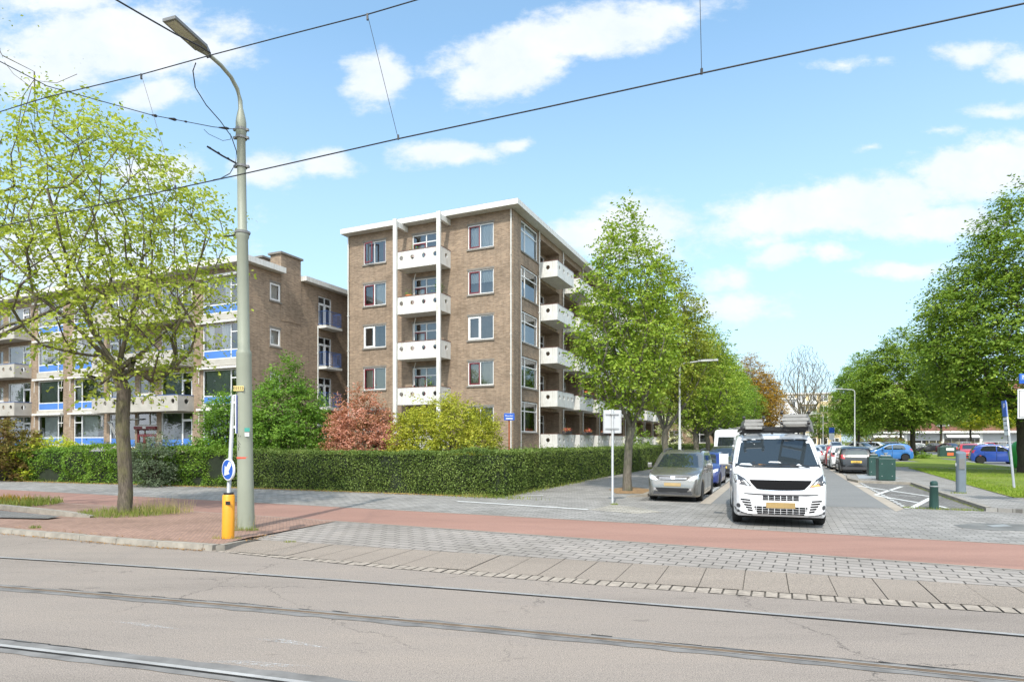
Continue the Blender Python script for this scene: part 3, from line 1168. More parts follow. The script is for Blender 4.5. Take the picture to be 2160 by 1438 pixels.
# side street facade: window strip by the corner, then loggias behind the balconies
BAY0, BAYW, NB = 4.45, 4.82, 9
sh = [(1.3, 4.1, z - .05, z + 1.92) for z in win_z]
lg = []
for k in range(NB):
    for z in bal_z:
        lg.append((BAY0 + .12 + k * BAYW, BAY0 + 3.95 + k * BAYW, z - 0.86, z + 1.62, 1.05))
side = MB()
wall_holes(side, 0, SL, 0, ZR + .05, sh + lg)
for (a, b, c, e, dd) in lg:     # back walls of the loggias
    wall_holes(side, a, b, c, e, [(a + .42, a + 1.2, c, c + 2.2), (a + 1.95, b - .35, c + .55, e - .25)], d=1.05, reveal=0.08)
mb.face([(-GW, 0, 0), (-GW, SL, 0), (-GW, SL, ZR), (-GW, 0, ZR)])
mb.face([(-GW, SL, 0), (0, SL, 0), (0, SL, ZR), (-GW, SL, ZR)])
mb.build('gable_wall', m_brick, blk)
place(side.build('side_wall', m_brick), blk, (0, 0, 0), R(90))
q = MB()
q.box(-0.001, -0.045, 0, 0.75, -0.004, ZR)     # brick pilaster at the corner, on the street side
place(q.build('corner_pilaster', m_brick), blk, (0, 0, 0), R(90))
rf = MB()
rf.box(-GW - .12, -.62, ZR + .04, .62, SL + .3, ZR + .37, 0)
rf.box(-GW - .07, -.57, ZR + .372, .57, SL + .25, ZR + .40, 1)
rf.build('roof', [m_white, m_roof], blk)
# gable windows: one red sash per window on most floors
w_l, w_r = 1.85, 1.79
styles = {0: (m_blind, True), 1: (m_blind, True), 2: (None, False), 3: (m_curtain, True), 4: (m_curtain, True)}
for k, z in enumerate(win_z):
    for (x, w) in ((-11.1, w_l), (-3.06, w_r)):
        left = x < -8
        cm, red = styles[k]
        red = red if not (left and k == 2) else False
        cu = []
        if left and k == 4:
            cu = [(w - .35, w - .08, .08, 1.42, m_redcurtain), (.15, .35, .08, 1.42, m_curtain)]
        elif left and k == 3:
            cu = [(w * .5, w - .1, .08, 1.42, m_curtain)]
        elif k == 3:
            cu = [(.1, w - .1, .75, 1.42, m_curtain)]
        elif cm is not None:
            cu = [(.08, w - .08, .08, 1.42, cm)]
        mu = w * .48
        win = make_window(w, 1.5, (mu,), (), [(.075, mu - .03, .075, 1.425)], cu, lintel=True, sashmat=m_red if red else m_frame)
        place(win, blk, (x, 0, z))
        if left and k == 4:     # sash standing open
            sash = [c for c in win.children if c.name.startswith('sash')][0]
            sash.location = (0.10, -0.42 * .3, 0)
            sash.rotation_euler = (0, 0, R(-14))
# balcony doors on the gable
door = make_window(2.12, 2.25, (1.05,), [(.06, 1.02, 1.72), (1.08, 2.06, 1.72)], [(.07, 1.0, .06, 1.68)], [(.3, .95, .1, 1.6, m_curtain)], sill=False, lintel=True,
                   name='balcony_door')
bal = make_balcony(3.33, 1.2, 1.08, 4, [m_white], m_rail, rad=.145)
for k, z in enumerate(bal_z):
    place(door if k == 0 else copy_tree(door), blk, (-7.17, 0, z - .84))
    place(bal if k == 0 else copy_tree(bal), blk, (-7.62, 0, z + .02))
for x in (-7.74, -4.53):
    q = MB()
    q.box(x, -1.36, 0.4, x + .26, -1.21, ZR + .12)
    q.box(x + .02, -1.208, ZR - .36, x + .24, -.001, ZR - .004)
    q.build('column', m_white, blk, bevel=0.012)
# tall windows by the corner
sw = make_window(2.8, 1.92, (.72,), [(.06, 2.74, 1.32)], (), (), d=.08)
for k, z in enumerate(win_z):
    o = sw if k == 0 else copy_tree(sw)
    place(o, blk, (0, 1.3, z - .04), R(90))
    if k == 4:
        c = curtain_mesh(.1, 2.7, .1, 1.85, .2, m_curtain, .003).build('curtain', m_curtain, o)
# loggia windows, doors, balconies on the side street
lw = make_window(1.48, 1.70, (.5,), [(.06, 1.42, 1.15)], (), (), d=.05)
ldoor = make_window(.78, 2.2, (), [(.06, .72, 1.7)], (), [(.1, .68, .1, 1.6, m_curtain2)], sill=False, d=.05, name='balcony_door')
sb = make_balcony(3.42, 1.28, 1.05, 4, [m_white], m_rail, rad=.145)
first = True
rg = random.Random(11)
for k in range(NB):
    for j, z in enumerate(bal_z):
        a = BAY0 + .12 + k * BAYW
        place(lw if first else copy_tree(lw), blk, (-1.05, a + 1.97, z - .30), R(90))
        place(ldoor if first else copy_tree(ldoor), blk, (-1.05, a + .42, z - .84), R(90))
        place(sb if first else copy_tree(sb), blk, (0, BAY0 + k * BAYW, z), R(90))
        first = False


def pipe(parent, x, y, z0, z1, rad=0.045, mat=None, rz=0.0):
    q = MB()
    q.tube([(0, 0, z0), (0, 0, z1)], rad, 8)
    for z in np.arange(z0 + .8, z1, 2.4):
        q.box(-rad * 1.3, -rad * 1.3, z, rad * 1.3, rad * 1.3, z + .05)
    return q.build('drainpipe', mat or m_white, parent, loc=(x, y, 0), rz=rz)


pipe(blk, -GW + .12, -.09, 0, ZR)
pipe(blk, -.06, -.09, 0.3, ZR, 0.04)
pipe(blk, .09, 1.12, 0.3, ZR - 3.3, 0.035, m_galv)
for k in range(NB):
    pipe(blk, .09, BAY0 - .22 + k * BAYW, 0, ZR)
for z in bal_z[1:]:
    q = MB()
    q.tube([(-6.95, -.1, z - 2.6), (-6.95, -.1, z - 1.5), (-6.75, -.25, z - 1.18)], .04, 8)
    q.build('downpipe', m_white, blk)

# planters with flowers on the ground floor parapets
m_flower = leaf_mat('flowers', [C('3e6a20'), C('5f8a2a'), C('c04a6a'), C('d98f3a'), C('e0d6d0')], 0.2)
m_pot = M('dark_planter', (0.05, 0.045, 0.045), 0.6)


def planter(x_along, level, w, seed, lab):
    e = emp('flower_box', blk.matrix_world @ Vector((0, 0, 0)), 0, lab, 'planter', 'planters on the side street balconies')
    p = B0 + EY * x_along + EX * 1.36
    e.location = (p.x, p.y, level)
    e.rotation_euler = (0, 0, TH + R(90))
    q = MB()
    q.box(-w / 2, -.12, -.10, w / 2, .12, .10)
    q.build('trough', m_pot, e)
    P = rng.normal(size=(170, 3)) * np.array([w * .26, .09, .08]) + np.array([0, 0, .2])
    raw_quads('blossom', leaf_quads(P, .09), [m_flower], parent=e)


planter(6.2, bal_z[0] + .12, 1.4, 1, 'flower trough on the parapet nearest the block corner')
planter(11.0, bal_z[0] + .12, 1.6, 2, 'flower trough on the second ground floor parapet from the corner')
planter(15.9, bal_z[0] + .12, 1.6, 3, 'flower trough on the third ground floor parapet from the corner')
planter(11.2, bal_z[1] + .12, 1.8, 4, 'flower trough on the first floor parapet, second bay from the corner')

# pots and plants on the gable balconies
m_terra = M('terracotta', C('b8703a'), .8, var=.15)
m_pplant = leaf_mat('pot_plant_leaves', [C('3c5a22'), C('5c7a2c'), C('7a8c3c')], .3)
for x, k, pot, n, hh, lab in ((-6.9, 3, True, 60, .35, 'orange terracotta pot behind the second balcony parapet from the top'), (-4.75, 3, False, 190, .55, 'leafy green plant at the column end of the second balcony from the top'),
                              (-5.4, 1, False, 90, .3, 'small plant standing on the lower middle gable balcony'), (-6.6, 4, False, 60, .25, 'small plant on the topmost gable balcony')):
    p = B0 + EX * x - EY * .75
    e = emp('potted_plant', (p.x, p.y, bal_z[k] - .84), TH, lab, 'plant', 'plants on the gable balconies')
    q = MB()
    q.lathe([(.12, 0), (.20, .45), (.22, .48), (.20, .50), (.05, .46)] if not pot else [(.12, .5), (.24, .8), (.26, 1.02), (.22, 1.06), (.05, 1.0)], 14)
    q.build('pot', m_terra if pot else m_pot, e, smooth=True, angle=40)
    P = rng.normal(size=(n, 3)) * np.array([.18, .14, hh * .5]) + np.array([0, 0, .95 + hh * .4])
    raw_quads('leaves', leaf_quads(P, .11), [m_pplant], parent=e)
    if pot:
        q = MB()
        q.tube([(0, 0, 0), (0, 0, .5)], .03, 6)
        q.build('stand', m_pot, e)

# ---------- four-storey block on the left
L0 = Vector((-16.2, 37.4, 0))
left = emp('apartment_building', L0, TH, 'four storey brick block with blue window panels and grey concrete balconies', 'building')
LW, LD, LZ = 48.0, 12.5, 12.75
fl = [1.55, 4.15, 7.03, 9.92]
PER = 17.8


fh, specs = [], []
for k in range(3):
    o = -PER * k
    for f, z in enumerate(fl):
        t = z + (2.22 if f else 2.2)
        for (a, b, fx) in ((o - 4.0, o - .85, False), (o - 17.4, o - 13.95, True), ):
            fh.append((a, b, z, t))
            specs.append(('bay', a, b, z, t - z, fx, f))
        a, b = o - 7.95, o - 4.95
        zz = z - .15
        fh.append((a, b, zz, zz + 2.35))
        specs.append(('door', a, b, zz, 2.35, False, f))
        a, b = o - 13.35, o - 10.6
        fh.append((a, b, zz, zz + 2.35))
        specs.append(('door', a, b, zz, 2.35, True, f))
        if f:
            fh.append((o - 10.2, o - 8.6, z + .9, z + 1.95))
            specs.append(('hall', o - 10.2, o - 8.6, z + .9, 1.05, False, f))
        else:
            fh.append((o - 10.4, o - 8.4, 0.6, 2.65))
            specs.append(('entry', o - 10.4, o - 8.4, 0.6, 2.05, False, f))
            fh.append((o - 10.4, o - 8.4, 2.9, 4.0))
            specs.append(('hall', o - 10.4, o - 8.4, 2.9, 1.1, False, f))
fh = [h for h in fh if h[0] > -LW + .3]
specs = [s for s in specs if s[1] > -LW + .3]
mb = MB()
wall_holes(mb, -LW, 0, 0, LZ, fh)
mb.build('front_wall', m_brick2, left)
sidel = MB()
eh = [(1.70, 2.62, 10.9, 12.05), (1.70, 2.62, 7.98, 9.15), (1.70, 2.62, 5.1, 6.25)]
fd = [(6.15, 7.5, z, z + 2.12) for z in (10.0, 7.13, 4.26, 1.4)]
wall_holes(sidel, 0, LD, 0, LZ, eh + fd)
place(sidel.build('end_wall', m_brick2), left, (0, 0, 0), R(90))
mb = MB()
mb.face([(-LW, LD, 0), (0, LD, 0), (0, LD, LZ), (-LW, LD, LZ)])
mb.face([(-LW, 0, 0), (-LW, LD, 0), (-LW, LD, LZ), (-LW, 0, LZ)])
mb.build('back_wall', m_brick2, left)
rf = MB()
rf.box(-LW - .3, -.7, LZ, -.001, LD + .4, LZ + .36, 0)
rf.box(0, -.7, LZ, .5, 2.6, LZ + .36, 0)
rf.box(0, 4.42, LZ - .02, .5, LD + .4, LZ + .30, 0)
rf.box(-LW - .25, -.65, LZ + .362, -.05, LD + .35, LZ + .39, 1)
rf.build('roof', [m_white, m_roof], left)
for (x0, y0, x1, y1, z0, zt) in ((-.9, 2.62, .035, 4.4, LZ - 3, LZ + 1.35), (-4.6, 3.4, -2.4, 4.6, LZ + .2, LZ + 1.6)):
    q = MB()
    q.box(x0, y0, z0, x1, y1, zt, 0)
    q.box(x0 - .12, y0 - .12, zt + .001, x1 + .12, y1 + .12, zt + .13, 1)
    q.build('chimney', [m_brick2, m_sill], left)
# concrete bands and awning boxes over the bays
protos = {}
cyc = [m_curtain, m_curtain2, m_curtain]
for (typ, a, b, z, h, fx, f) in specs:
    w = b - a
    key = (typ, fx, f if typ in ('bay', 'door') else 0, round(w, 2))
    if key in protos:
        o = copy_tree(protos[key])
    else:
        if typ == 'bay':
            mu = w * .78 if not fx else w * .26
            cu = []
            if f in (2,):
                cu = [(.1, .75, .62, h - .1, m_curtain), (w * .45, w * .72, .62, h - .1, m_curtain)]
            elif f == 1:
                cu = [(.1, w * .75, .62, h - .1, m_curtain2)] if not fx else [(.1, .5, .62, h - .1, m_curtain)]
            elif f == 0:
                cu = [(.5, w * .7, .62, h - .1, m_curtain)]
            else:
                cu = [(w * .55, w * .72, .62, h - .1, m_curtain), (.1, .35, .62, h - .1, m_curtain)]
            lo, hi = (mu, w - .06) if not fx else (.06, mu)
            o = make_window(w, h, (mu,), [(.06, w - .06, .56), (lo, hi, h - .55)], (), cu, sill=False, panels=[(.07, mu - .035, .07, .525), (mu + .035, w - .07, .07, .525)])
            q = MB()
            q.box(-.05, -.05, -.42, w + .05, .04, -.012)
            q.build('sill_band', m_conc, o)
            q = MB()
            q.box(-.30, -.26, h + .03, w + .10, -.003, h + .17)
            q.build('awning_box', m_white, o)
            if f in (0, 1):
                q = MB()
                for xx in (-.18, w + .05):
                    q.tube([(xx, -.12, h - .02), (xx, -.16, h - .85)], .02, 6)
                q.build('awning_arm', m_white, o)
        elif typ == 'door':
            mu = w * .66 if not fx else w * .34
            lo, hi = (mu, w - .06) if not fx else (.06, mu)
            pl = [(lo + .1, hi - .1, .1, .62)] if f == 0 else []
            pl2 = [(.07, mu - .035, .07, .55)] if not fx else [(mu + .035, w - .07, .07, .55)]
            o = make_window(w, h, (mu,), [(lo, hi, 1.85)], [(lo + .035, hi, .05, 1.82)], [(.2, mu * .9, .6, h - .1, m_curtain2)] if f % 2 else [], sill=False,
                            panels=pl + (pl2 if f == 0 else []), sashmat=m_frame, name='balcony_door')
        elif typ == 'hall':
            o = make_window(w, h, (w * .62,), (), (), (), framemat=m_conc, sill=False)
            q = MB()
            q.box(-.1, -.03, -.22, w + .1, .05, -.004)
            q.build('sill', m_conc_w, o)
        else:
            o = make_window(w, h, (w * .36,), [(.06, w - .06, h - .35)], [(.08, w * .34, .05, h - .4), (w * .38, w - .08, .05, h - .4)], (), sill=False, name='entrance_door',
                            framemat=m_red)
            q = MB()
            q.box(-.1, -.16, h + .02, w + .1, .03, h + .20)
            q.build('canopy', m_red, o)
            q = MB()
            q.box(w * .42, -.18, h + .05, w * .58, -.162, h + .17)
            q.build('house_number', m_white, o)
        protos[key] = o
    place(o, left, (a, 0, z))
lb = make_balcony(8.6, 1.15, 1.0, 9, [m_conc], m_bluerail, rad=.165)
first = True
for k in range(3):
    for z in fl[1:]:
        o = lb if first else copy_tree(lb)
        first = False
        place(o, left, (-13.4 - PER * k, 0, z + .62))
# french balconies with blue bars
fdo = make_window(1.35, 2.12, (.68,), [(.06, 1.29, 1.62)], [(.06, .66, .05, 1.58), (.7, 1.29, .05, 1.58)], [(.1, .6, .1, 1.5, m_curtain)], sill=False, sashmat=m_frame, name='balcony_door')
fb = MB()
fb.box(-.1, -.82, -.2, 1.55, -.002, -.03)
fbo = fb.build('balcony', m_conc_w)
q = MB()
for zz in (.08, .98):
    q.box(-.05, -.8, zz, 1.5, -.765, zz + .035)
    for x in (-.05, 1.465):
        q.box(x, -.763, zz, x + .035, 0, zz + .035)
for i in range(13):
    x = -.03 + i * .124
    q.box(x, -.79, .116, x + .013, -.777, .979)
for i in range(6):
    for x in (-.04, 1.475):
        q.box(x, -.70 + i * .12, .116, x + .013, -.687 + i * .12, .979)
q.build('railing', m_bluerail, fbo)
ew = make_window(.92, 1.15, (), (), [(.06, .86, .06, 1.09)], [(.1, .82, .1, 1.08, m_curtain)], lintel=True, sashmat=m_frame)
for k, h in enumerate(fd):
    place(fdo if k == 0 else copy_tree(fdo), left, (0, h[0], h[2]), R(90))
    place(fbo if k == 0 else copy_tree(fbo), left, (0, h[0], h[2]), R(90))
for k, h in enumerate(eh):
    place(ew if k == 0 else copy_tree(ew), left, (0, h[0], h[2]), R(90))
pipe(left, .09, 6.0, 0, 9.9, .04)
pipe(left, -.6, -.09, 0, LZ, .04, m_galv)
# blue ramp rails and red garden chairs in front of the ground floor
for (x0, x1, lab) in ((-13.2, -10.9, 'blue tubular railing beside the left ground floor door'), (-7.6, -4.9, 'blue tubular railing in front of the ground floor door by the corner bay')):
    e = emp('railing', L0 + EX * x0 - EY * 1.2, TH, lab, 'railing', 'blue garden railings')
    q = MB()
    w = x1 - x0
    for zz in (1.05, 1.75):
        q.tube([(0, 0, zz), (w, 0, zz)], .025, 6)
    q.build('rail', m_bluerail, e)
    q = MB()
    for i in range(int(w / .14) + 1):
        q.tube([(i * .14, 0, 0), (i * .14, 0, 1.74)], .012, 5)
    q.build('bars', m_bluerail, e)
# striped awning folded by the door
m_stripe = NT('striped_cloth')
wv = m_stripe.n('ShaderNodeTexWave', Scale=3.0)
m_stripe.l(m_stripe.obj(), wv.inputs['Vector'])
m_stripe = m_stripe.base(m_stripe.ramp(wv.outputs['Fac'], [(0.45, (0.02, 0.02, 0.02)), (0.55, (0.7, 0.7, 0.68))]), 0.8)
e = emp('awning', L0 + EX * -12.6 - EY * .1, TH, 'black and white striped awning hanging beside the ground floor door', 'awning')
q = MB()
for i in range(10):
    z0, z1 = 3.2 - i * .16, 3.2 - (i + 1) * .16
    yy = [-.5 + .05 * i, -.5 + .05 * (i + 1)]
    q.face([(.0 + i * .05, yy[0], z0), (.35 + i * .05, yy[0], z0), (.40 + i * .05, yy[1], z1), (.05 + i * .05, yy[1], z1)])
q.build('cloth', m_stripe, e)
q = MB()
q.tube([(-.1, -.05, 3.35), (2.6, -.05, 3.35)], .05, 8)
q.build('roller', m_white, e)

# ---------- lower block at the end of the side street facade
e = emp('apartment_building', S(-14.2, 86), TH, 'pale brick block with white windows behind the street trees', 'building')
mb = MB()
hs = [(-14 + 3.4 * i, -12.2 + 3.4 * i, 1.6 + 2.9 * j, 3.3 + 2.9 * j) for i in range(6) for j in range(3)]
wall_holes(mb, -16, 8, 0, 9.6, hs)
mb.face([(8, 0, 0), (8, 10, 0), (8, 10, 9.6), (8, 0, 9.6)])
mb.build('wall', m_brickpale, e)
q = MB()
q.box(-16.3, -.4, 9.6, 8.4, 10, 10)
q.build('roof', m_white, e)
pw = make_window(1.8, 1.7, (.7,), [(.06, 1.74, 1.15)], (), ())
for i, h in enumerate(hs):
    place(pw if i == 0 else copy_tree(pw), e, (h[0], 0, h[2]))
pipe(e, 7.9, -.09, 0, 9.6, .09)

# ---------- shops with red brick flats above, across the lawn
SB = at(1830, 930, 132)
SB.z = 0
dirx = (at(2260, 930, 118) - at(1830, 930, 132))
dirx.z = 0
ang = math.atan2(dirx.y, dirx.x)
shop = emp('shop_building', SB, ang, 'red brick flats over a row of pale grey shop fronts beyond the lawn', 'building')
WL = dirx.length
hs = [(2 + 5.2 * i, 4.3 + 5.2 * i, 5.0 + 3.0 * j, 6.9 + 3.0 * j) for i in range(int(WL / 5.2) - 1) for j in range(3)]
mb = MB()
wall_holes(mb, 0, WL, 3.9, 14.0, hs)
mb.face([(0, 0, 3.9), (0, 12, 3.9), (0, 12, 14), (0, 0, 14)])
mb.build('wall', m_brickred, shop)
pw = make_window(2.3, 1.9, (.8,), [(.06, 2.24, 1.3)], (), (), fw=.14)
for i, h in enumerate(hs):
    place(pw if i == 0 else copy_tree(pw), shop, (h[0], 0, h[2]))
q = MB()
q.box(-.3, -.5, 14, WL + .3, 12, 14.4)
q.build('roof', m_white, shop)
q = MB()
q.box(-.5, -1.6, 3.5, WL + .5, .05, 3.95)
q.build('fascia', m_white, shop)
nf = int(WL / 6.5)
m_shut = M('shutter_grey', (0.40, 0.41, 0.41), 0.5, var=0.12, scale=.5)
for i in range(nf):
    q = MB()
    x0 = .2 + i * 6.5
    q.box(x0, -.6, 0, x0 + .5, .4, 3.5, 0)
    q.box(x0 + .5, -.2, 1.6 + (i % 3) * .35, x0 + 6.5, 0, 3.5, 1)
    for k in range(5):
        q.box(x0 + .5 + k * 1.3, -.28, .1, x0 + .6 + k * 1.3, -.22, 1.6 + (i % 3) * .35, 0)
    sf = q.build('shop_front', [m_conc_w, m_shut], shop)
    q = MB()
    q.face([(x0 + .5, -.1, .1), (x0 + 6.5, -.1, .1), (x0 + 6.5, -.1, 1.7 + (i % 3) * .35), (x0 + .5, -.1, 1.7 + (i % 3) * .35)])
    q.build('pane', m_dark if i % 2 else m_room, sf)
    if i % 2 == 0:
        q = MB()
        q.prism([(-.3, 3.45), (-2.2, 2.75), (-2.2, 2.6), (-.3, 3.3)], x0 + .7, x0 + 6.2, axis='x')
        q.build('awning', m_conc_w if i % 4 else m_frame, sf)


# ---------- far flats at the end of the street
def far_flats(loc, rz, w, h, mat, lab, band_mat, n, floors):
    e = emp('apartment_building', loc, rz, lab, 'building')
    fh = h / floors
    hs = [(w * i / n + .5, w * (i + 1) / n - .5, fh * j + .9, fh * (j + 1) - .35) for i in range(n) for j in range(floors)]
    mb = MB()
    wall_holes(mb, 0, w, 0, h, hs)
    mb.box(0, .2, 0, w, 9, h)
    mb.build('wall', mat, e)
    ww, wh = hs[0][1] - hs[0][0], hs[0][3] - hs[0][2]
    pw = make_window(ww, wh, (ww * .4,), (), (), (), sill=False, fw=.16, d=.05)
    for i, q in enumerate(hs):
        place(pw if i == 0 else copy_tree(pw), e, (q[0], 0, q[2]))
    q = MB()
    for j in range(floors):
        q.box(w * .1, -1.2, fh * j + .1, w * .55, -.003, fh * j + 1.1)
    q.build('balcony', band_mat, e)
    q = MB()
    q.box(-.3, -.4, h, w + .3, 9.3, h + .4)
    q.build('roof', m_white, e)


far_flats(Vector((65.0, 168, 0)), R(-12), 13, 13.2, m_white, 'white flats with glass balconies far behind the bare tree', m_conc_w, 5, 4)
far_flats(Vector((80.0, 178, 0)), R(-12), 15, 15.5, M('cream_render', C('c9b48c'), .8, var=.05), 'cream flats far behind the right hand street lamp', m_white, 5, 5)
far_flats(Vector((57.0, 172, 0)), R(-12), 8.5, 12.0, M('yellow_render', C('c8a468'), .8, var=.05), 'ochre flats beside the far white flats', m_white, 3, 4)
# ------------------------------------------------------------------ street furniture
m_signblue = M('sign_blue', C('1f55b0'), 0.35, var=0.03)
m_signwhite = M('sign_white', (0.75, 0.76, 0.76), 0.4, var=0.03)
m_signred = M('sign_red', (0.62, 0.03, 0.03), 0.4, var=0.03)
m_orange = M('orange_plastic', (0.72, 0.30, 0.012), 0.45, var=0.06, scale=3)
m_yellow = M('yellow_plate', (0.72, 0.56, 0.22), 0.5, var=0.05)
m_darkgreen = M('dark_green_paint', C('24433d'), 0.4, var=0.12, scale=3)
m_cyl = M('grey_blue_paint', C('6c7780'), 0.4, var=0.06)
m_lamp = M('lamp_glass', (0.42, 0.40, 0.33), 0.2, var=0.1)
m_lampgrey = M('lamp_housing', (0.17, 0.17, 0.165), 0.45, var=0.1)
m_polegrey = M('pole_grey', (0.45, 0.46, 0.45), 0.45, var=0.06)
m_rustpost = M('rusty_post', C('8a4b2c'), 0.7, var=0.25)
m_concpost = M('weathered_post', (0.34, 0.32, 0.28), 0.8, var=0.15)

# --- tram mast with street lamp
MP = G(519, 1113, 0.03)
mast = emp('tram_mast', MP, 0, 'tall pale green tram mast with street lamp arm beside the orange bollard', 'mast')
lean = -0.0125
q = MB()
prof = [(0, .178), (.08, .172), (1.0, .160), (1.02, .156), (3.58, .150), (3.64, .152), (3.68, .150), (3.74, .120), (6.05, .112), (6.10, .135), (6.2, .135), (6.26, .092),
        (8.2, .085), (8.22, .105), (8.5, .105), (8.62, .085), (8.78, .05)]
q.tube([(lean * z, 0, z) for z, _ in prof], [r_ for _, r_ in prof], 24)
q.build('pole', m_mastgreen, mast, smooth=True, angle=50)
q = MB()
for z in (6.16, 7.55, 8.15, 8.32):
    q.tube([(lean * z, 0, z), (lean * z, 0, z + .05)], [.115 if z > 7 else .15] * 2, 16)
    for sg in (-1, 1):
        q.box(lean * z + sg * .12 - .04, -.03, z, lean * z + sg * .12 + .04, .03, z + .045)
q.build('clamp', m_lampgrey, mast)
q = MB()
q.tube([(lean * 1.95 + 0, 0, 1.455), (lean * 1.95, 0, 1.49)], [.1585, .1585], 24)
q.build('red_band', M('red_tape', C('d8523c'), .5, var=.05), mast)
hd = Vector((-0.30, -0.95, 0)).normalized()
arm = [(0, 8.7), (.02, 8.95), (.10, 9.14), (.28, 9.29), (.55, 9.37), (1.0, 9.41)]
q = MB()
q.tube([Vector((lean * 8.7, 0, 0)) + hd * a + Vector((0, 0, b)) for a, b in arm], [.048, .045, .042, .04, .04, .04], 12)
q.build('lamp_arm', m_mastgreen, mast, smooth=True)
q = MB()
sidev = Vector((-hd.y, hd.x, 0))
base = Vector((lean * 8.7, 0, 0))


def lampbox(q, a0, a1, z0, z1, w0, w1, th, mat=0, ends=True):
    P = []
    for a, z, w in ((a0, z0, w0), (a1, z1, w1)):
        for sg, dz in ((-1, 0), (1, 0), (1, th), (-1, th)):
            P.append(base + hd * a + sidev * (w * sg) + Vector((0, 0, z + dz)))
    for f in ((0, 1, 5, 4), (1, 2, 6, 5), (2, 3, 7, 6), (3, 0, 4, 7), (0, 3, 2, 1), (4, 5, 6, 7)):
        q.face([P[i] for i in f], mat)


lampbox(q, .88, 1.05, 9.37, 9.39, .05, .13, .08)
lampbox(q, 1.05, 1.80, 9.39, 9.46, .15, .15, .055)
lh = q.build('lamp_head', m_lampgrey, mast, bevel=0.01)
q = MB()
lampbox(q, 1.27, 1.76, 9.405, 9.45, .11, .11, .004)
q.build('lamp_lens', m_lamp, lh)
q = MB()
q.box(-.10, -.168, 0, .125, -.160, .105)
tagp = q.build('number_plate', m_yellow, mast, loc=(lean * 3.0 - .035, 0.0, 2.86), rz=R(-8))
text_mesh('plate_number', '02522', 0.088, m_black, tagp, (.012, -.1695, .052), (R(90), 0, 0))
q = MB()
q.box(0, -.006, 0, .10, 0, .075)
q.box(.005, -.006, -.10, .09, 0, -.02, 1)
q.build('sticker', [M('teal_sticker', C('3f9a8c'), .5), m_signwhite], mast, loc=(.035, -.152, 2.02), rz=R(14))
q = MB()
for pts in ([(-.06, 1.98), (-.085, 1.93), (-.05, 1.88), (-.03, 1.93)], [(-.085, 1.82), (-.03, 1.75)], [(-.05, 1.82), (-.075, 1.74), (-.04, 1.69)], [(-.085, 1.7), (-.07, 1.62)]):
    q.tube([(x - .02, -.147 - (.006 if x > -.05 else -.012), z) for x, z in pts], .006, 5)
q.build('graffiti', m_black, mast)

# --- orange bollard with blue arrow sign
BP = G(481, 1134, 0.07)
e = emp('traffic_bollard', BP, 0, 'orange bollard carrying a blue round arrow sign at the island tip', 'bollard')
q = MB()
q.tube([(.0, 0, 0), (.012, 0, .78), (.012, 0, .80)], [.108, .106, .09], 20)
q.build('sleeve', m_orange, e, smooth=True, angle=50)
q = MB()
q.tube([(.012, 0, .80), (.012, 0, .835)], .085, 16)
q.build('collar', m_black, e)
q = MB()
q.tube([(.012, 0, .835), (.10, 0, 2.62)], .036, 10)
q.build('post', m_galv, e, smooth=True)
q = MB()
q.box(0, -.004, 0, .09, 0, .065)
q.build('sticker', m_black, e, loc=(.005, -.105, .62), rz=R(-6))


def disc(parent, loc, rz, rad):
    q = MB()
    q.lathe([(rad, -.02), (rad + .008, 0), (rad, .02)], 32, axis='y')
    d = q.build('sign_disc', m_signwhite, parent, loc=loc, rz=rz)
    q = MB()
    q.lathe([(rad - .018, -.0235), (rad - .018, -.0205)], 32, axis='y')
    q.build('blue_field', m_signblue, d)
    q = MB()
    a = [(.115, .125), (.06, .15), (-.045, .03), (-.085, .075), (-.10, -.115), (.075, -.075), (.035, -.035), (.14, .085)]
    a = [(x * rad / .2, z * rad / .2) for x, z in a]
    q.prism(a, -.0265, -.0236)
    q.build('arrow', m_signwhite, d)


disc(e, (.045, -.075, 1.26), R(-36), .195)
q = MB()
q.box(.045, -.31, 0, .06, .02, .70, 0)
q.box(.0605, -.31, 0, .064, .02, .70, 1)
q.box(.0, -.06, .1, .044, -.02, .14, 0)
q.box(.0, -.06, .55, .044, -.02, .59, 0)
q.build('sign_panel', [m_signwhite, m_signblue], e, loc=(.10, .02, 1.92), rz=R(20))

# --- overhead wires
WZ = 5.62


def wire_pt(x, y, z):
    d = (z - HC) * F / (HY - y)
    return at(x, y, d)


def wire(name, pts, rad, lab, cat='wire', group=None):
    q = MB()
    q.tube(pts, rad, 6)
    return tag(q.build(name, m_wire, smooth=True), lab, cat, group)


w2 = [wire_pt(x, y, WZ) for x, y in ((2160, 8), (1480, 155), (1150, 227), (840, 293), (500, 370), (120, 452))]
w2 = [w2[0] + (w2[0] - w2[1]) * 4.0] + w2 + [w2[-1] + (w2[-1] - w2[-2]) * 6]
contact = wire('contact_wire', w2, .008, 'long black contact wire running past the mast above the near track')
w1 = [wire_pt(880, 0, 7.2), wire_pt(775, 31, 7.26), wire_pt(600, 76, 7.36), wire_pt(440, 118, 7.46), wire_pt(300, 157, 7.5), wire_pt(100, 205, 7.56), wire_pt(0, 236, 7.5)]
w1 = [w1[0] + (w1[0] - w1[1]) * 30] + w1 + [w1[-1] + (w1[-1] - w1[-2]) * 8]
messenger = wire('messenger_wire', w1, .0075, 'black messenger wire passing in front of the street lamp head')


def on(wpts, x):
    best = None
    for a, b in zip(wpts[:-1], wpts[1:]):
        if a.y < .5 or b.y < .5:
            continue
        xa, xb = CX + F * a.x / a.y, CX + F * b.x / b.y
        if min(xa, xb) <= x <= max(xa, xb):
            k = (x - CX) / F
            t = (k * a.y - a.x) / ((b.x - a.x) - k * (b.y - a.y))
            return a.lerp(b, t)
    return None


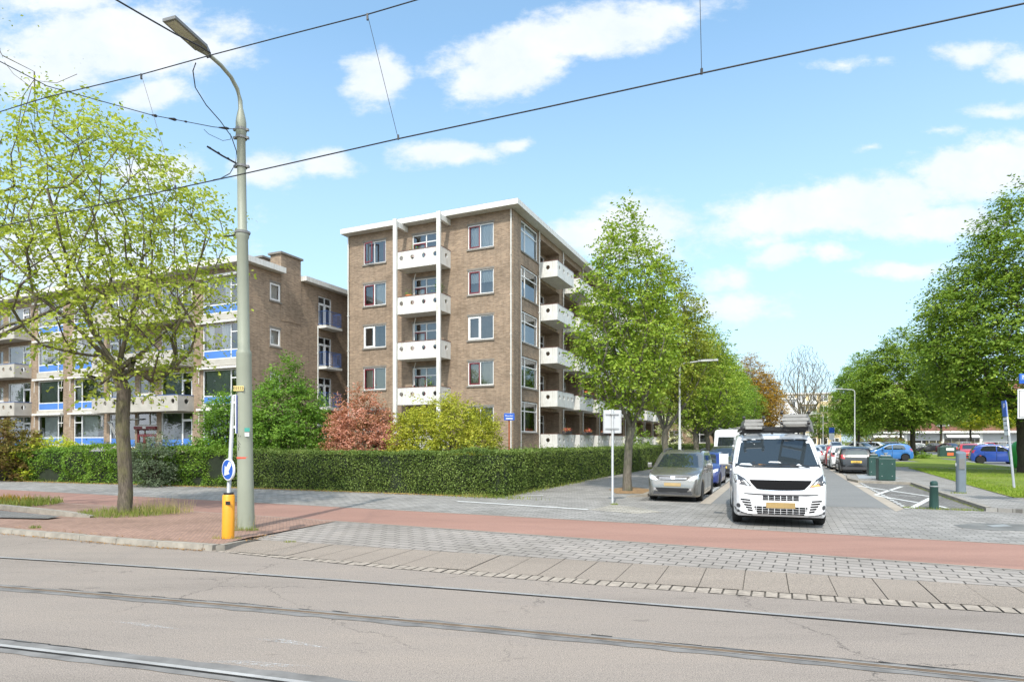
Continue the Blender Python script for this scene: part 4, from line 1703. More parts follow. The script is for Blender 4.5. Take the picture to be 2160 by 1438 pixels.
def dropper3(xa, xb, lab):
    a, b = on(w1, xa), on(w2, xb)
    if a is None:
        a = b + Vector((-.03, .0, 1.35))
    q = MB()
    q.tube([a, b], .0035, 5)
    o = tag(q.build('dropper_wire', m_wire), lab, 'wire', 'dropper wires between messenger and contact wire')
    q = MB()
    for p, z0, z1 in ((a, -.09, .012), (b, -.012, .06)):
        q.box(p.x - .011, p.y - .011, p.z + z0 * .8, p.x + .011, p.y + .011, p.z + z1 * .8)
    q.build('clip', m_wire, o)


dropper3(775, 840, 'thin dropper wire left of the porthole block roof, second from the mast')
dropper3(298, 370, 'thin dropper wire left of the mast over the yellow green tree')
dropper3(1470, 1480, 'thin dropper wire over the street, the only one right of the block')
# span wire from the mast over the road
top = Vector((MP.x + lean * 8.3, MP.y, MP.z + 8.33))
sp = [top + Vector((-.1, -.05, 0)), at(450, 268, 12.3), at(320, 243, 11.3), at(100, 182, 10.2), at(0, 130, 9.2)]
sp.append(sp[-1] + (sp[-1] - sp[-2]) * 10)
sw_ = wire('span_wire', sp, .007, 'span wire with dark insulators from the mast top towards the road')
for a, b, t0, t1, rd in ((sp[1], sp[2], .92, 1.0, .03), (sp[1], sp[2], .62, .74, .03), (sp[1], sp[2], .45, .5, .022), (sp[0], sp[1], .3, .75, .03)):
    q = MB()
    q.tube([a.lerp(b, t0), a.lerp(b, (t0 * 3 + t1) / 4), a.lerp(b, (t0 + t1) / 2), a.lerp(b, t1)], [rd * .5, rd, rd * .8, rd * .4], 8)
    q.build('insulator', m_wire, sw_)
lp = [at(430, 273, 12.1), at(440, 283, 12.2), at(470, 297, 12.4), at(487, 294, 12.6), at(486, 282, 12.6)]
q = MB()
q.tube(lp, .005, 5)
q.build('loop_wire', m_wire, sw_)
fd_ = [at(245, 0, 7.6), at(300, 32, 8.1), at(370, 72, 8.6), at(425, 100, 8.9), at(444, 112, 8.95), at(445, 120, 8.95), at(436, 122, 8.93)]
fd_ = [fd_[0] + (fd_[0] - fd_[1]) * 6] + fd_
wire('feeder_cable', fd_, .011, 'thick black feeder cable coming down to the lamp from the upper left')
jp = [at(413, 133, 9.0), at(407, 150, 9.0), at(412, 185, 9.1), at(435, 222, 9.4), at(465, 256, 9.9), at(488, 288, 10.4), at(499, 320, 11), at(497, 345, 11), at(485, 366, 10.5), at(465, 377, 9.4), at(450, 380, 8.7)]
wire('jumper_cable', jp, .008, 'black jumper cable looping from the messenger wire down to the contact wire by the mast')
q = MB()
z = 7.58
a = Vector((MP.x + lean * z, MP.y, MP.z + z))
q.tube([a, a + Vector((-.28, -.25, .10)), a + Vector((-.50, -.45, .2))], .018, 6)
for k in (.2, .34, .46):
    p = a + Vector((-k, -k * .9, k * .4))
    q.lathe([(.012, -.02), (.034, 0), (.012, .02)], 8, c=p)
tag(q.build('insulator_arm', m_wire), 'short dark insulator arm on the mast just above the contact wire', 'insulator')
q = MB()
z = 6.17
a = Vector((MP.x + lean * z, MP.y, MP.z + z))
q.tube([a, a + Vector((-.32, .15, .0)), a + Vector((-.55, .35, .06))], .016, 6)
tag(q.build('insulator_arm', m_wire), 'lower dark wire anchor at the mast collar in front of the left block roof', 'insulator')

# --- sign seen from behind, at the street corner
e = emp('traffic_sign', G(1292, 1063), R(6), 'white sign panel seen from behind on a thin grey post at the street corner', 'sign')
q = MB()
q.tube([(0, 0, 0), (0, 0, 2.78)], .035, 12)
q.build('post', m_galv, e, smooth=True)
q = MB()
q.box(-.27, .04, 2.08, .28, .065, 2.76)
q.build('panel', M('sign_back_grey', (0.50, 0.51, 0.52), 0.5, var=.06), e, bevel=.01)
q = MB()
for z in (2.2, 2.62):
    q.box(-.2, .015, z, .2, .04, z + .04)
    q.box(-.05, -.045, z, .05, .015, z + .04)
q.box(-.265, .02, 2.09, -.25, .04, 2.75)
q.box(.26, .02, 2.09, .275, .04, 2.75)
q.build('bracket', m_galv, e)

# --- street name sign on a rusty post behind the hedge
SP_ = at(1074, 930, 22.5)
SP_.z = 0
e = emp('street_name_sign', SP_, R(-2), 'small blue street name sign on a rusty post behind the hedge', 'sign')
q = MB()
q.box(-.03, -.03, 0, .03, .03, 2.62)
q.build('post', m_rustpost, e)
q = MB()
q.box(-.19, -.06, 2.62, .20, -.035, 2.88)
q.build('plate', m_signblue, e, bevel=.006)
text_mesh('street_name', 'Mozartlaan', .078, m_signwhite, e, (.0, -.062, 2.785), (R(90), 0, 0), sx=.85)
q = MB()
q.box(-.12, -.064, 2.665, .13, -.061, 2.70)
q.build('small_print', m_signwhite, e)

# --- right edge: street name plate and zone sign on a post
RP = at(2196, 930, 16.5)
RP.z = 0.1
e = emp('traffic_sign', RP, R(-6), 'white zone sign with red ring below a blue street name plate at the right edge', 'sign')
q = MB()
q.tube([(0, .04, 0), (0, .04, 3.9)], .04, 12)
q.build('post', m_galv, e, smooth=True)
q = MB()
q.box(-.56, -.03, 3.31, .56, 0, 3.58)
q.build('name_plate', m_signblue, e, bevel=.01)
q = MB()
q.box(-.54, -.036, 3.40, .54, -.031, 3.56)
q.build('plate_border', M('name_blue', C('4a74b8'), .4, var=.03), e)
text_mesh('street_name', 'Mozartlaan', .15, m_signwhite, e, (-.5, -.038, 3.48), (R(90), 0, 0), align='LEFT')
q = MB()
q.box(-.60, -.03, 2.36, .60, 0, 3.16)
zn = q.build('zone_panel', m_signwhite, e, bevel=.03)
q = MB()
for (x0, x1, z0, z1) in ((-.57, .57, 2.39, 2.405), (-.57, .57, 3.115, 3.13), (-.57, -.555, 2.405, 3.115), (.555, .57, 2.405, 3.115)):
    q.box(x0, -.034, z0, x1, -.0305, z1)
q.build('panel_border', m_black, zn)
q = MB()
q.lathe([(.30, -.036), (.30, -.031)], 36, c=(-.12, 0, 2.76), axis='y')
q.build('red_ring', m_signred, zn)
q = MB()
q.lathe([(.215, -.040), (.215, -.037)], 36, c=(-.12, 0, 2.76), axis='y')
q.build('ring_centre', m_signwhite, zn)

# --- leaning parking sign
p0, p1 = G(2139.5, 1031, .1), at(2121, 843, 24.0)
e = emp('parking_sign', p0, R(-112), 'leaning grey post with blue parking sign and white plate on the lawn edge', 'sign')
tip = Matrix.Rotation(R(112), 3, 'Z') @ (p1 - p0)
q = MB()
q.tube([(0, 0, 0), tip * .97], .04, 10)
q.build('post', m_galv, e, smooth=True)


def tilt_box(q, w, t0, t1, y0, y1, mat=0):
    a, b = tip * t0, tip * t1
    for (p, r_) in ((a, b),):
        v = [Vector((-w, y0, 0)) + p, Vector((w, y0, 0)) + p, Vector((w, y0, 0)) + r_, Vector((-w, y0, 0)) + r_]
        u = [x + Vector((0, y1 - y0, 0)) for x in v]
        q.face(v, mat)
        q.face(u[::-1], mat)
        for i in range(4):
            q.face([v[i], v[(i + 1) % 4], u[(i + 1) % 4], u[i]], mat)


q = MB()
tilt_box(q, .22, .80, .99, -.075, -.05)
q.build('parking_panel', m_signblue, e)
q = MB()
tilt_box(q, .22, .585, .79, -.075, -.05)
q.build('info_panel', m_signwhite, e)
pt = tip * .91
text_mesh('letter', 'P', .40, m_signwhite, e, (pt.x, pt.y - .078, pt.z), (R(90), 0, 0))
for i, tx in enumerate(('ma t/m za', '9 - 24 h', 'zo 13 - 24 h')):
    pt = tip * (.75 - i * .055)
    text_mesh('times', tx, .085, m_black, e, (pt.x, pt.y - .078, pt.z), (R(90), 0, 0))

# --- green bollard, ticket machine, containers
e = emp('bollard', G(1970, 1073, 0), 0, 'short dark green tapered bollard at the end of the parking bay', 'bollard')
q = MB()
q.lathe([(.118, 0), (.115, .02), (.098, .60), (.104, .61), (.104, .64), (.09, .65), (.088, .68), (.096, .69), (.085, .74), (.05, .765)], 20)
q.build('body', m_darkgreen, e, smooth=True, angle=40)
q = MB()
q.lathe([(.1045, .612), (.1045, .638)], 20)
q.build('ring', m_galv, e)
e = emp('ticket_machine', G(2027, 1038, .1), R(-24), 'grey blue rounded parking ticket pillar at the lawn edge', 'parking machine')
q = MB()
pf = [(.145 * math.cos(t), .145 * math.sin(t)) for t in np.linspace(R(-60), R(240), 22)]
n = len(pf)
for i in range(n):
    a, b = pf[i], pf[(i + 1) % n]
    q.face([(a[0], a[1], 0), (b[0], b[1], 0), (b[0], b[1], 1.36 + b[1] * .35), (a[0], a[1], 1.36 + a[1] * .35)])
q.face([(a, b, 1.36 + b * .35) for a, b in pf])
q.build('body', m_cyl, e, smooth=True, angle=40)
q = MB()
q.box(-.085, -.150, .80, .085, -.128, 1.16)
q.box(-.147, -.02, .3, -.141, .02, .33)
q.build('control_panel', m_lampgrey, e)
q = MB()
q.box(-.155, -.05, .90, -.142, .03, 1.0)
q.build('sticker', m_signwhite, e)


def container(name, loc, rz, w, d, h, lab):
    e = emp(name, loc, rz, lab, 'waste container', 'green waste containers')
    q = MB()
    q.box(-w / 2, -d / 2, 0, w / 2, d / 2, h)
    q.build('body', m_darkgreen, e, bevel=.025)
    q = MB()
    q.prism([(-w * .36, h + .001), (w * .36, h + .001), (w * .30, h + .09), (-w * .30, h + .09)], -d * .4, d * .4)
    q.build('lid', m_darkgreen, e)
    q = MB()
    q.box(-w * .30, -.03, h + .10, w * .30, .03, h + .14)
    q.lathe([(.05, h + .09), (.05, h + .2), (.09, h + .21), (.09, h + .24)], 12)
    q.build('lifting_hook', m_galv, e)
    q = MB()
    for x in (-w * .3, w * .3):
        for z in (.2 * h, .75 * h):
            q.lathe([(.018, -d / 2 - .008), (.018, -d / 2 + .002)], 8, c=(x, 0, z), axis='y')
    q.build('bolt', m_galv, e)
    return e


container('waste_container', G(1868, 1012, .11), R(-20), .66, .60, .98, 'large dark green waste container nearest the road markings')
container('waste_container', G(1846, 1003, .11) + Vector((.1, .3, 0)), R(-20), .50, .55, .95, 'narrower dark green waste container partly behind the front one')
e = container('waste_container', G(1997, 963.5, .11), R(-24), 1.5, 1.2, 1.12, 'dark green container with white and orange stickers across the lawn')
q = MB()
q.box(-.18, -.615, .72, .55, -.603, 1.0, 0)
q.box(-.08, -.615, .18, .5, -.603, .5, 1)
q.build('sticker', [m_signwhite, M('orange_sticker', C('d8683c'), .5)], e)
GB = G(2158, 987, .11)
e = emp('bottle_bank', GB, 0, 'bright green round bottle bank beside the big tree trunk', 'bottle bank')
m_bg = M('bright_green_plastic', C('3aa648'), .35, var=.04)
q = MB()
q.lathe([(.4, 0), (.62, .18), (.72, .6), (.74, 1.0), (.66, 1.4), (.45, 1.68), (.2, 1.8), (.05, 1.83)], 24)
q.build('body', m_bg, e, smooth=True)
q = MB()
q.lathe([(.14, -.745), (.14, -.66)], 16, c=(-.15, 0, 1.2), axis='y')
q.build('opening', m_signwhite, e)


# --- lamp posts down the street
def lamp_post(loc, rz, h, reach, lab):
    e = emp('street_lamp', loc, rz, lab, 'street lamp', 'street lamps along the side street')
    q = MB()
    q.tube([(0, 0, 0), (0, 0, h * .35), (0, 0, h * .36), (0, 0, h - .25), (-.06, 0, h - .08), (-.25, 0, h), (-reach * .6, 0, h + .05)],
           [.075, .07, .05, .042, .038, .034, .03], 10)
    q.build('post', m_polegrey, e, smooth=True)
    q = MB()
    x0 = -reach * .55
    P = [(x0, .06), (x0 - .15, .11), (-reach - .15, .09), (-reach - .22, .03)]
    q.prism([(a, b) for a, b in P] + [(a, -b) for a, b in reversed(P)], h + .03, h + .12, axis='z')
    q.build('lamp_head', m_polegrey, e, bevel=.015)


lamp_post(S(-4.48, 29.3), TH + R(180), 5.5, 1.5, 'grey street lamp among the trees on the left pavement')
lamp_post(S(5.95, 64.2, .1), TH + R(20), 6.5, 1.9, 'tall grey street lamp rising behind the black hatchback')
lamp_post(S(6.3, 121, .1), TH + R(20), 6.6, 2.1, 'grey street lamp farthest down the right side')
e = emp('parking_sign', S(6.2, 98, .1), TH, 'small blue and white parking sign far down the right kerb', 'sign')
q = MB()
q.tube([(0, 0, 0), (0, 0, 2.9)], .04, 8)
q.build('post', m_galv, e)
q = MB()
q.box(-.35, -.06, 2.9, .35, -.03, 3.7, 0)
q.box(-.35, -.06, 1.9, .35, -.03, 2.85, 1)
q.build('panel', [m_signblue, m_signwhite], e)
e = emp('lamp_mast', at(1828, 930, 105) * 1, 0, 'dark lamp mast top showing above the right hand trees', 'street lamp')
e.location.z = 0
q = MB()
q.tube([(0, 0, 0), (0, 0, 12.9)], [.12, .07], 8)
q.build('post', m_lampgrey, e)
q = MB()
for dx, z in ((-.9, 12.9), (.1, 12.6)):
    q.box(dx, -.2, z, dx + .9, .2, z + .16)
q.build('lamp_head', m_lampgrey, e)
# ------------------------------------------------------------------ vehicles
def paint(name, c, rough=0.28, metal=0.0, coat=0.8):
    t = NT(name)
    f = t.noise(t.obj(), 3, 4)
    m = t.base(t.ramp(f, [(0.3, mul(c, .94)), (0.7, mul(c, 1.05))]), rough, metal)
    t.b.inputs['Coat Weight'].default_value = coat
    t.b.inputs['Coat Roughness'].default_value = 0.05
    return m


m_carglass = M('car_glass', (0.020, 0.026, 0.030), 0.03, var=0, coat=1.0, spec=0.9)
m_screen = M('windscreen_glass', (0.022, 0.030, 0.036), 0.03, var=0, coat=.25, spec=.8)
m_tyre = M('tyre_rubber', (0.015, 0.015, 0.015), 0.85, var=0.2)
m_alloy = M('wheel_rim', (0.45, 0.46, 0.47), 0.35, 0.8, var=0.05)
m_head = M('headlight_glass', (0.62, 0.64, 0.66), 0.12, 0.25, var=0.25, scale=14, coat=1)
m_headdark = M('headlight_inner', (0.06, 0.062, 0.068), 0.3, 0.2, var=0.4, scale=18)
m_tail = M('tail_light', (0.42, 0.015, 0.02), 0.2, var=0.1, coat=1)
m_amber = M('amber_lens', (0.75, 0.30, 0.04), 0.25, var=0.05, coat=1)
m_plate = M('number_plate_yellow', (0.62, 0.40, 0.05), 0.5, var=0.05)
m_plateblur = M('number_plate_ochre', (0.36, 0.25, 0.10), 0.5, var=0.15, scale=2)
m_under = M('underbody', (0.008, 0.008, 0.008), 0.9, var=0)
m_grille = M('grille_black', (0.010, 0.010, 0.011), 0.85, var=0, spec=.1)
m_grey_pl = M('grey_plastic', (0.05, 0.05, 0.054), 0.5, var=0.1)
m_chrome = M('chrome', (0.75, 0.76, 0.78), 0.15, 0.9, var=0)
tt = NT('lit_headlamp')
tt.base((0.9, 0.85, 0.85), 0.3)
tt.b.inputs['Emission Color'].default_value = (1, .9, .85, 1)
tt.b.inputs['Emission Strength'].default_value = 0.8
m_lit = tt.m

KIND = {
    'hatch': dict(L=3.62, W=1.62, H=1.47, xf=.62, xr=2.98, rw=.29, belt=.93, roofk=.80, zb=.17,
                  top=[(0, .40), (.02, .56), (.07, .68), (.25, .80), (.62, .90), (.88, .96), (1.0, 1.01), (1.62, 1.36), (1.85, 1.43), (2.2, 1.47), (2.9, 1.45), (3.2, 1.38), (3.32, 1.28),
                       (3.50, .98), (3.58, .80), (3.62, .45)],
                  plan=[(0, .74), (.05, .84), (.16, .92), (.45, .98), (1, 1), (3.0, 1), (3.4, .95), (3.55, .89), (3.62, .8)],
                  ws=(.99, 1.37, .60, .50), rw_=(1.02, 1.36, .56, .46),
                  side=[[(1.16, .97), (1.66, 1.30), (1.98, 1.375), (1.98, .955)], [(2.05, .955), (2.05, 1.38), (2.62, 1.37), (2.86, 1.29), (3.02, 1.04), (2.95, .97)]],
                  doors=[(1.05, .25, 2.0, .93), (2.02, .25, 2.75, .93)], hz=(.62, .80), tz=(.80, 1.06)),
    'mpv': dict(L=4.50, W=1.75, H=1.66, xf=.82, xr=3.62, rw=.33, belt=1.03, roofk=.82, zb=.18,
                top=[(0, .42), (.02, .62), (.06, .78), (.2, .90), (.6, 1.01), (1.0, 1.08), (1.12, 1.13), (1.85, 1.53), (2.1, 1.61), (2.5, 1.66), (3.9, 1.64), (4.2, 1.56), (4.32, 1.42),
                     (4.44, 1.05), (4.48, .8), (4.5, .45)],
                plan=[(0, .72), (.04, .82), (.14, .90), (.4, .97), (1, 1), (3.9, 1), (4.3, .95), (4.45, .90), (4.5, .82)],
                ws=(1.10, 1.55, .70, .56), rw_=(1.10, 1.52, .64, .54),
                side=[[(1.35, 1.08), (1.92, 1.47), (2.18, 1.54), (2.18, 1.06)], [(2.25, 1.06), (2.25, 1.545), (3.1, 1.54), (3.1, 1.07)], [(3.17, 1.07), (3.17, 1.54), (3.85, 1.50), (4.12, 1.36), (4.15, 1.15), (4.05, 1.09)]],
                doors=[(1.2, .28, 2.2, 1.02), (2.23, .28, 3.15, 1.02)], hz=(.70, .93), tz=(.85, 1.15)),
    'sedan': dict(L=4.50, W=1.76, H=1.44, xf=.85, xr=3.50, rw=.31, belt=.93, roofk=.76, zb=.17,
                  top=[(0, .38), (.02, .55), (.07, .66), (.3, .77), (.8, .86), (1.25, .93), (1.4, .98), (2.05, 1.33), (2.3, 1.41), (2.6, 1.44), (3.0, 1.42), (3.4, 1.33), (3.95, 1.04), (4.2, 1.0),
                       (4.42, .96), (4.47, .75), (4.5, .42)],
                  plan=[(0, .72), (.05, .82), (.18, .91), (.5, .98), (1, 1), (3.6, 1), (4.2, .95), (4.42, .90), (4.5, .8)],
                  ws=(.99, 1.36, .66, .50), rw_=(1.08, 1.36, .60, .48),
                  side=[[(1.55, .96), (2.12, 1.28), (2.4, 1.345), (2.4, .955)], [(2.47, .955), (2.47, 1.35), (3.0, 1.335), (3.35, 1.22), (3.62, 1.0), (3.5, .96)]],
                  doors=[(1.4, .25, 2.43, .93), (2.45, .25, 3.3, .93)], hz=(.58, .76), tz=(.72, .95)),
    'van': dict(L=4.95, W=1.93, H=1.93, xf=.88, xr=4.05, rw=.345, belt=1.18, roofk=.86, zb=.22,
                top=[(0, .42), (.015, .62), (.05, .86), (.13, .97), (.4, 1.08), (.80, 1.17), (.92, 1.22), (1.62, 1.74), (1.8, 1.84), (2.1, 1.90), (2.8, 1.93), (4.6, 1.92), (4.85, 1.85), (4.93, 1.6),
                     (4.95, .6)],
                plan=[(0, .76), (.03, .84), (.12, .91), (.35, .965), (.8, 1), (4.6, 1), (4.85, .97), (4.95, .9)],
                ws=(1.215, 1.79, .855, .735), rw_=(1.2, 1.75, .7, .62),
                side=[[(1.25, 1.24), (1.78, 1.66), (2.25, 1.70), (2.25, 1.22)]],
                doors=[(1.1, .3, 2.3, 1.2), (2.35, .3, 3.6, 1.75)], hz=(.80, 1.06), tz=(.8, 1.4)),
    'tallvan': dict(L=5.6, W=2.0, H=2.55, xf=.95, xr=4.45, rw=.35, belt=1.35, roofk=.90, zb=.24,
                    top=[(0, .5), (.03, .75), (.10, 1.0), (.5, 1.18), (.85, 1.30), (1.55, 2.05), (1.9, 2.40), (2.3, 2.53), (5.3, 2.55), (5.55, 2.45), (5.6, .7)],
                    plan=[(0, .78), (.05, .87), (.2, .94), (.6, 1), (5.4, 1), (5.6, .95)],
                    ws=(1.32, 2.1, .86, .74), rw_=(1.4, 2.1, .75, .68),
                    side=[[(1.15, 1.38), (1.7, 1.9), (2.2, 1.95), (2.2, 1.36)]],
                    doors=[(1.0, .35, 2.25, 1.34)], hz=(.85, 1.12), tz=(.8, 1.5)),
}


def body_mesh(K):
    L, W, H, zb0, belt = K['L'], K['W'], K['H'], K['zb'], K['belt']
    xs = set(np.round(np.linspace(0, L, 46), 3)) | {round(x, 3) for x, _ in K['top']} | {round(x, 3) for x, _ in K['plan']}
    ra = K['rw'] + .065
    for xc in (K['xf'], K['xr']):
        xs |= {round(xc + ra * k, 3) for k in np.sin(np.linspace(-math.pi / 2, math.pi / 2, 13))} | {round(xc - ra - .004, 3), round(xc + ra + .004, 3)}
    xs = sorted(x for x in xs if 0 <= x <= L)
    tx, tz = zip(*K['top'])
    fine = np.linspace(0, L, 400)
    zt_f = np.interp(fine, tx, tz)
    ker = np.ones(9) / 9
    zt_s = np.convolve(np.pad(zt_f, 4, mode='edge'), ker, 'valid')
    rows = []
    for x in xs:
        zb = zb0 + (.05 if x < .1 or x > L - .1 else 0)
        for xc in (K['xf'], K['xr']):
            dx = abs(x - xc)
            if dx < ra:
                zb = max(zb, K['rw'] + math.sqrt(max(0, ra * ra - dx * dx)) * 1.0)
        zt = float(np.interp(x, fine, zt_s))
        zb = min(zb, zt - .1)
        hw = W / 2 * float(np.interp(x, *zip(*K['plan'])))

        def wd(z):
            if z <= belt:
                k = (belt - z) / belt
                return hw * (1 - .05 * max(0, k - .55) - .012 * max(0, 1 - k * 4))
            k = (z - belt) / (H - belt)
            return hw * (1 - .012 - (1 - K['roofk'] - .012) * (k ** 1.15))
        rr = min(.12, (zt - zb) * .3)
        lv = [zb + (zt - rr - zb) * f for f in (.0, .06, .25, .5, .75, 1.0)]
        pts = [(0, zb), (wd(lv[0]) * .97, zb)]
        pts += [(wd(z), z) for z in lv[1:]]
        w1 = wd(zt - rr)
        pts += [(w1 - rr * .12, zt - rr * .5), (w1 - rr * .45, zt - rr * .13), (w1 - rr * 1.0, zt), (w1 * .5, zt + .02), (0, zt + .03)]
        rows.append((x, pts))
    n = len(rows[0][1])
    V, Fc = [], []
    for x, pts in rows:
        V += [(x, y, z) for y, z in pts]
    for i in range(len(rows) - 1):
        for j in range(n - 1):
            a, b = i * n + j, (i + 1) * n + j
            Fc.append((a, b, b + 1, a + 1))
    nv = len(V)
    V += [(x, -y, z) for x, y, z in V]
    Fc += [tuple(nv + k for k in reversed(f)) for f in Fc[:]]
    for base in (0, (len(rows) - 1) * n):      # nose and tail caps
        Fc.append(tuple(base + k for k in range(n)) + tuple(nv + base + k for k in reversed(range(n))))
    bm = bmesh.new()
    vs = [bm.verts.new(v) for v in V]
    for f in Fc:
        try:
            bm.faces.new([vs[k] for k in f])
        except ValueError:
            pass
    bmesh.ops.remove_doubles(bm, verts=bm.verts, dist=1e-4)
    bmesh.ops.recalc_face_normals(bm, faces=bm.faces)
    return bm


def patch(bvh, L, poly, axis, sg, off=0.005, sub=4, mat=0, mb=None):
    """thin panel with the outline poly that follows the body surface"""
    mb = mb or MB()
    b = []
    for (p, q) in zip(poly, poly[1:] + poly[:1]):
        for k in range(sub):
            t = k / sub
            b.append((p[0] + (q[0] - p[0]) * t, p[1] + (q[1] - p[1]) * t))
    cx, cy = sum(p[0] for p in b) / len(b), sum(p[1] for p in b) / len(b)

    def hit(u, v):
        if axis == 'y':
            o, d = Vector((u, sg * 4, v)), Vector((0, -sg, 0))
        elif axis == 'x':
            o, d = Vector((-4 if sg < 0 else L + 4, u, v)), Vector((-sg, 0, 0))
        else:
            o, d = Vector((u, v, 6)), Vector((0, 0, -1))
        loc, nor, _, _ = bvh.ray_cast(o, d)
        if loc is None:
            loc, nor, _, _ = bvh.find_nearest(o + d * 3.2)
        return loc, d
    rings = []
    for k in (1.0, .9, .74, .5, .25):
        rings.append([(lambda h: h[0] - h[1] * off)(hit(cx + (u - cx) * k, cy + (v - cy) * k)) for u, v in b])
    sk = [(lambda h: h[0] + h[1] * .02)(hit(u, v)) for u, v in b]
    c, d = hit(cx, cy)
    c = c - d * off
    n = len(b)
    for i in range(n):
        j = (i + 1) % n
        mb.face([sk[i], sk[j], rings[0][j], rings[0][i]], mat)
        for r0, r1 in zip(rings[:-1], rings[1:]):
            mb.face([r0[i], r0[j], r1[j], r1[i]], mat)
        mb.face([rings[-1][i], rings[-1][j], c], mat)
    return mb


def mir(poly):
    return [(-a, b) for a, b in poly]


def quadpoly(z0, z1, w0, w1):
    return [(-w0, z0), (w0, z0), (w1, z1), (-w1, z1)]


def make_wheel(rad, width, parent, x, y, detail=True):
    q = MB()
    q.lathe([(rad * .62, -width / 2), (rad * .93, -width / 2), (rad, -width * .36), (rad, width * .36), (rad * .93, width / 2), (rad * .62, width / 2)], 24, axis='y')
    w = q.build('wheel', m_tyre, parent, smooth=True, angle=40, loc=(x, y, rad))
    sg = 1 if y > 0 else -1
    q = MB()
    q.lathe([(rad * .66, sg * width * .47), (rad * .60, sg * width * .50), (rad * .56, sg * width * .30)], 24, axis='y')
    for i in range(5):
        a = i * 2 * math.pi / 5
        ca, sa = math.cos(a), math.sin(a)
        for (r0, r1, hw) in ((.05, .60, .09),):
            pts = []
            for rr_, ww in ((r0, hw * 1.2), (r1, hw)):
                for s in (-1, 1):
                    pts.append((rad * (rr_ * ca - s * ww * sa), sg * width * .47, rad * (rr_ * sa + s * ww * ca)))
            q.face([pts[0], pts[1], pts[3], pts[2]])
    q.lathe([(rad * .16, sg * width * .48), (rad * .16, sg * width * .40)], 12, axis='y')
    q.build('rim', m_alloy, w)
    return w


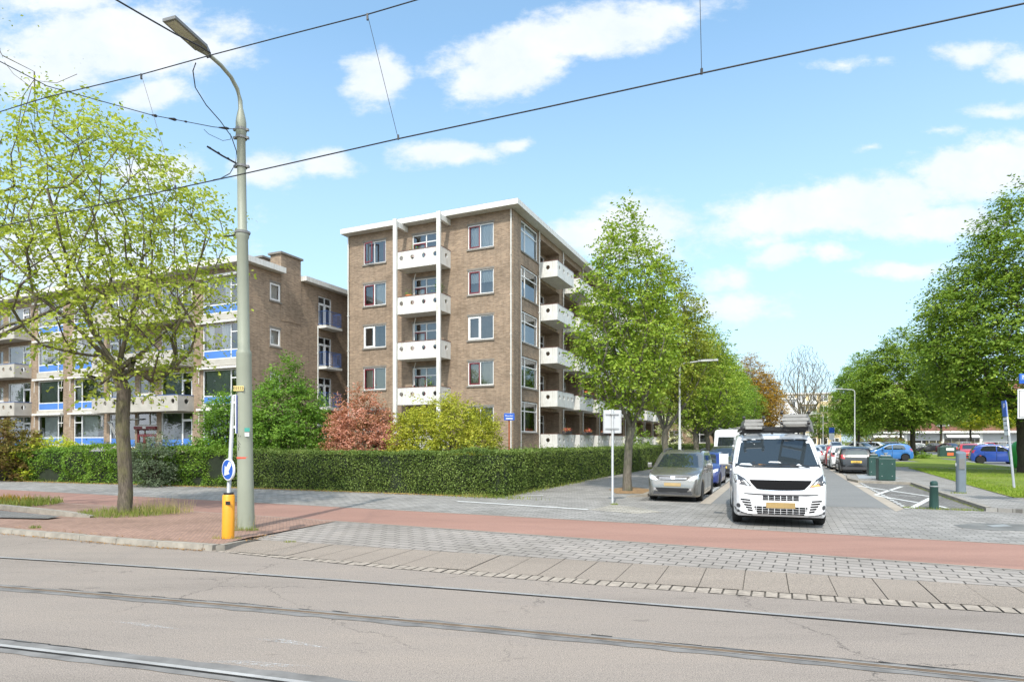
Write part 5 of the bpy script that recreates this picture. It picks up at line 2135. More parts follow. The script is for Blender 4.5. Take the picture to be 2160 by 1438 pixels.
def make_car(kind, pm, name='parked_car', plate=None, rails=False, front_style='car', mirrors=(1, -1)):
    K = KIND[kind]
    L, W = K['L'], K['W']
    root = emp(name, (0, 0, 0))
    bm = body_mesh(K)
    bvh = BVHTree.FromBMesh(bm)
    me = bpy.data.meshes.new('body')
    bm.to_mesh(me)
    bm.free()
    finish(me, [pm], None, True, 38)
    body = bpy.data.objects.new('body', me)
    COL.objects.link(body)
    body.parent = root
    q = MB()
    q.box(.25, -W * .40, .16, L - .25, W * .40, K['belt'] * .62)
    q.build('underbody', m_under, root)
    z0, z1, w0, w1 = K['ws']
    patch(bvh, L, quadpoly(z0, z1, w0, w1), 'x', -1, .004, 6).build('windscreen', m_screen if kind == 'van' else m_carglass, root, smooth=True)
    z0, z1, w0, w1 = K['rw_']
    patch(bvh, L, quadpoly(z0, z1, w0, w1), 'x', 1, .004, 6).build('rear_window', m_carglass, root, smooth=True)
    for sg in (-1, 1):
        for p in K['side']:
            patch(bvh, L, p, 'y', sg, .004).build('side_window', m_carglass, root, smooth=True)
        for (a, z0, b, z1) in K['doors']:
            q = MB()
            for (p0, p1, p2, p3) in ((a, z0, a + .012, z1), (b - .012, z0, b, z1), (a, z0, b, z0 + .012)):
                patch(bvh, L, [(p0, p1), (p2, p1), (p2, p3), (p0, p3)], 'y', sg, .0015, 6, mb=q)
            q.build('door_gap', m_under, root)
            q = patch(bvh, L, [(b - .24, z1 - .13), (b - .06, z1 - .13), (b - .06, z1 - .09), (b - .24, z1 - .09)], 'y', sg, .03)
            q.build('door_handle', pm, root)
        if sg in mirrors:
            q = MB()
            mx, mz = K['side'][0][0][0] + .12, K['belt'] + (.10 if kind != 'van' else .14)
            s = 1.35 if kind in ('van', 'tallvan') else 1.0
            my = sg * (W / 2 + .02)
            q.box(mx - .02, min(my - sg * .08, my + sg * .08), mz - .05 * s, mx + .06, max(my - sg * .08, my + sg * .08), mz - .02 * s, 1)
            pts = [(-.055, -.06), (.05, -.07), (.06, .09), (-.02, .11), (-.06, .06)]
            q.prism([(mx + a * s, mz + b * s * (1.05 if kind == 'van' else 1)) for a, b in pts], min(my + sg * .05, my + sg * .19 * s), max(my + sg * .05, my + sg * .19 * s), 0)
            q.build('wing_mirror', [pm, m_black], root, bevel=.035)
    for x in (K['xf'], K['xr']):
        for sg in (-1, 1):
            make_wheel(K['rw'], .205, root, x, sg * (W / 2 - .115))
    hz0, hz1 = K['hz']
    tz0, tz1 = K['tz']
    for sg in (-1, 1):
        y0, y1 = W * .27, W * .455
        hp = [(sg * y0, hz0 + .02), (sg * (y0 + .08), hz0), (sg * y1, hz0 + .06), (sg * (y1 + .005), hz1), (sg * (y0 + .14), hz0 + .14)]
        if front_style == 'van':
            hp = [(sg * .56, .835), (sg * .62, .83), (sg * .915, .885), (sg * .925, 1.06), (sg * .87, 1.075), (sg * .70, .98)]
        h = patch(bvh, L, hp, 'x', -1, .006).build('headlight', m_head if front_style != 'van' else m_headdark, root, smooth=True)
        if front_style == 'van':
            q = MB()
            patch(bvh, L, [(sg * .62, .85), (sg * .66, .85), (sg * .76, .975), (sg * .72, .955)], 'x', -1, .009, mb=q)
            q.build('reflector', m_head, h)
            patch(bvh, L, [(sg * .84, .95), (sg * .89, .96), (sg * .90, 1.04), (sg * .86, 1.04)], 'x', -1, .009).build('reflector', m_head, h)
            patch(bvh, L, [(sg * .80, .895), (sg * .86, .89), (sg * .87, .94), (sg * .82, .945)] if sg > 0 else [(sg * .58, .838), (sg * .78, .86), (sg * .74, .90), (sg * .62, .87)],
                  'x', -1, .011).build('lamp', m_lit if sg > 0 else m_amber, h)
        else:
            patch(bvh, L, [(sg * (y0 + .09), hz0 + .04), (sg * (y0 + .19), hz0 + .06), (sg * (y0 + .2), hz0 + .13), (sg * (y0 + .11), hz0 + .10)], 'x', -1, .009).build('reflector', m_chrome, h)
        ti = W * .36 if kind != 'hatch' else W * .33
        patch(bvh, L, [(sg * ti, tz0), (sg * W * .47, tz0 + .02), (sg * W * .46, tz1), (sg * (ti + .03), tz1 - .03)], 'x', 1, .008).build('tail_light', m_tail, root)
    pl = plate or m_plate
    if front_style == 'van':
        q = patch(bvh, L, [(-.62, .965), (.62, .965), (.585, .90), (.47, .785), (.30, .755), (-.30, .755), (-.47, .785), (-.585, .90)], 'x', -1, .008, 5)
        g_ = q.build('grille', m_grille, root)
        q = MB()
        patch(bvh, L, [(-.45, .77), (-.30, .742), (.30, .742), (.45, .77), (.30, .757), (-.30, .757)], 'x', -1, .013, 4, mb=q)
        q.build('grille_trim', m_chrome, g_)
        q = MB()
        for i in range(24):
            y = -.44 + i * .0385
            patch(bvh, L, [(y, .80), (y + .014, .80), (y + .014, .92), (y, .92)], 'x', -1, .013, 2, mb=q)
        q.build('grille_bars', m_grille, g_)
        q = MB()
        for zz in (.625, .592, .558):
            patch(bvh, L, [(-.36, zz), (.36, zz), (.36, zz + .026), (-.36, zz + .026)], 'x', -1, .006, 6, mb=q)
        for i, zz in enumerate((.395, .350, .305, .262)):
            w = .52 - i * .02
            patch(bvh, L, [(-w, zz), (w, zz), (w, zz + .034), (-w, zz + .034)], 'x', -1, .006, 8, mb=q)
        for sg in (-1, 1):
            for i in range(5):
                zz = .535 - i * .053
                a, b = .60 - .012 * i * 1.0, .79 - i * .035
                patch(bvh, L, [(sg * a, zz), (sg * b, zz + .012), (sg * (b + .01), zz + .045), (sg * a, zz + .028)], 'x', -1, .006, 3, mb=q)
        q.build('air_vent', m_grille, root)
        q = MB()
        for x in np.arange(-.36, .37, .12):
            patch(bvh, L, [(x - .006, .55), (x + .006, .55), (x + .006, .65), (x - .006, .65)], 'x', -1, .008, 2, mb=q)
        for x in np.arange(-.48, .49, .12):
            patch(bvh, L, [(x - .005, .255), (x + .005, .255), (x + .005, .43), (x - .005, .43)], 'x', -1, .008, 2, mb=q)
        q.build('vent_bars', pm, root)
        for sg in (-1, 1):
            ring = [(sg * .842 + .042 * math.cos(t), .43 + .045 * math.sin(t)) for t in np.linspace(0, 2 * math.pi, 13)[:-1]]
            patch(bvh, L, ring, 'x', -1, .008, 1).build('fog_light', m_headdark, root)
        q = MB()
        for sg in (-1, 1):
            patch(bvh, L, [(sg * .55, .245), (sg * .86, .29), (sg * .93, .40), (sg * .94, .41), (sg * .87, .28), (sg * .55, .23)], 'x', -1, .003, 4, mb=q)
        patch(bvh, L, [(-.93, .70), (-.5, .665), (.5, .665), (.93, .70), (.93, .688), (.5, .652), (-.5, .652), (-.93, .688)], 'x', -1, .0015, 4, mb=q)
        q.build('bumper_gap', m_grey_pl, root)
        patch(bvh, L, [(-.285, .40), (.285, .40), (.285, .515), (-.285, .515)], 'x', -1, .016, 4).build('number_plate', pl, root)
        q = MB()
        patch(bvh, L, [(-.90, 1.19), (.90, 1.19), (.775, 1.81), (-.775, 1.81)], 'x', -1, .002, 8, mb=q)
        q.build('screen_border', m_black, root)
        q = MB()
        for (a, b) in ((.55, -.15), (-.1, -.78)):
            q.tube([(.90, a, 1.215), (.99, (a + b) / 2, 1.262), (.97, b, 1.25)], .012, 5)
        q.build('wiper', m_black, root)
        for (y0, y1, z0, z1, mt) in ((.52, .80, 1.235, 1.285, m_signwhite), (.20, .42, 1.235, 1.27, m_orange), (-.1, .18, 1.29, 1.33, m_signwhite), (-.52, -.40, 1.235, 1.28, m_signwhite)):
            patch(bvh, L, [(y0, z0), (y1, z0 + .01), (y1 - .04, z1 - .012), (y0 + .05, z1 - .012)], 'x', -1, .007, 2).build('dashboard_paper', mt, root)
    else:
        gz = hz0 + .02
        if kind == 'mpv':
            g_ = patch(bvh, L, [(-.50, .84), (.50, .84), (.56, .80), (.40, .71), (-.40, .71), (-.56, .80)], 'x', -1, .006).build('grille', m_black, root)
            q = MB()
            for zz in (.79, .75):
                patch(bvh, L, [(-.44, zz - .006), (.44, zz - .006), (.44, zz + .006), (-.44, zz + .006)], 'x', -1, .011, 6, mb=q)
            patch(bvh, L, [(-.075, .845), (.075, .845), (.06, .76), (0, .735), (-.06, .76)], 'x', -1, .016, 2, mb=q)
            q.build('emblem', m_chrome, g_)
            g2 = patch(bvh, L, [(-.56, .47), (.56, .47), (.44, .33), (-.44, .33)], 'x', -1, .006)
            g2.build('lower_grille', m_black, root)
            q = patch(bvh, L, [(-.66, .36), (-.44, .32), (.44, .32), (.66, .36), (.62, .25), (-.62, .25)], 'x', -1, .004)
            q.build('bumper_trim', m_grey_pl, root)
            for sg in (-1, 1):
                ring = [(sg * .565 + .04 * math.cos(t), .425 + .04 * math.sin(t)) for t in np.linspace(0, 2 * math.pi, 11)[:-1]]
                patch(bvh, L, ring, 'x', -1, .01, 1).build('fog_light', m_chrome, root)
            patch(bvh, L, [(-.27, .52), (.27, .52), (.27, .63), (-.27, .63)], 'x', -1, .012, 4).build('number_plate', pl, root)
        else:
            patch(bvh, L, [(-W * .22, gz), (W * .22, gz), (W * .25, gz - .09), (-W * .25, gz - .09)], 'x', -1, .006).build('grille', m_black, root)
            patch(bvh, L, [(-W * .36, .42), (W * .36, .42), (W * .32, .28), (-W * .32, .28)], 'x', -1, .006).build('lower_grille', m_black, root)
            patch(bvh, L, [(-.26, .43), (.26, .43), (.26, .53), (-.26, .53)], 'x', -1, .012, 4).build('number_plate', pl, root)
    patch(bvh, L, [(-.26, .60), (.26, .60), (.26, .71), (-.26, .71)] if kind != 'van' else [(-.26, .7), (.26, .7), (.26, .81), (-.26, .81)], 'x', 1, .012, 4).build('number_plate', pl, root)
    patch(bvh, L, [(-W * .44, .24), (W * .44, .24), (W * .43, .38), (-W * .43, .38)], 'x', 1, .006).build('rear_bumper_trim', m_grey_pl, root)
    if rails:
        q = MB()
        for sg in (-1, 1):
            y = sg * W * .36
            q.tube([(2.05, y, 1.59), (2.25, y, 1.69), (3.6, y, 1.71), (4.0, y, 1.63)], .022, 6)
        q.tube([(2.3, 0, 1.66), (2.42, 0, 1.72)], .012, 5)
        q.build('roof_rail', m_grey_pl, root)
    for ch in root.children:
        ch.location.x -= L / 2
    return root


AWAY, NEAR = math.atan2(-.9128, -.4084), math.atan2(.9128, .4084)     # local +x is the tail


def put(o, loc, rz, label, cat='car', group=None, sc=1.0):
    o.location = loc
    o.rotation_euler = (0, 0, rz)
    o.scale = (sc, sc, sc) if not isinstance(sc, tuple) else sc
    return tag(o, label, cat, group)


def recolour(o, m):
    for ch in o.children:
        if ch.name.split('.')[0] in ('body', 'door_handle', 'wing_mirror'):
            ch.material_slots[0].link = 'OBJECT'
            ch.material_slots[0].material = m


# white panel van coming out of the side street
p_white = paint('van_white', (0.70, 0.71, 0.72), 0.3)
van = make_car('van', p_white, 'panel_van', m_plateblur, front_style='van', mirrors=(1,))
vf = G(1639, 1102)
fw = Vector((-0.325, -0.945, 0)).normalized()
put(van, vf - fw * (4.95 / 2 - .88), math.atan2(-fw.y, -fw.x), 'white panel van with ladders on its roof rack leaving the side street', 'van', sc=(1, 1.0, 1.05))
q = MB()
for x in (-.55, .6, 1.75):
    q.box(x - .03, -.72, 1.965, x + .03, .72, 2.0)
    for y in (-.70, .66):
        q.box(x - .03, y, 1.90, x + .03, y + .04, 1.964)
q.box(-.64, -.76, 2.0, -.60, .76, 2.09)
for y in (-.76, .72):
    q.box(-.598, y, 2.0, 2.1, y + .04, 2.06)
q.build('roof_rack', m_black, van)
q = MB()
q.tube([(-.62, .03, 1.93), (-.60, .03, 1.985)], [.03, .012], 8)
q.build('antenna', m_black, van)
m_alu = M('ladder_aluminium', (0.30, 0.295, 0.28), 0.5, 0.3, var=0.12, scale=6)


def ladder(loc, rz, pitch, n_sec, length, w, lab):
    e = emp('extension_ladder', loc, rz, lab, 'ladder', 'ladders on the van roof')
    e.rotation_euler = (0, pitch, rz)
    for k in range(n_sec):
        q = MB()
        z = k * .085
        ww = w - k * .035
        for sg in (-1, 1):
            q.box(k * .03, sg * ww / 2 - .013, z, length - k * .1, sg * ww / 2 + .013, z + .07)
        for i in range(int(length / .28)):
            q.box(.12 + i * .28 + k * .03, -ww / 2 + .0135, z + .02, .15 + i * .28 + k * .03, ww / 2 - .0135, z + .05)
        q.box(k * .03 + .001, -ww / 2 + .0135, z + .004, k * .03 + .10, ww / 2 - .0135, z + .066)
        q.build('ladder_section', m_alu, e)
    for sg in (-1, 1):
        for zz in (.03, n_sec * .085 + .02):
            q = MB()
            q.lathe([(.04, -.03), (.045, 0), (.04, .03)], 10, c=(.01, sg * w / 2, zz), axis='y')
            q.build('end_cap', m_black, e)
    return e


vm = Matrix.Translation(van.location) @ Matrix.Rotation(van.rotation_euler.z, 4, 'Z')
vz = van.rotation_euler.z
ladder(vm @ Vector((-.95, .46, 2.135)), vz, 0, 3, 3.1, .44, 'stacked aluminium ladder on the van roof nearer the mirror side')
ladder(vm @ Vector((-1.35, -.40, 2.235)), vz + R(-9), R(2.6), 3, 3.4, .56, 'wider aluminium ladder on the van roof above the amber lit headlight')

# parked cars: three shapes, each copied and repainted
G_L, G_R, G_LOT = 'cars parked on the left of the street', 'cars parked on the right of the street', 'cars in the far car park'
mpv = make_car('mpv', paint('grey_metallic', (0.27, 0.26, 0.24), 0.26, 0.7), plate=m_plateblur, rails=True)
put(mpv, S(-3.10, 20.95), NEAR, 'grey metallic people carrier with roof rails, first at the left kerb', 'car', G_L, .93)
hat = make_car('hatch', paint('black_paint', (0.012, 0.012, 0.014), 0.25))
put(hat, S(3.72, 41.1, .0), AWAY, 'black hatchback with red tail lights and yellow plate behind the waste containers', 'car', G_R, 1.04)
sed = make_car('sedan', paint('silver_paint', (0.50, 0.51, 0.52), 0.3, 0.4))
put(sed, S(2.1, 57.5), AWAY, 'silver grey saloon on the street just past the van windscreen', 'car', G_R)
text_mesh('plate_text', 'XL-452-R', .10, m_black, hat, (1.85, 0, .655), (R(90), 0, R(90)), sx=.8)


def clone(src, loc, rz, col, lab, grp, sc=1.0, metal=0.0):
    o = copy_tree(src)
    put(o, loc, rz, lab, 'car', grp, sc)
    nm = 'paint_' + lab.split()[0] + '_' + str(len(bpy.data.materials))
    recolour(o, paint(nm, col, .3, metal))
    for ch in list(o.children):
        if ch.name.startswith('plate_text'):
            bpy.data.objects.remove(ch)
    return o


Zl = .11
c_silver, c_white, c_dark, c_red, c_blue = (0.46, 0.47, 0.48), (0.68, 0.68, 0.68), (0.03, 0.032, 0.036), (0.42, 0.02, 0.03), (0.02, 0.05, 0.26)
clone(hat, S(-3.12, 27.2), NEAR, (0.012, 0.028, 0.16), 'dark blue hatchback parked behind the grey people carrier', G_L, .95)
clone(sed, S(-2.9, 34.8), NEAR, (0.045, 0.047, 0.05), 'dark grey car with yellow plate beyond the blue hatchback', G_L, (1, 1, 1.08))
clone(hat, S(3.55, 46.2), AWAY, c_white, 'white hatchback parked in front of the black hatchback', G_R, 1.05)
clone(mpv, S(3.5, 51.4), AWAY, (0.40, 0.03, 0.04), 'red car third in the right hand row', G_R, .9)
clone(sed, S(3.5, 62.5), AWAY, (0.03, .032, .035), 'dark saloon fourth in the right hand row', G_R)
clone(sed, S(4.2, 80), AWAY, c_silver, 'silver saloon with orange plate far down the right kerb', G_R, 1.0, .4)
clone(mpv, S(7.3, 106, Zl), NEAR, c_silver, 'pale silver people carrier facing us by the far street lamp', G_LOT, 1.0, .4)
clone(sed, S(9.3, 91, Zl), NEAR + R(40), (0.30, 0.31, 0.32), 'mid grey estate car behind the blue hatchback bonnet', G_LOT, (1, 1, 1.1), .4)
clone(hat, S(8.5, 63.8, Zl), TH + R(4), (0.035, 0.16, 0.42), 'bright blue hatchback seen from the side on the cross path', G_LOT, 1.03)
for px, d, kind, rz, col, lab in (
        (1851, 84, mpv, NEAR + R(60), c_white, 'white car behind the bright blue hatchback roof'),
        (1893, 90, mpv, NEAR + R(70), (0.12, 0.13, 0.14), 'charcoal car just right of the bright blue hatchback'),
        (1930, 100, sed, TH, (0.25, .26, .27), 'grey saloon half hidden by the slim tree trunk'),
        (1962, 98, sed, TH + R(8), c_dark, 'black coupe right of the slim tree trunk'),
        (2007, 94, sed, NEAR + R(30), (0.16, 0.02, 0.03), 'wine red saloon above the sticker covered container'),
        (2036, 104, mpv, NEAR + R(10), (0.2, .21, .22), 'slate grey car in the far row left of the white one'),
        (2060, 98, sed, TH + R(20), c_white, 'white saloon in the far row above the red hatchback'),
        (2087, 106, hat, NEAR, (0.50, 0.03, 0.04), 'small bright red car far behind the blue hatchback roof'),
        (2108, 108, sed, TH, c_dark, 'black saloon in the far row beside the leaning parking sign'),
        (2134, 96, sed, TH + R(15), c_silver, 'silver saloon in the far row next to the big trunk')):
    p = at(px, 930, d)
    p.z = Zl
    clone(kind, p, rz, col, lab, G_LOT, 1.0, .3 if col == c_silver else 0)
p = at(2044, 930, 57)
clone(hat, (p.x, p.y, Zl), math.atan2(.86, .5), (0.50, 0.03, 0.03), 'red hatchback facing us behind the grey ticket pillar', G_LOT, 1.02)
p = at(2106, 930, 47)
clone(hat, (p.x, p.y, Zl), math.atan2(.52, -.85), (0.02, 0.06, 0.30), 'dark blue hatchback turned right, beside the green bottle bank', G_LOT, 1.0)
p = at(2180, 930, 46)
clone(sed, (p.x, p.y, Zl), math.atan2(.8, -.6), c_dark, 'black car at the right edge behind the bottle bank', G_LOT)
tv = make_car('tallvan', p_white, 'delivery_van')
put(tv, S(-3.0, 42.0), AWAY, 'tall white delivery van parked on the left beyond the dark grey car', 'van')
q = MB()
for i in range(4):
    q.tube([(-2.4 + .3 * i, -.7, 2.62), (-2.2 + .3 * i, .75, 2.72 + .05 * i)], .03, 6)
for y in (-.7, -.1, .5):
    q.tube([(-2.5, y, 2.6), (2.2, y, 2.66)], .03, 6)
q.build('roof_rack', m_alu, tv)


# ------------------------------------------------------------------ the one person in view
def person(loc, rz, label):
    root = emp('person', loc, rz, label, 'person')
    J = {'pelvis': (0, 0, .95, .135), 'waist': (0, 0, 1.08, .125), 'chest': (0, .0, 1.30, .15), 'neck': (0, .0, 1.47, .06), 'chin': (0, .02, 1.54, .065), 'head': (0, .02, 1.66, .09), 'crown': (0, .01, 1.74, .06),
         'sl': (.17, 0, 1.40, .065), 'el': (.22, .02, 1.12, .045), 'wl': (.20, .10, .88, .032), 'hl': (.20, .12, .80, .035),
         'sr': (-.17, 0, 1.40, .065), 'er': (-.22, .03, 1.12, .045), 'wr': (-.19, .12, .90, .032), 'hr': (-.18, .15, .82, .035),
         'll': (.09, 0, .88, .09), 'kl': (.10, .03, .50, .062), 'al': (.11, -.02, .09, .042), 'tl': (.12, .12, .04, .038),
         'lr': (-.09, 0, .88, .09), 'kr': (-.10, .05, .50, .062), 'ar': (-.11, .02, .09, .042), 'tr': (-.12, .16, .04, .038)}
    E = [('pelvis', 'waist'), ('waist', 'chest'), ('chest', 'neck'), ('neck', 'chin'), ('chin', 'head'), ('head', 'crown'), ('chest', 'sl'), ('sl', 'el'), ('el', 'wl'), ('wl', 'hl'), ('chest', 'sr'),
         ('sr', 'er'), ('er', 'wr'), ('wr', 'hr'), ('pelvis', 'll'), ('ll', 'kl'), ('kl', 'al'), ('al', 'tl'), ('pelvis', 'lr'), ('lr', 'kr'), ('kr', 'ar'), ('ar', 'tr')]
    names = list(J)
    V = [J[n][:3] for n in names]
    Rd = [J[n][3] for n in names]
    EE = [(names.index(a), names.index(b)) for a, b in E]
    for hn, sx in (('hl', 1), ('hr', -1)):      # five fingers per hand
        hx, hy, hz, _ = J[hn]
        for f, (dy, ln) in enumerate(((-.028, .07), (-.010, .085), (.010, .09), (.028, .075), (.035, .05))):
            a = len(V)
            V.append((hx, hy + dy, hz - .035 if f < 4 else hz))
            V.append((hx - sx * .02, hy + dy * 1.1 + (.02 if f == 4 else .008), hz - .035 - ln if f < 4 else hz - .045))
            Rd += [.010, .008]
            EE += [(names.index(hn), a), (a, a + 1)]
    me = bpy.data.meshes.new('body')
    me.from_pydata(V, EE, [])
    o = bpy.data.objects.new('body', me)
    COL.objects.link(o)
    o.parent = root
    sk = o.modifiers.new('skin', 'SKIN')
    for i, r_ in enumerate(Rd):
        me.skin_vertices[0].data[i].radius = (r_, r_ * .85)
    me.skin_vertices[0].data[0].use_root = True
    su = o.modifiers.new('sub', 'SUBSURF')
    su.levels = su.render_levels = 1
    t = NT('skin_and_clothes')
    sp = t.n('ShaderNodeSeparateXYZ')
    t.l(t.obj(), sp.inputs[0])
    t.base(t.ramp(t.math('DIVIDE', sp.outputs[2], 1.8), [(0.03, (.02, .02, .02)), (0.055, (.035, .04, .06)), (0.53, (.035, .04, .06)), (0.55, (.02, .022, .03)), (0.82, (.02, .022, .03)), (0.835, (.48, .28, .2))]), .8)
    t.t.nodes['Color Ramp'].color_ramp.interpolation = 'CONSTANT'
    me.materials.append(t.m)
    q = MB()
    q.lathe([(.02, 1.80), (.07, 1.785), (.098, 1.73), (.104, 1.67), (.092, 1.63)], 14, c=(0, -.012, 0))
    q.build('hair', M('brown_hair', (.05, .035, .025), .9), root, smooth=True)
    q = MB()
    q.lathe([(.016, -.03), (.012, .02)], 8, c=(0, .11, 1.645), axis='z')
    for sx in (-.033, .033):
        q.lathe([(.009, .098), (.004, .106)], 8, c=(sx, 0, 1.68), axis='y', mat=1)
    q.box(-.025, .088, 1.592, .025, .098, 1.60, 1)
    q.build('face', [M('skin_tone', (.48, .28, .2), .6, var=.05), m_black], root)


p = at(1837, 930, 80)
person((p.x, p.y, .11), R(150), 'person in a dark jacket standing behind the bright blue hatchback')
# ------------------------------------------------------------------ vegetation
def bark_mat(name, a, b, scale=6):
    t = NT(name)
    o = t.obj()
    f = t.noise(t.map(o, 0, (1, 1, .18)), scale, 6, .75)
    g = t.noise(o, 2.2, 4)
    col = t.mix(t.ramp(g, [(.45, (0, 0, 0)), (.65, (1, 1, 1))]), t.ramp(f, [(.3, mul(a, .6)), (.65, mul(a, 1.25))]), b)
    h = t.noise(t.map(o, 0, (1, 1, .12)), 34, 4, .8)
    col = t.mix(1.0, col, t.ramp(h, [(.35, (.55,) * 3), (.6, (1.15,) * 3)]), 'MULTIPLY')
    t.bump(h, 0.9, .03)
    return t.base(col, .9, 0, .15)


m_bark = bark_mat('grey_bark', (0.150, 0.125, 0.098), (0.165, 0.155, 0.075))
m_bark2 = bark_mat('smooth_bark', (0.185, 0.165, 0.135), (0.15, 0.145, 0.10), 3)
m_barkpale = bark_mat('pale_bark', (0.20, 0.175, 0.15), (0.18, 0.16, 0.13), 3)
m_barkd = bark_mat('dark_bark', (0.075, 0.062, 0.05), (0.07, 0.065, 0.045))
m_lf_spring = leaf_mat('spring_leaves', [C('6e8430'), C('849638'), C('9ca846'), C('b2ba60'), C('788e36')], .42, gain=1.2)
m_lf_street = leaf_mat('street_tree_leaves', [C('50681f'), C('647e28'), C('7c9234'), C('92a046'), C('5e7628')], .38)
m_lf_bronze = leaf_mat('bronze_leaves', [C('55681f'), C('6c7a28'), C('7e8632'), C('888e3c'), C('6e6a2a')], .36)
m_lf_dark = leaf_mat('deep_green_leaves', [C('3f581e'), C('526c24'), C('68802e'), C('82943c'), C('4a6424')], .36)
m_lf_mid = leaf_mat('mid_green_leaves', [C('506c22'), C('627e2a'), C('768f36'), C('8a9c42')], .36)
m_lf_yel = leaf_mat('yellow_green_leaves', [C('7d8f28'), C('99a532'), C('aeb23a'), C('8a9a34')], .4)
m_lf_copper = leaf_mat('copper_leaves', [C('6a5220'), C('8a6a26'), C('9c7c34'), C('7c6c2a'), C('8c5a2a')], .35)
m_lf_hedge = leaf_mat('hedge_leaves', [C('3d4a26'), C('4a5c2b'), C('5e7036'), C('748446'), C('5a5c34')], .28, gain=1.4)
m_lf_hedge2 = leaf_mat('wild_hedge_leaves', [C('38521c'), C('4a6824'), C('60802c'), C('6f8434'), C('445c22')], .25)
m_lf_bush = leaf_mat('bush_leaves', [C('405c24'), C('507028'), C('668432'), C('7c9640')], .34, gain=1.45)
m_lf_gold = leaf_mat('golden_bush_leaves', [C('626c1e'), C('7e8828'), C('9ca034'), C('b4b048'), C('6e7a26')], .32, gain=1.15)
m_lf_pink = leaf_mat('pink_bush_leaves', [C('5c5630'), C('806040'), C('ac7662'), C('c49484'), C('9c6c5a')], .3, gain=1.3)
m_lf_brown = leaf_mat('brown_bush_leaves', [C('4a3a22'), C('5e4a28'), C('6c6a30'), C('7a5a34')], .3)
m_lf_blue = leaf_mat('grey_green_leaves', [C('3c4a34'), C('4e5c40'), C('66705a'), C('5a6a48')], .2)
m_lf_cream = leaf_mat('blossom_and_leaves', [C('5c7030'), C('7a8848'), C('d8d4b8'), C('e6e2cc')], .3)
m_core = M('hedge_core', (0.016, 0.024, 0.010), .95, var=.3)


def envelope(prof, n, seed, mind=.35, shell=.55, off=lambda z: (0, 0), squash=1.0):
    """points inside a crown whose radius at each height is given by prof"""
    rr = np.random.default_rng(seed)
    zs, Rs = zip(*prof)
    out = []
    zz = np.linspace(zs[0], zs[-1], 200)
    wts = np.interp(zz, zs, Rs) ** 1.6 + .02
    wts /= wts.sum()
    lob = rr.uniform(0, 6.28, 6)
    tries = 0
    while len(out) < n and tries < n * 60:
        tries += 1
        z = rr.choice(zz, p=wts) + rr.normal() * .12
        a = rr.uniform(0, 6.283)
        Rz = float(np.interp(z, zs, Rs)) * (1 + .10 * math.sin(2 * a + lob[0]) + .09 * math.sin(3 * a + lob[1] + z * .8) + .07 * math.sin(5 * a + lob[2] + z * 1.7))
        r_ = Rz * rr.uniform(0, 1) ** shell
        ox, oy = off(z)
        p = np.array([ox + r_ * math.cos(a), oy + r_ * math.sin(a) * squash, z])
        if all(abs(p[2] - q[2]) > mind or np.linalg.norm(p - q) > mind for q in out):
            out.append(p)
    return np.array(out)


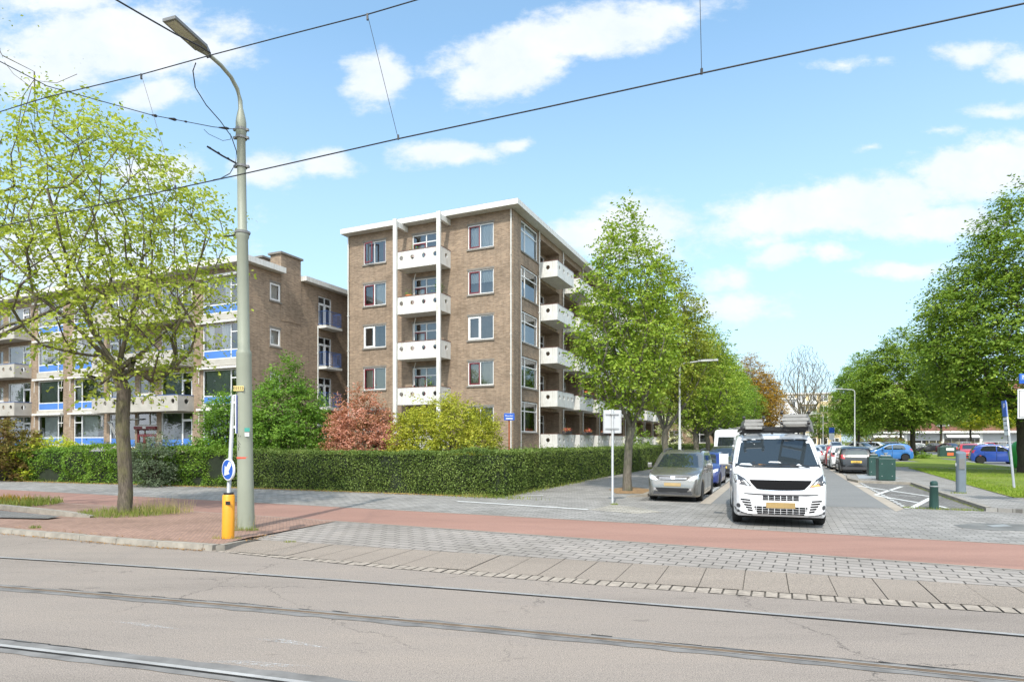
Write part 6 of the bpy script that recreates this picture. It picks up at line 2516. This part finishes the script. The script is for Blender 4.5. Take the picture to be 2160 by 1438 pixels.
def skeleton_mesh(name, targets, fork, r0, seed, mat, parent, leader=None, step=.45, sag=.15, rmin=.007, wob=.03, base_flare=1.25, power=.5, ntrunk=10, upbias=.5, limbs=7):
    rr = np.random.default_rng(seed)
    nodes, par = [np.array([0, 0, 0.])], [-1]
    H = leader or fork
    k = max(3, int(H / .45))
    for i in range(1, k + 1):
        z = H * i / k
        w = wob * (1 if z < fork else 2.2)
        nodes.append(np.array([nodes[-1][0] + rr.normal() * w, nodes[-1][1] + rr.normal() * w, z]))
        par.append(i - 1)
    n_tr = len(nodes)
    first = min(i for i in range(n_tr) if nodes[i][2] >= fork * .92)
    fk = nodes[first]
    dist = np.linalg.norm(targets - fk, axis=1)
    order = list(np.argsort(dist))
    # a few well separated targets first: they become the main limbs, straight from the fork
    mid = [i for i in order if .45 * dist.max() < dist[i] < .80 * dist.max() and targets[i][2] > fork + .9]
    guides = []
    for _ in range(limbs):
        if not mid:
            break
        g = max(mid, key=lambda i: min([9e9] + [np.linalg.norm((targets[i] - fk) / dist[i] - (targets[j] - fk) / dist[j]) for j in guides]) if guides else targets[i][2])
        guides.append(g)
        mid.remove(g)
    order = guides + [i for i in order if i not in guides]
    dirs = [np.array([0, 0, 1.])] * len(nodes)
    tips = []
    for ti in order:
        t = targets[ti]
        A = np.array(nodes[first:])
        d = A - t
        hor = np.linalg.norm(d[:, :2], axis=1)
        dn = np.linalg.norm(d, axis=1)
        turn = 1 + (d * np.array(dirs[first:])).sum(1) / (dn + 1e-6)      # 0 straight on, 2 straight back
        cost = dn * (1 + .55 * turn) + np.maximum(0, d[:, 2] + upbias * hor) * 1.3
        j = int(np.argmin(cost)) + first
        if ti in guides:
            j = first + (len([g for g in guides if g == ti]) and guides.index(ti) % max(1, min(3, n_tr - first)))
            d = np.array([nodes[j] - t])
            hor = np.zeros(len(A))
        p0 = nodes[j]
        L_ = np.linalg.norm(t - p0)
        m = max(1, int(L_ / step))
        side_ = rr.normal(size=3) * L_ * (.07 if ti not in guides else .05)
        prev = j
        for q in range(1, m + 1):
            f = q / m
            p = p0 + (t - p0) * f + side_ * math.sin(math.pi * f)
            p[2] -= sag * L_ * .25 * math.sin(math.pi * f) * (1 if hor[j - first] > .3 else -.3)
            dv = p - nodes[prev]
            nodes.append(p)
            dirs.append(dv / (np.linalg.norm(dv) + 1e-9))
            par.append(prev)
            prev = len(nodes) - 1
        tips.append(prev)
    cnt = np.zeros(len(nodes))
    for t_ in tips:
        cnt[t_] += 1
    for i in range(len(nodes) - 1, 0, -1):
        cnt[par[i]] += cnt[i]
    tot = max(cnt[0], 1)
    rad = np.maximum(rmin, r0 * (np.maximum(cnt, .4) / tot) ** power)
    for i in range(n_tr):
        z = nodes[i][2]
        if z <= fork:
            rad[i] = max(rad[i], r0 * (1 - .22 * z / fork)) * (1 + (base_flare - 1) * math.exp(-z / .35))
    V, Fc = [], []
    ring = {}

    def mk(i, r_, d):
        n = ntrunk if r_ > r0 * .55 else (6 if r_ > r0 * .12 else 4)
        d = d / (np.linalg.norm(d) + 1e-9)
        ref = np.array([0, 0, 1.]) if abs(d[2]) < .9 else np.array([1., 0, 0])
        a = np.cross(d, ref)
        a /= np.linalg.norm(a)
        b = np.cross(d, a)
        s = len(V)
        for q in range(n):
            th = 2 * math.pi * q / n
            V.append(nodes[i] + (a * math.cos(th) + b * math.sin(th)) * r_)
        return s, n
    main = {}
    for i in range(1, len(nodes)):
        p = par[i]
        if p not in main or rad[i] > rad[main[p]]:
            main[p] = i
    for i in range(1, len(nodes)):
        p = par[i]
        d = nodes[i] - nodes[p]
        if p in ring and main.get(p) == i and ring[p][2] > 0:
            s0, n0 = ring[p][:2]
        else:
            s0, n0 = mk(p, min(rad[p], rad[i] * 1.25) if i >= n_tr else rad[p], d)
        r_ = rad[i]
        n1 = n0
        d2 = d / (np.linalg.norm(d) + 1e-9)
        ref = np.array([0, 0, 1.]) if abs(d2[2]) < .9 else np.array([1., 0, 0])
        a = np.cross(d2, ref)
        a /= np.linalg.norm(a)
        b = np.cross(d2, a)
        s1 = len(V)
        for q in range(n1):
            th = 2 * math.pi * q / n1
            V.append(nodes[i] + (a * math.cos(th) + b * math.sin(th)) * r_)
        # match rings by the nearest rotation
        c0 = V[s0] - nodes[p]
        best = min(range(n1), key=lambda q: np.linalg.norm((V[s1 + q] - nodes[i]) / (r_ + 1e-6) - c0 / (np.linalg.norm(c0) + 1e-6)))
        for q in range(n1):
            Fc.append((s0 + q, s0 + (q + 1) % n0, s1 + (best + q + 1) % n1, s1 + (best + q) % n1))
        ring[i] = (s1, n1, r_)
    me = bpy.data.meshes.new(name)
    me.from_pydata([tuple(v) for v in V], [], Fc)
    finish(me, [mat], None, True)
    o = bpy.data.objects.new(name, me)
    COL.objects.link(o)
    o.parent = parent
    return np.array(nodes), par, tips


def foliage(centers, n, sig, size, rr, up=.6, droop=.3, aspect=.55, flat=.35):
    """leaves set along short twigs that fan out from each centre, away from the crown's middle"""
    k = max(2, int(round(n / 9)))
    m = max(3, int(round(n / k)))
    N = len(centers)
    c = np.repeat(centers, k, axis=0)
    mid = centers.mean(axis=0)
    out = c - mid
    out[:, 2] *= .35
    out /= np.linalg.norm(out, axis=1)[:, None] + 1e-9
    d = out * .75 + rr.normal(size=c.shape) * np.array([1, 1, flat * 1.4])
    d /= np.linalg.norm(d, axis=1)[:, None]
    L_ = (np.array(sig)[:2].mean() * 2.6) * rr.uniform(.6, 1.3, N * k)
    st = c + rr.normal(size=c.shape) * np.array(sig) * .45
    t = np.tile((np.arange(m) + .5) / m, N * k) + rr.normal(size=N * k * m) * .05
    D, ST, LL = np.repeat(d, m, axis=0), np.repeat(st, m, axis=0), np.repeat(L_, m)
    P = ST + D * (t * LL)[:, None]
    P[:, 2] -= droop * LL * t * t * .8
    sd_ = np.cross(D, np.array([0, 0, 1.]))
    sd_ /= np.linalg.norm(sd_, axis=1)[:, None] + 1e-9
    sg = np.where(np.arange(len(P)) % 2 == 0, 1., -1.)[:, None]
    nr = rr.normal(size=P.shape) * .55
    nr[:, 2] += .55 + up * .5
    nr += np.repeat(out, m, axis=0) * .35
    nr /= np.linalg.norm(nr, axis=1)[:, None]
    a = D * .6 + sd_ * sg * .9 + rr.normal(size=P.shape) * .35
    a[:, 2] -= droop
    a -= (a * nr).sum(1)[:, None] * nr
    a /= np.linalg.norm(a, axis=1)[:, None] + 1e-9
    b = np.cross(nr, a)
    s_ = (size * rr.uniform(.55, 1.25, len(P)))[:, None]
    P = P + a * s_ * .45 + rr.normal(size=P.shape) * size * .15
    V = np.empty((len(P), 4, 3))
    V[:, 0] = P - a * s_ * .5
    V[:, 1] = P + b * s_ * aspect * .5 + nr * s_ * .09
    V[:, 2] = P + a * s_ * .5
    V[:, 3] = P - b * s_ * aspect * .5 + nr * s_ * .09
    return V.reshape(-1, 3)


def tree(name, loc, prof, fork, r0, ntar, nleaf, size, lm, bm_, label, group=None, seed=1, leader=None, sig=(.3, .3, .2), mind=.35, shell=.55, off=lambda z: (0, 0), cat='tree', up=.6, droop=.3,
         upbias=.5, squash=1.0, along=0, rz=0, power=.5, flare=1.25, limbs=7, sag=.15, rmin=.007):
    e = emp(name, loc, rz, label, cat, group)
    T = envelope(prof, ntar, seed, mind, shell, off, squash)
    nodes, par, tips = skeleton_mesh('trunk', T, fork, r0, seed, bm_, e, leader, upbias=upbias, power=power, base_flare=flare, limbs=limbs, sag=sag, rmin=rmin)
    rr = np.random.default_rng(seed + 50)
    if nleaf:
        V = [foliage(T, nleaf, sig, size, rr, up=up, droop=droop)]
        if along:
            tw = nodes[len(nodes) // 5:]
            tw = tw[tw[:, 2] > prof[0][0]]
            V.append(foliage(tw, along, (.16, .16, .10), size, rr, up=up, droop=droop))
        raw_quads('crown', np.concatenate(V), [lm], parent=e)
    return e


def bush(name, loc, prof, n, nleaf, size, lm, label, seed, sig=(.16, .16, .13), group=None, squash=1.0, shell=.33, stems=True, cat='shrub', sprigs=0):
    e = emp(name, loc, 0, label, cat, group)
    T = envelope(prof, n, seed, .10, shell, squash=squash)
    rr = np.random.default_rng(seed)
    if sprigs:
        k = rr.choice(len(T), sprigs)
        T = np.concatenate([T, T[k] * np.array([1.07, 1.07, 1.08]) + rr.normal(size=(sprigs, 3)) * .08])
    raw_quads('foliage', foliage(T, nleaf, sig, size, rr, up=.4, droop=.1), [lm], parent=e)
    if stems:
        q = MB()
        for t in T[rr.choice(len(T), min(60, len(T)))]:
            q.tube([(t[0] * .15, t[1] * .15, 0), (t[0] * .6, t[1] * .6, t[2] * .6), tuple(t)], [.03, .018, .006], 5)
        q.build('stem', m_barkd, e)
    return e


# yellow-green tree on the island
tree('broadleaf_tree', G(262, 1081, .06), [(3.1, .9), (4.1, 1.9), (5.2, 2.5), (6.6, 3.0), (7.9, 2.9), (9.0, 2.1), (9.9, 1.2), (10.4, .4)], 3.55, .160, 340, 54, .125, m_lf_spring, m_bark,
     'yellow green tree in young leaf standing on the brick island', seed=21, sig=(.26, .26, .15), mind=.42, shell=.5, off=lambda z: (-.30 * min(1, max(0, (z - 4) / 3)) - .35 * max(0, z - 7.5), 0), upbias=.9, along=2, power=.56, squash=.8, flare=1.12)
# nearly bare tree left of the frame, its branches reach in
p = at(-265, 930, 14.5)
p.z = 0.05
tree('bare_tree', p, [(3.5, 1.5), (4.6, 3.9), (6.2, 5.0), (8, 5.0), (9.6, 5.0), (11, 4.7), (12.4, 3.2), (13.2, 1.2)], 2.6, .21, 460, 3, .065, m_lf_bronze, m_bark,
     'nearly bare tree reaching in from the left edge with small buds', seed=5, sig=(.35, .35, .25), mind=.45, shell=.45, upbias=.35, power=.58)

# row of street trees on the left pavement
P_ST = [(2.9, .4), (3.5, 1.15), (4.5, 1.75), (5.8, 1.95), (7.2, 1.75), (8.3, 1.35), (9.2, .95), (10.0, .5), (10.7, .12)]
GST = 'street trees on the left pavement'
stA = tree('street_tree', S(-5.32, 22.4), P_ST, 2.3, .15, 310, 60, .145, m_lf_street, m_bark2, 'nearest green street tree, beside the white sign back', GST, seed=31, sig=(.27, .27, .17), mind=.30, shell=.42, upbias=1.6,
           power=.5, along=1)
P_SB = [(3.6, .4), (4.2, 1.2), (5.0, 1.9), (6.2, 2.15), (7.4, 1.95), (8.5, 1.5), (9.4, 1.0), (10.3, .5), (11.0, .12)]
stB = tree('street_tree', S(-5.32, 30.4), P_SB, 2.3, .15, 310, 62, .150, m_lf_bronze, m_bark2, 'bronze tinged street tree, second from the corner', GST, seed=37, sig=(.28, .28, .18), mind=.30, shell=.42, upbias=1.6,
           power=.5, along=1)


def tclone(src, loc, rz, sc, lm, label, group=None):
    o = copy_tree(src)
    o.location = loc
    o.rotation_euler = (0, 0, rz)
    o.scale = sc if isinstance(sc, tuple) else (sc,) * 3
    tag(o, label)
    if group:
        o['group'] = group
    if lm is not None:
        for ch in o.children:
            if ch.name.startswith('crown'):
                ch.material_slots[0].link = 'OBJECT'
                ch.material_slots[0].material = lm
    return o


for s_, src, rz, sc, lm, lab in (
        (41.4, stA, 2.0, (1.15, 1.15, .96), m_lf_street, 'green street tree third from the corner, behind the left street lamp'),
        (48.0, stB, 1.0, (1.15, 1.15, .95), m_lf_street, 'green street tree fourth along the left pavement'),
        (54.0, stA, 4.0, (1.2, 1.2, .92), m_lf_mid, 'fresh green street tree fifth along the left pavement'),
        (61.0, stB, 3.0, (1.2, 1.2, .92), m_lf_mid, 'fresh green street tree sixth along the left pavement'),
        (69.0, stA, 5.0, (1.25, 1.25, .92), m_lf_mid, 'fresh green street tree seventh, left of the copper tree'),
        (78.0, stB, .6, (1.3, 1.3, .95), m_lf_mid, 'last fresh green street tree before the copper tree')):
    tclone(src, S(-5.25, s_), rz, sc, lm, lab, GST)
tclone(stB, S(-4.3, 92), 1.3, (1.75, 1.75, 1.30), m_lf_copper, 'copper coloured tree down the street left of the bare tree', 'trees down the street')
tclone(stA, S(-3.2, 108), 2.6, (1.8, 1.8, 1.2), m_lf_copper, 'paler copper tree just behind the first copper one', 'trees down the street')

# big trees on the lawn
P_BIG = [(3.4, 1.2), (4.3, 3.9), (5.6, 4.9), (7.5, 5.0), (9.6, 4.5), (11.4, 3.6), (13.0, 2.5), (14.3, 1.4), (15.4, .3)]
big = tree('lawn_tree', at(2166, 930, 32.6), P_BIG, 3.3, .36, 800, 126, .185, m_lf_dark, m_barkd, 'largest dark green tree filling the right edge over the lawn', 'lawn trees', seed=41, sig=(.42, .42, .2), mind=.45,
           shell=.26, leader=12, upbias=.4, up=1.0, droop=.5)
big.location.z = .1
P_T2 = [(3.1, 1.0), (3.8, 3.1), (5.2, 4.0), (6.9, 4.1), (8.8, 3.6), (10.3, 2.6), (11.5, 1.4), (12.5, .3)]
t2 = tree('lawn_tree', at(1927, 930, 59.5), P_T2, 3.0, .23, 560, 90, .235, m_lf_dark, m_barkd, 'round dark green tree right of the bright blue hatchback', 'lawn trees', seed=47, sig=(.42, .42, .2), mind=.42, shell=.30, off=lambda z: (-1.1, 0),
          leader=8.5, upbias=.4, up=1.0, droop=.5)
t2.location.z = .15
GT = 'trees down the street'
tclone(t2, S(8.9, 92, .1), 1.1, (.72, .72, 1.04), m_lf_mid, 'green tree behind the tall right hand street lamp', GT)
tclone(t2, S(10.8, 117, .1), 2.1, (.8, .8, .85), m_lf_mid, 'hazy green tree between the two right hand street lamps', GT)
tclone(stA, S(7.5, 140, .1), 2.7, (1.9, 1.9, .86), m_lf_mid, 'pale green tree behind the far street lamp', GT)
tclone(t2, at(1985, 930, 84), 3.3, (.62, .62, .80), m_lf_dark, 'slim dark tree in front of the shops left of the ticket pillar', 'lawn trees')
tclone(t2, at(2048, 930, 88), 4.1, (.55, .55, .58), m_lf_yel, 'young yellow green tree before the shops above the ticket pillar', 'lawn trees')
tclone(t2, at(2128, 930, 82), 5.0, (.50, .50, .62), m_lf_yel, 'young yellow green tree behind the leaning parking sign', 'lawn trees')
tclone(t2, at(1900, 930, 112), 0.4, (.9, .9, .7), m_lf_dark, 'low green tree beside the shop row, left of the round tree', 'lawn trees')
p = at(1693, 930, 125)
p.z = 0
tree('bare_tree', p, [(7.5, .6), (9, 2.8), (12, 5.0), (15, 5.4), (18, 4.2), (20.5, 2.2), (22, .5)], 5.5, .46, 800, 0, .1, m_lf_bronze, m_bark, 'tall bare tree at the end of the street', seed=61, mind=.35, shell=.5,
     leader=15, upbias=1.2, power=.56, sag=-.05, limbs=9, rmin=.03)
p = at(1728, 930, 150)
p.z = 0
tree('bare_tree', p, [(6, .5), (9, 2.0), (12, 2.4), (15, 1.6), (16.5, .3)], 5, .2, 120, 5, .16, m_lf_bronze, m_barkd, 'thin sparse tree in front of the cream flats', seed=63, mind=.6, shell=.5, leader=12, upbias=.7)

# trees on the far side of the tram road, seen only as reflections in the windows
for i, (r_, s_, sc) in enumerate(((-62, -9, 1.1), (-52, -13, .9), (-74, -3, 1.2), (-84, 7, 1.0), (-43, -16, 1.0), (-95, 16, 1.3), (26, -18, 1.2), (40, -8, 1.0))):
    tclone(t2, S(r_, s_), i * 1.3, sc, m_lf_mid, 'green tree across the tram road, mirrored in the block windows', 'trees across the tram road')

# garden shrubs
BU = 'garden shrubs behind the hedge'


def bpos(px, d):
    q = at(px, 930, d)
    q.z = 0
    return q


bush('shrub', bpos(602, 27.2), [(.1, 1.2), (1.2, 1.75), (2.4, 1.9), (3.4, 1.55), (4.3, .85), (5.0, .45), (5.4, .1)], 480, 72, .12, m_lf_bush, 'big green shrub right of the mast before the left block', 71, group=BU, sprigs=50,
     sig=(.2, .2, .15))
bush('shrub', bpos(478, 26.6), [(.1, .9), (1.5, 1.0), (2.8, .95), (3.6, .6), (4.2, .1)], 190, 63, .12, m_lf_bush, 'lighter green shrub lobe left of the mast', 72, group=BU, sprigs=30, sig=(.2, .2, .15))
bush('shrub', bpos(766, 25.4), [(.1, 1.25), (1.0, 1.45), (2.0, 1.5), (2.8, 1.25), (3.3, .8), (3.55, .3)], 420, 72, .095, m_lf_pink, 'pinkish red shrub beside the golden one', 73, group=BU, sprigs=50)
bush('shrub', bpos(945, 24.6), [(.1, 1.9), (.9, 2.15), (1.9, 2.2), (2.6, 2.0), (3.1, 1.5), (3.4, .7)], 700, 72, .09, m_lf_gold, 'golden yellow green shrub in front of the corner block', 74, group=BU, sprigs=70)
bush('shrub', bpos(18, 28.5), [(.1, 1.2), (1.4, 1.4), (2.3, 1.0), (2.8, .2)], 180, 60, .12, m_lf_brown, 'brownish shrub at the left edge above the hedge', 75, group=BU)
bush('shrub', bpos(100, 29.5), [(.1, 1.3), (1.2, 1.5), (1.7, 1.0), (2.05, .2)], 180, 60, .11, m_lf_yel, 'low yellow green rose shrub at the left above the hedge', 76, group=BU)
bush('shrub', bpos(330, 25.2), [(.1, .8), (.9, 1.0), (1.6, .85), (2.0, .2)], 170, 63, .08, m_lf_blue, 'grey green rounded shrub right of the island tree trunk', 77, group=BU)
bush('shrub', bpos(450, 27.6), [(.1, .7), (1.2, .85), (1.8, .6), (2.05, .1)], 150, 63, .08, m_lf_mid, 'clipped round green shrub left of the sign post', 78, group=BU)
bush('shrub', bpos(1347, 46), [(.1, 1.1), (1.2, 1.15), (2.2, .8), (2.9, .15)], 100, 36, .14, m_lf_mid, 'bright green shrub under the balconies by the first street trunk', 79, group=BU)
bush('shrub', bpos(1424, 62), [(.1, 1.3), (1.8, 2.1), (3.4, 2.0), (4.8, 1.2), (5.6, .2)], 150, 40, .17, m_lf_cream, 'cream flowering shrub behind the left street lamp', 80, group=BU)
for i, (px, d, w, h, lm, lab) in enumerate(((1850, 96, 4.0, 2.2, m_lf_mid, 'green shrub mass left of the shops'), (1880, 98, 3.0, 2.5, m_lf_brown, 'russet shrub beside the shops'), (1826, 92, 2.2, 2.4, m_lf_brown, 'russet shrub near the tall street lamp'))):
    bush('shrub', bpos(px, d), [(.1, w * .8), (h * .5, w), (h * .85, w * .7), (h, w * .2)], 120, 34, .22, lm, lab, 90 + i, group='shrubs beside the far car park', stems=False, sig=(.3, .3, .2))
bush('shrub', bpos(1932, 58.6) + Vector((0, 0, .1)), [(.05, 1.1), (.4, 1.0), (.7, .5)], 60, 40, .14, m_lf_mid, 'low leafy growth around the round tree trunk', 95, stems=False)

# hedges
def hedge(name, line, depth, h, dens, size, lm, label, seed, rough=.06, topvar=.05, group=None):
    """line: front base line in (r, s); depth runs away from the viewer side (to the left of the line's direction)"""
    from mathutils import noise as mn
    rr = np.random.default_rng(seed)
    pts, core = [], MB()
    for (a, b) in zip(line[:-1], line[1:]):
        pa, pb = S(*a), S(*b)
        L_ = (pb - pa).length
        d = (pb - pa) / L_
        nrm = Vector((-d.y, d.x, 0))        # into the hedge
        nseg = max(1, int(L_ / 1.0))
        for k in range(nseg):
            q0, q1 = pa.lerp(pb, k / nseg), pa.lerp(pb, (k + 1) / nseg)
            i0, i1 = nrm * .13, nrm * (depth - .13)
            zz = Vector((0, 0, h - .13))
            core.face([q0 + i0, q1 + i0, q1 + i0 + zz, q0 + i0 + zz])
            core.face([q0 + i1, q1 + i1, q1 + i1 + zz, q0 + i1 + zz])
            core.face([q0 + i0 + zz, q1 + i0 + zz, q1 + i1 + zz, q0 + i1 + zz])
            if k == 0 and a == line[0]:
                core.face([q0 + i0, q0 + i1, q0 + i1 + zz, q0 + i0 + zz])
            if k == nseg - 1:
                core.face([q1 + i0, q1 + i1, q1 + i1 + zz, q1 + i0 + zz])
            dist = max(18.0, ((q0 + q1) / 2).length)
            n = int(dens * (q1 - q0).length * (h + depth) * (21 / dist) ** 1.3)
            u = rr.uniform(0, 1, n)
            v = rr.uniform(0, h + depth, n)
            for uu, vv in zip(u, v):
                p = q0.lerp(q1, uu)
                if vv < h:
                    o_, z = 0.0, vv
                else:
                    o_, z = vv - h, h
                bmp = mn.noise(Vector((p.x * 1.3, p.y * 1.3, z * 1.6))) * rough + mn.noise(Vector((p.x * .35 + 9, p.y * .35, 0))) * topvar
                if vv < h:
                    o_ -= bmp * 1.5
                else:
                    z += bmp
                edge = min(abs(vv - h), .25) / .25
                if vv > h and rr.random() < .08:
                    z += rr.exponential(.07)
                if vv < h:
                    o_ += (1 - edge) * .05 + abs(rr.normal()) * .03 * (1 - edge)
                else:
                    z -= (1 - edge) * .05 + abs(rr.normal()) * .03 * (1 - edge)
                q = p + nrm * o_
                pts.append((q.x, q.y, z))
    P = np.array(pts) + rr.normal(size=(len(pts), 3)) * .025
    V = leaf_quads(P, size, up=.25, droop=0, aspect=.6)
    e = emp(name, (0, 0, 0), 0, label, 'hedge', group)
    e.location = S(*line[0])
    raw_quads('foliage', V, [lm], parent=e).location = -e.location
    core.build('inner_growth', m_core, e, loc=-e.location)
    return e


HG = 'garden hedges'
hedge('hedge', [(-20.2, 17.72), (-8.50, 18.23)], 1.15, 1.48, 1150, .066, m_lf_hedge, 'clipped dark green hedge facing the tram road right of the mast', 101, rough=.10, topvar=.09, group=HG)
hedge('hedge', [(-8.50, 18.24), (-8.42, 31), (-7.95, 41), (-7.95, 100)], 1.1, 1.50, 800, .070, m_lf_hedge, 'clipped green hedge running down the side street under the balconies', 102, rough=.04, group=HG)
hedge('hedge', [(-44, 15.2), (-33.6, 16.3), (-20.35, 17.65)], 1.3, 1.50, 1200, .085, m_lf_hedge2, 'looser wild green hedge left of the mast behind the island tree', 103, rough=.26, topvar=.36, group=HG)
for px, d, lab in ((400, 25.8, 'weathered wooden post in the hedge left of the sign post'), (78, 28.4, 'weathered wooden post at the far left of the hedge')):
    q = MB()
    q.box(-.05, -.05, 0, .05, .05, 1.3)
    q.box(-.06, -.06, 1.301, .06, .06, 1.33)
    o = q.build('wooden_post', m_concpost)
    o.location = bpos(px, d)
    tag(o, lab, 'post')


# grass, weeds, litter
m_blade = leaf_mat('grass_blades', [C('5e7030'), C('72843a'), C('8e9250'), C('a09868')], .3, gain=1.05)
m_blade2 = leaf_mat('dry_grass', [C('7e7c48'), C('98905c'), C('a89c6c'), C('727a40')], .3, gain=1.1)


def blades(name, pts, h, w, mat, label=None, kind='stuff', spread=.25):
    n = len(pts)
    P = np.asarray(pts, float)
    a = rng.uniform(0, 6.283, n)
    hh = h * rng.uniform(.4, 1.15, n)
    side_ = np.stack([np.cos(a), np.sin(a), np.zeros(n)], 1) * (w / 2)
    tip = P + np.stack([rng.normal(size=n) * spread * hh, rng.normal(size=n) * spread * hh, hh], 1)
    V = np.empty((n, 3, 3))
    V[:, 0], V[:, 1], V[:, 2] = P - side_, P + side_, tip
    o = raw_quads(name, V.reshape(-1, 3), [mat], nper=3)
    return tag(o, label, None, None, kind)


def ring_pts(c, n, ra, rb, z):
    a = rng.uniform(0, 6.283, n)
    r_ = np.sqrt(rng.uniform(0, 1, n))
    return [(c.x + ra * q * math.cos(t), c.y + rb * q * math.sin(t), z) for t, q in zip(a, r_)]


c0 = G(275, 1082, .05)
blades('grass', ring_pts(c0, 1500, 1.15, .95, .05), .17, .014, m_blade)
blades('grass', ring_pts(c0 + Vector((.75, .1, 0)), 260, .75, .5, .05), .42, .010, m_blade2, spread=.2)
c0 = G(40, 1065, .06)
blades('weeds', ring_pts(G(20, 1063, .06), 1300, 1.3, 1.1, .06), .20, .03, m_blade)
blades('weeds', ring_pts(G(-30, 1060, .06), 500, 1.2, .9, .06), .22, .05, m_lf_copper)
blades('grass', ring_pts(G(508, 1112, .04), 170, .32, .18, .04), .40, .008, m_blade2, spread=.14)
blades('grass', ring_pts(G(520, 1118, .04), 160, .25, .12, .04), .09, .010, m_blade)
blades('grass', ring_pts(G(478, 1136, .06), 120, .28, .1, .06), .08, .01, m_blade2)
blades('grass', ring_pts(G(612, 1143, .0), 60, .12, .06, 0), .05, .01, m_blade)
blades('grass', ring_pts(G(74, 1114, .08), 80, .12, .08, .09), .07, .01, m_blade)
blades('grass', ring_pts(G(1296, 1064, 0), 80, .12, .08, 0), .07, .012, m_blade)
blades('grass', ring_pts(G(2022, 1040, .1), 120, .28, .16, .1), .07, .012, m_blade)
blades('grass', [tuple(S(r_, s_ + rng.normal() * .05, .0)) for r_, s_ in zip(rng.uniform(3.0, 4.8, 420), rng.uniform(19.7, 19.85, 420))], .08, .012, m_blade)
blades('grass', [tuple(S(4.80 + rng.normal() * .02, s_, .0)) for s_ in rng.uniform(19.8, 30, 500)], .06, .012, m_blade)
pts = []
for k in range(1700):
    u = rng.uniform()
    if u < .45:
        r_ = rng.uniform(-40, -8.7)
        s_ = float(np.interp(r_, [-44, -33.6, -20.35, -8.7], [15.2, 16.3, 17.65, 18.2])) - abs(rng.normal()) * .18
    elif u < .75:
        s_ = 18.2 + abs(rng.normal()) * 5
        r_ = float(np.interp(s_, [18.2, 31, 41], [-8.6, -8.4, -7.9])) + abs(rng.normal()) * .15
    else:
        r_, s_ = -9.0 + rng.normal() * .9, 18.1 - abs(rng.normal()) * .25
    pts.append(tuple(S(r_, s_, 0)))
blades('weeds', pts, .16, .022, m_blade)
pts = [tuple(S(r_, float(np.interp(r_, [-44, -33.6, -20.35, -8.7], [15.2, 16.3, 17.65, 18.2])) - .1 - abs(rng.normal()) * .15, .01)) for r_ in rng.uniform(-40, -8.6, 5200)]
P = np.array(pts)
tag(raw_quads('fallen_leaves', leaf_quads(P + np.array([0, 0, .012]), .055, up=3.0), [leaf_mat('dry_leaves', [C('6a5428'), C('94743c'), C('a88a50'), C('7a6a34')], .1)]), kind='stuff')
pts = []
for k in range(900):
    r_ = -8.95 - rng.exponential(5.0)
    pts.append(tuple(S(r_, c_kerb(r_) - abs(rng.normal()) * .05 - .01, .012)))
for k in range(260):
    pts.append(tuple(S(-9.0 - rng.uniform(-.05, .25), c_kerb(-9.0) + rng.uniform(0, 1.6), .03)))
for k in range(500):
    r_ = rng.uniform(-30, -9.3)
    pts.append(tuple(S(r_, c_kerb(r_) + .17 + abs(rng.normal()) * .10, .10)))
P = np.array(pts)
tag(raw_quads('leaf_litter', leaf_quads(P, .035, up=3.0), [leaf_mat('kerb_litter', [C('5a4428'), C('7c5c38'), C('947448'), C('6a5a34')], .1)]), kind='stuff')
# tufts along the lawn edge and over the near lawn
pts = []
for k in range(26000):
    s_ = 23.6 + (46.5 - 23.6) * rng.uniform() ** 1.5
    r_ = 6.9 - .5 * math.sin(s_ * .09) + rng.exponential(5.0)
    if r_ < 32:
        pts.append(tuple(S(r_, s_, .13)))
blades('grass', pts, .085, .03, leaf_mat('lawn_blades', [C('5c7422'), C('708a2a'), C('869836'), C('98a04a')], .3, gain=1.1), spread=.5)
pts = [tuple(at(x, 930, d) * 1) for x, d in zip(rng.uniform(1950, 2075, 900), rng.uniform(99, 103, 900))]
pts = [(a, b, .1) for a, b, c in pts]
blades('reeds', pts, 1.8, .10, m_blade2, spread=.18)
# far tree belt closing the view at the end of the street
T = []
for k in range(900):
    x = rng.uniform(60, 260)
    T.append((x, 205 + rng.normal() * 4 - (x - 60) * .12, abs(rng.normal()) * 3.2 + rng.uniform(0, 3)))
tag(raw_quads('far_woods', foliage(np.array(T), 14, (1.2, 1.2, .9), .55, rng, up=.6), [m_lf_mid]), kind='stuff')
